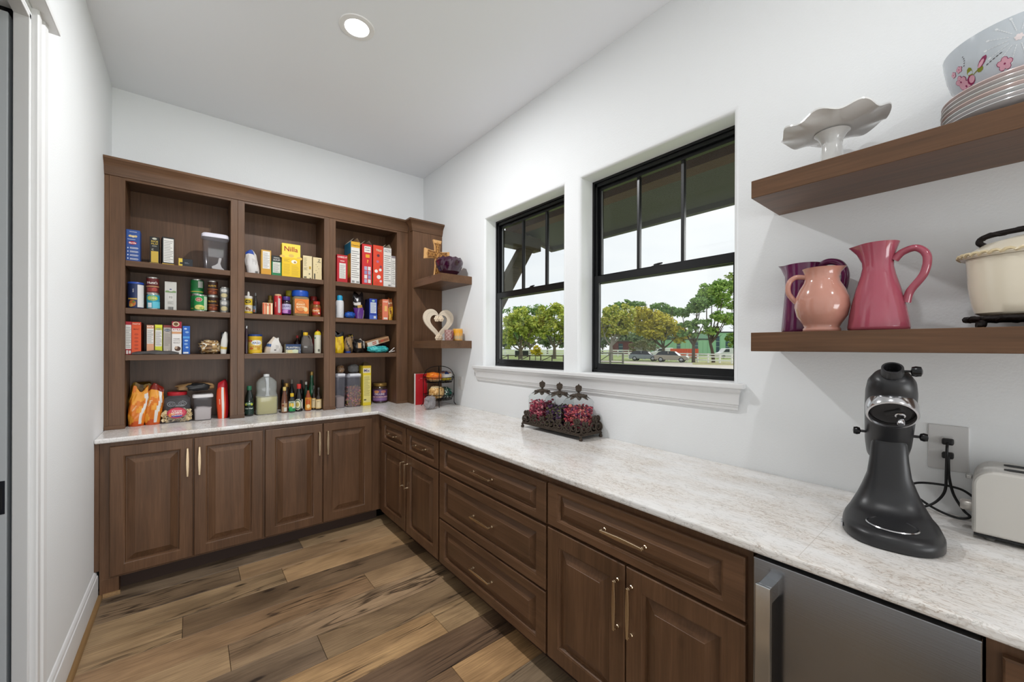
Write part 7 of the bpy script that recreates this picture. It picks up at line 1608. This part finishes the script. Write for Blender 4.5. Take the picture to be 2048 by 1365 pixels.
# ------------------------------------------------------------------ outside: porch eave, yard, fences, trees, cars, buildings
GZ = -0.75
def far(u, v, d):
    r = _ray(u, v); return Vector((r[0]*d, r[1]*d, EYE + r[2]*d))
def gnd(u, d):
    p = far(u, 694, d); return Vector((p.x, p.y, GZ))
TIMB = wood('weathered_timber', 'x', '#2e2a24', '#453f36', '#575044', rough=0.8)
def eave():
    t = thing('porch_eave', 'dark timber eave with bracket outside the upper window sashes', 'eave', (0, 0, 0))
    xe, ze, xw, sl = 3.10, 2.525, W+0.18, 0.222
    zw = ze + (xe-xw)*sl
    ya, yb_ = -2.5, 3.11
    b = B(); b.prism([(xe, ze+0.02), (xw, zw+0.02), (xw, zw+0.14), (xe, ze+0.14)], ya, yb_, 'y'); b.build('soffit', M('#43433b', 0.8), t)
    B().box(xe-0.03, ya, ze-0.015, xe+0.02, yb_, ze+0.17).build('fascia', M('#3f3e37', 0.8), t)
    B().box(2.42, ya, ze+(xe-2.42)*sl-0.10, 2.54, yb_-0.02, ze+(xe-2.42)*sl+0.03).build('purlin', M('#4a3227', 0.8), t)
    b = B(); b.prism([(xw, zw-0.02), (xe, ze-0.02), (xe, ze+0.17), (xw, zw+0.17)], yb_-0.02, yb_+0.02, 'y'); b.build('rake_board', TIMB, t)
    B().box(xw, 2.98, 2.44, 2.80, 3.09, 2.57).build('bracket_beam', TIMB, t)
    d = Vector((0.62, 0, 0.95)).normalized(); n = Vector((-d.z, 0, d.x))*0.065
    p0, p1 = Vector((xw+0.075, 0, 1.70)), Vector((2.70, 0, 2.55))
    b = B(); b.prism([((p0+n).x, (p0+n).z), ((p1+n).x, (p1+n).z), ((p1-n).x, (p1-n).z), ((p0-n).x, (p0-n).z)], 2.99, 3.08, 'y'); b.build('bracket_brace', TIMB, t)
eave()
def ground_mat(name, c0, c1, sc=0.8):
    m = bpy.data.materials.new(name); m.use_nodes = True; nt = m.node_tree; b = nt.nodes['Principled BSDF']
    tc = nd(nt, 'ShaderNodeTexCoord'); nz = nd(nt, 'ShaderNodeTexNoise', Scale=sc, Detail=6, Roughness=0.7); r = ramp(nt, [(0.35, c0), (0.65, c1)])
    nt.links.new(tc.outputs['Object'], nz.inputs['Vector']); nt.links.new(nz.outputs['Fac'], r.inputs['Fac']); nt.links.new(r.outputs[0], b.inputs['Base Color']); b.inputs['Roughness'].default_value = 0.95
    return m
GRASS = ground_mat('lawn_grass', '#6f7f45', '#93a05c'); DRY = ground_mat('dry_grass', '#8d8a55', '#a39c68'); GRAV = ground_mat('gravel', '#a8a094', '#c2bab0', 3.0); CONC = ground_mat('concrete', '#c4c0ba', '#d3cfca', 1.0)
structure(B().box(W+0.18, -60, GZ-0.3, 200, 220, GZ-0.02).build('lawn', GRASS))
def patch(name, pts, z, mat):
    b = B(); b.prism([(p.x, p.y) for p in pts], GZ-0.019, z, 'z'); return structure(b.build(name, mat))
patch('drive', [gnd(1170, 66), gnd(1520, 53), gnd(1560, 30), gnd(1500, 33.5), gnd(1380, 42), gnd(1290, 51), gnd(1170, 62)], GZ+0.005, GRAV)
patch('path', [gnd(1365, 38), gnd(1392, 39.5), gnd(1425, 39), gnd(1560, 33), gnd(1560, 20), gnd(1360, 33)], GZ+0.02, CONC)
patch('verge', [gnd(1385, 50.5), gnd(1560, 47.5), gnd(1560, 62), gnd(1385, 62)], GZ+0.007, DRY)

def rail_fence(name, label, pts, n, hgt, rails, col, pw=0.13, rw=0.13, rt=0.05, brace=False):
    a, c = pts; t = thing(name, label, 'fence', (a.x, a.y, GZ))
    m = M(col, 0.7); d = Vector((c.x-a.x, c.y-a.y, 0)); ln = d.length; ang = math.atan2(d.y, d.x)
    t.rotation_euler = (0, 0, ang)
    pb = B().box(-pw/2, -pw/2, 0, pw/2, pw/2, hgt)
    p0 = pb.build('post', m, t)
    for i in range(1, n):
        o = p0.copy(); COL.objects.link(o); o.parent = t; o.location = (ln*i/(n-1), 0, 0)
    for z in rails: B().box(0, -rt/2-pw/2, z, ln, rt/2-pw/2, z+rw).build('rail', m, t)
    if brace:
        for i in range(0, n-1, 2):
            x0, x1 = ln*i/(n-1), ln*(i+1)/(n-1)
            B().tube([(x0, -pw*0.7, 0.1), (x1, -pw*0.7, hgt*0.85)], 0.06, 6).build('brace', m, t)
    return t
rail_fence('white_fence', 'white rail fence crossing the yard behind the parked cars', (gnd(1245, 74), gnd(1490, 52)), 14, 1.35, (0.30, 0.78, 1.15), '#f2f2f0', 0.18, 0.17)
rail_fence('white_fence', 'long white rail fence far behind the big trees', (gnd(990, 96), gnd(1300, 92)), 16, 1.6, (0.35, 0.85, 1.35), '#f0f2f3', pw=0.2, rw=0.24)
rail_fence('timber_fence', 'dark timber rail fence with braces in front of the big trees', (gnd(995, 60), gnd(1150, 57)), 8, 1.05, (0.85,), '#4d463d', 0.16, 0.12, brace=True)
rail_fence('timber_gate', 'grey timber gate fence at the lower left of the near window', (gnd(1196, 54), gnd(1246, 52)), 3, 1.5, (0.1, 1.35), '#6d6a63', 0.2, 0.14, brace=True)

def tree(label, u, base_v, d, blobs, cols, seed, n=1800, leaf=0.34, trunk=0.32, forks=4, tcol='#6d655a', name='tree', lean=0.0, gap=0.0, group='trees across the yard'):
    g = gnd(u, d); t = thing(name, label, 'tree', (g.x, g.y, GZ), 0, group)
    rng = random.Random(seed); org = Vector((g.x, g.y, GZ)); R = Vector((math.cos(TH), -math.sin(TH), 0)); Fv = Vector((math.sin(TH), math.cos(TH), 0))
    BL = []
    for (bu, bv, ru, rv) in blobs:
        c = far(bu, bv, d) - org + Fv*rng.uniform(-1.2, 1.2); BL.append((c, ru*1.22*d/F_PX, rv*1.22*d/F_PX))
    b = B(); top = max(BL, key=lambda q: q[0].z)
    low = min(q[0].z-q[2] for q in BL); fork = max(1.6, low*0.75)
    bend = R*lean
    b.tube(spline([(0, 0, -0.1), tuple(bend*0.3 + Vector((0, 0, fork*0.5))), tuple(bend + Vector((0, 0, fork)))], 5), [trunk*1.15 - trunk*0.35*i/10 for i in range(11)], 8)
    for k, (c, ru, rv) in enumerate(BL):
        s = bend + Vector((0, 0, fork*0.92)); e = c + Vector((rng.uniform(-.3, .3), rng.uniform(-.3, .3), rv*0.3)); mid = s.lerp(e, 0.5) + Vector((0, 0, -0.12*(e-s).length)) + R*rng.uniform(-.3, .3)
        pts = spline([tuple(s), tuple(mid), tuple(e)], 5); b.tube(pts, [trunk*0.62 - trunk*0.5*i/10 for i in range(11)], 6)
        for q in range(forks):
            f = rng.randrange(4, 10); a_ = pts[f]; dd = Vector((rng.uniform(-1, 1), rng.uniform(-1, 1), rng.uniform(0.1, 1))).normalized()*ru*0.8
            b.tube([tuple(a_), tuple(a_+dd*0.55+Vector((0, 0, -0.1))), tuple(a_+dd)], [trunk*0.25, trunk*0.15, trunk*0.05], 5)
    b.build('trunk', M(tcol, 0.9), t, smooth=60)
    f = B(); tot = sum(q[1]*q[2] for q in BL)
    for (c, ru, rv) in BL:
        m = int(1.7*n*ru*rv/tot)
        sub = [(Vector((rng.gauss(0, .5), rng.gauss(0, .5), rng.gauss(0, .45))), rng.uniform(0.25, 0.5)) for _ in range(13)]
        for q in range(m):
            sc, sr = sub[rng.randrange(13)]
            p = sc + Vector((rng.gauss(0, 1), rng.gauss(0, 1), rng.gauss(0, 0.8))).normalized()*sr*rng.uniform(0.5, 1.1)
            if p.length > 1.05: p = p.normalized()*rng.uniform(0.75, 1.05)
            pos = c + Vector((p.x*ru, p.y*ru, p.z*rv)); s = leaf*rng.uniform(0.5, 1.2)
            a = Vector((rng.gauss(0, 1), rng.gauss(0, 1), rng.gauss(0, .6))).normalized(); bb = a.cross(Vector((rng.gauss(0, 1), rng.gauss(0, 1), rng.gauss(0, 1)))).normalized()
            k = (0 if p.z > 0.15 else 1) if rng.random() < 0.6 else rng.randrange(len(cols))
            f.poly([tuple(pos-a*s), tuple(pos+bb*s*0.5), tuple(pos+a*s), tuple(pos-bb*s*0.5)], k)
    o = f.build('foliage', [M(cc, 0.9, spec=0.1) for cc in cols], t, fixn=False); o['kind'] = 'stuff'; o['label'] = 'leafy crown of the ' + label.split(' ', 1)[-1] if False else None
    if 'label' in o.keys(): del o['label']
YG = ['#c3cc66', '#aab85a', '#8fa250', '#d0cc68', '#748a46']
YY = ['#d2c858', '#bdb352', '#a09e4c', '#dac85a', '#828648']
GD = ['#85a565', '#708f5a', '#93b26c', '#648252', '#a3bd74']
tree('broad green tree behind the timber fence, left in the far window', 1042, 716, 74, [(1022, 660, 20, 20), (1045, 645, 26, 26), (1030, 635, 22, 18), (1065, 660, 18, 22), (1015, 680, 14, 14)], YG, 1, 3600)
tree('broad yellow-green tree with a forked trunk, right in the far window', 1109, 716, 74, [(1085, 640, 22, 22), (1110, 635, 26, 24), (1135, 650, 24, 24), (1095, 662, 16, 16), (1128, 672, 16, 12)], YG, 2, 3600)
tree('dark tree line tips behind the far window trees', 1060, 716, 110, [(1020, 630, 18, 14), (1050, 624, 18, 12), (1085, 622, 20, 12), (1115, 624, 20, 12), (1060, 660, 40, 24)], GD, 3, 2200, 0.4)
tree('small yellow shrub tree in front of the far white fence', 1071, 722, 62, [(1070, 700, 9, 7), (1066, 708, 6, 6), (1076, 706, 7, 5)], ['#d0c23c', '#b8b03c', '#c4a83a'], 4, 500, 0.2, 0.06, 2)
tree('pale-trunked spreading tree at the left of the near window', 1222, 714, 66, [(1222, 640, 22, 22), (1245, 630, 22, 20), (1205, 655, 18, 20), (1255, 652, 20, 18), (1232, 662, 20, 14)], ['#c6ca68', '#b4b45a', '#d0c45c', '#90a054', '#748a46'], 5, 3600, tcol='#8f8a82')
tree('golden yellow tree behind the silver cars', 1327, 716, 70, [(1290, 650, 22, 20), (1315, 640, 24, 22), (1340, 655, 26, 20), (1305, 668, 24, 14), (1355, 672, 20, 12), (1285, 628, 18, 16)], YY, 6, 4000, tcol='#5c5348', trunk=0.3)
tree('dark green trees peeking above the golden tree', 1290, 714, 105, [(1240, 612, 18, 10), (1275, 612, 14, 8), (1325, 618, 20, 12), (1345, 625, 12, 10)], GD, 7, 1700, 0.4)
tree('slim pine with a straight trunk beside the orange barrier', 1387, 722, 58, [(1385, 612, 22, 16), (1370, 622, 14, 10), (1400, 602, 16, 12), (1380, 650, 20, 10), (1400, 645, 14, 8), (1372, 668, 16, 7)], GD, 8, 2600, 0.26, 0.24, 3, '#5d5248')
tree('tall pine with a curving trunk in the near window', 1427, 722, 58, [(1425, 590, 24, 16), (1445, 575, 18, 14), (1410, 580, 14, 10), (1450, 600, 18, 12), (1440, 635, 20, 10), (1420, 660, 16, 10), (1460, 640, 14, 8)], ['#93b364', '#a2c066', '#7c9c58', '#b0c46e', '#688852'], 9, 2900, 0.26, 0.24, 3, '#55493f', lean=-0.5)
tree('bright tall tree cut by the right edge of the near window', 1478, 722, 62, [(1470, 562, 18, 16), (1482, 590, 20, 16), (1466, 610, 12, 10), (1478, 640, 16, 14)], ['#8ea05a', '#7c9450', '#a0ac66'], 10, 1500, 0.26, 0.2)
tree('low green bush tree in front of the green building', 1462, 708, 84, [(1462, 682, 11, 12), (1470, 690, 9, 8)], ['#7f9a4c', '#8ca352', '#6b8440'], 11, 700, 0.26, 0.1, 2)
tree('bare hazy bush behind the first silver car', 1290, 708, 90, [(1288, 690, 16, 12), (1310, 694, 12, 8), (1270, 694, 10, 8)], ['#7c7f5c', '#8c8a70', '#666a4a'], 12, 900, 0.26, 0.12, 2)

for k, (u, v, ru, rv, dd) in enumerate(((1010, 676, 20, 14, 128), (1050, 672, 22, 16, 132), (1095, 674, 22, 16, 130), (1135, 676, 20, 14, 127), (1205, 672, 20, 16, 129), (1245, 668, 22, 18, 133), (1290, 668, 24, 18, 104), (1335, 664, 22, 18, 131), (1372, 668, 18, 16, 156))):
    tree('hazy distant tree, ' + ('farthest left in the far window', 'second from the left behind the far window trees', 'third from the left behind the far window trees', 'at the right edge of the far window', 'at the left edge of the near window', 'behind the spreading tree in the near window', 'behind the first silver car', 'behind the second silver car', 'farthest right, beside the slim pine')[k], u, 706, dd, [(u-ru*0.4, v, ru*0.7, rv), (u+ru*0.4, v+3, ru*0.7, rv*0.9), (u, v+14, ru*0.8, rv*0.6)], ['#8fa07c', '#7f9270', '#a0ad88', '#74866a'], 40+k, 700, 0.6, 0.25, 2, group='distant tree row')

def car(label, u, d, yaw, body):
    g = gnd(u, d); t = thing('parked_car', label, 'car', (g.x, g.y, GZ+0.008), yaw, 'silver cars parked on the drive')
    pm = M(body, 0.25, 0.6, 0.5); gm = M('#20262c', 0.12)
    b = B(); hw = 0.92
    low = [(-2.3, 0.35), (-2.32, 0.75), (-2.1, 0.93), (-0.95, 1.02), (1.9, 1.08), (2.28, 0.98), (2.34, 0.55), (2.25, 0.32)]
    b.prism(low, -hw, hw, 'y'); b.build('body', pm, t, bevel=0.06)
    b = B(); n = len(b.v); R0 = [(-1.15, 1.0), (-0.45, 1.60), (1.15, 1.66), (1.75, 1.50), (2.15, 1.05)]
    for (x, z) in R0: b.v += [(x, -hw*(0.97 if z < 1.2 else 0.78), z), (x, hw*(0.97 if z < 1.2 else 0.78), z)]
    for i in range(4): b.face((2*i, 2*i+1, 2*i+3, 2*i+2), 0 if i in (1, 2) else 1)
    b.face([0, 2, 4, 6, 8], 1); b.face([1, 3, 5, 7, 9], 1)
    b.build('cabin', [pm, gm], t)
    p = B()
    for x in (0.35,): p.prism([(x-0.05, 1.02), (x+0.05, 1.02), (x+0.05, 1.62), (x-0.05, 1.62)], -hw*0.9, hw*0.9, 'y')
    p.build('door_pillar', pm, t)
    for (x, s) in ((-1.45, -1), (1.40, -1), (-1.45, 1), (1.40, 1)):
        w = B(); w.lathe([(0.0, -0.12), (0.20, -0.12), (0.23, -0.10), (0.35, -0.11), (0.36, -0.08), (0.36, 0.08), (0.35, 0.11), (0.23, 0.10), (0.20, 0.12), (0.0, 0.12)], seg=20, m=[0, 0, 1, 1, 1, 1, 1, 0, 0], cap0=False, cap1=False)
        w.xf(Matrix.Translation((x, s*0.84, 0.36)) @ Matrix.Rotation(PI/2, 4, 'X')); w.build('wheel', [M('#9a9da0', 0.3, 0.8), M('#151515', 0.8)], t, smooth=40)
    for s in (-1, 1): B().box(2.27, s*0.55-0.25, 0.82, 2.36, s*0.55+0.25, 0.96).build('tail_light', M('#a83a38', 0.3), t)
    for s in (-1, 1): B().box(-2.33, s*0.6-0.2, 0.66, -2.2, s*0.6+0.2, 0.80).build('head_light', M('#d8dce0', 0.15), t)
vw = math.atan2(_ray(1288, 694)[1], _ray(1288, 694)[0])
car('grey silver car parked on the drive, the left of the two', 1289.5, 64, vw + 1.33, '#7d858c')
car('beige silver car parked on the drive, the right of the two', 1343.5, 59, vw + 1.33, '#9a9288')

def block(name, label, u0, u1, vt, d, dep, col, bays, winbays=(), group='buildings beyond the yard', roof='#3c4444'):
    a, c = gnd(u0, d), gnd(u1, d); w = (c-a).length; h = far((u0+u1)/2, vt, d).z - GZ
    t = thing(name, label, 'building', ((a.x+c.x)/2, (a.y+c.y)/2, GZ), -TH, group)
    B().box(-w/2, 0, 0, w/2, dep, h).build('wall', M(col, 0.7), t)
    B().box(-w/2-0.2, -0.2, h, w/2+0.2, dep+0.2, h+0.35).build('roof', M(roof, 0.7), t)
    for i in range(bays):
        x0, x1 = -w/2 + w*i/bays, -w/2 + w*(i+1)/bays
        if i in winbays:
            f = B().box(x0+w/bays*0.12, -0.08, h*0.12, x1-w/bays*0.12, -0.005, h*0.85).build('window', M('#39505e', 0.25), t)
            for k in (1, 2): B().box(x0+w/bays*0.12, -0.12, h*(0.12+0.24*k), x1-w/bays*0.12, -0.085, h*(0.12+0.24*k)+0.12).build('transom', M('#9db8a8', 0.6), f)
        else: B().box(x0+0.06, -0.06, 0.1, x1-0.06, -0.005, h-0.1).build('cladding_panel', M(col, 0.7), t)
    return t
block('green_building', 'long pale green building with window bays, low part', 1326, 1432, 680, 112, 14, '#8fc09a', 12, (3, 7))
block('green_building', 'taller pale green building end at the right of the near window', 1420, 1500, 666, 118, 14, '#9ac8a4', 8, (1, 3, 5))
block('brown_building', 'small maroon building behind the spreading tree', 1236, 1268, 684, 118, 8, '#6a3f42', 3, (0,), roof='#54504c')
block('grey_building', 'grey shed with a lit end behind the bare bush', 1270, 1322, 690, 138, 8, '#8f8c86', 5, (2,), roof='#6d6a66')
def box_unit(name, label, cat, u0, u1, vt, d, dep, col, ribs, group=None):
    a, c = gnd(u0, d), gnd(u1, d); w = (c-a).length; h = far((u0+u1)/2, vt, d).z - GZ
    t = thing(name, label, cat, ((a.x+c.x)/2, (a.y+c.y)/2, GZ), -TH, group)
    B().box(-w/2, 0, 0.15, w/2, dep, h).build('body', M(col, 0.6), t)
    for i in range(ribs): x = -w/2 + w*(i+0.5)/ribs; B().box(x-0.06, -0.07, 0.2, x+0.06, -0.005, h-0.05).build('rib', M(col, 0.6), t)
    B().box(-w/2, 0.02, 0.0, -w/2+0.3, dep-0.02, 0.15).build('skid', M('#333333', 0.8), t); B().box(w/2-0.3, 0.02, 0.0, w/2, dep-0.02, 0.15).build('skid', M('#333333', 0.8), t)
    return t
box_unit('site_barrier', 'bright orange site skip behind the white fence', 'skip', 1350, 1397, 698, 80, 2.4, '#d9552f', 9)
box_unit('storage_trailer', 'dark slate storage trailer behind the timber fence', 'trailer', 1030, 1057, 702, 86, 2.4, '#2c3438', 6)
def van(label, u, d):
    g = gnd(u, d); t = thing('white_van', label, 'van', (g.x, g.y, GZ), -TH, 'white vans beyond the fence')
    b = B(); b.prism([(-2.4, 0.35), (-2.4, 1.05), (-1.7, 1.25), (-1.1, 2.0), (2.4, 2.1), (2.45, 0.35)], -0.95, 0.95, 'y'); b.build('body', M('#d9dcdd', 0.4), t, bevel=0.08)
    B().prism([(-1.55, 1.28), (-1.05, 1.88), (-0.3, 1.9), (-0.3, 1.28)], -0.97, -0.952, 'y').build('side_window', M('#333c42', 0.2), t)
    for (x, y) in ((-1.5, -0.85), (1.5, -0.85), (-1.5, 0.85), (1.5, 0.85)):
        w = B(); w.lathe([(0, -0.1), (0.34, -0.1), (0.36, 0), (0.34, 0.1), (0, 0.1)], seg=16, cap0=False, cap1=False); w.xf(Matrix.Translation((x, y, 0.36)) @ Matrix.Rotation(PI/2, 4, 'X')); w.build('wheel', M('#191919', 0.8), t)
van('white van parked behind the white fence at the right of the near window', 1457, 82)
van('white van half hidden behind the golden tree trunk', 1324, 98)
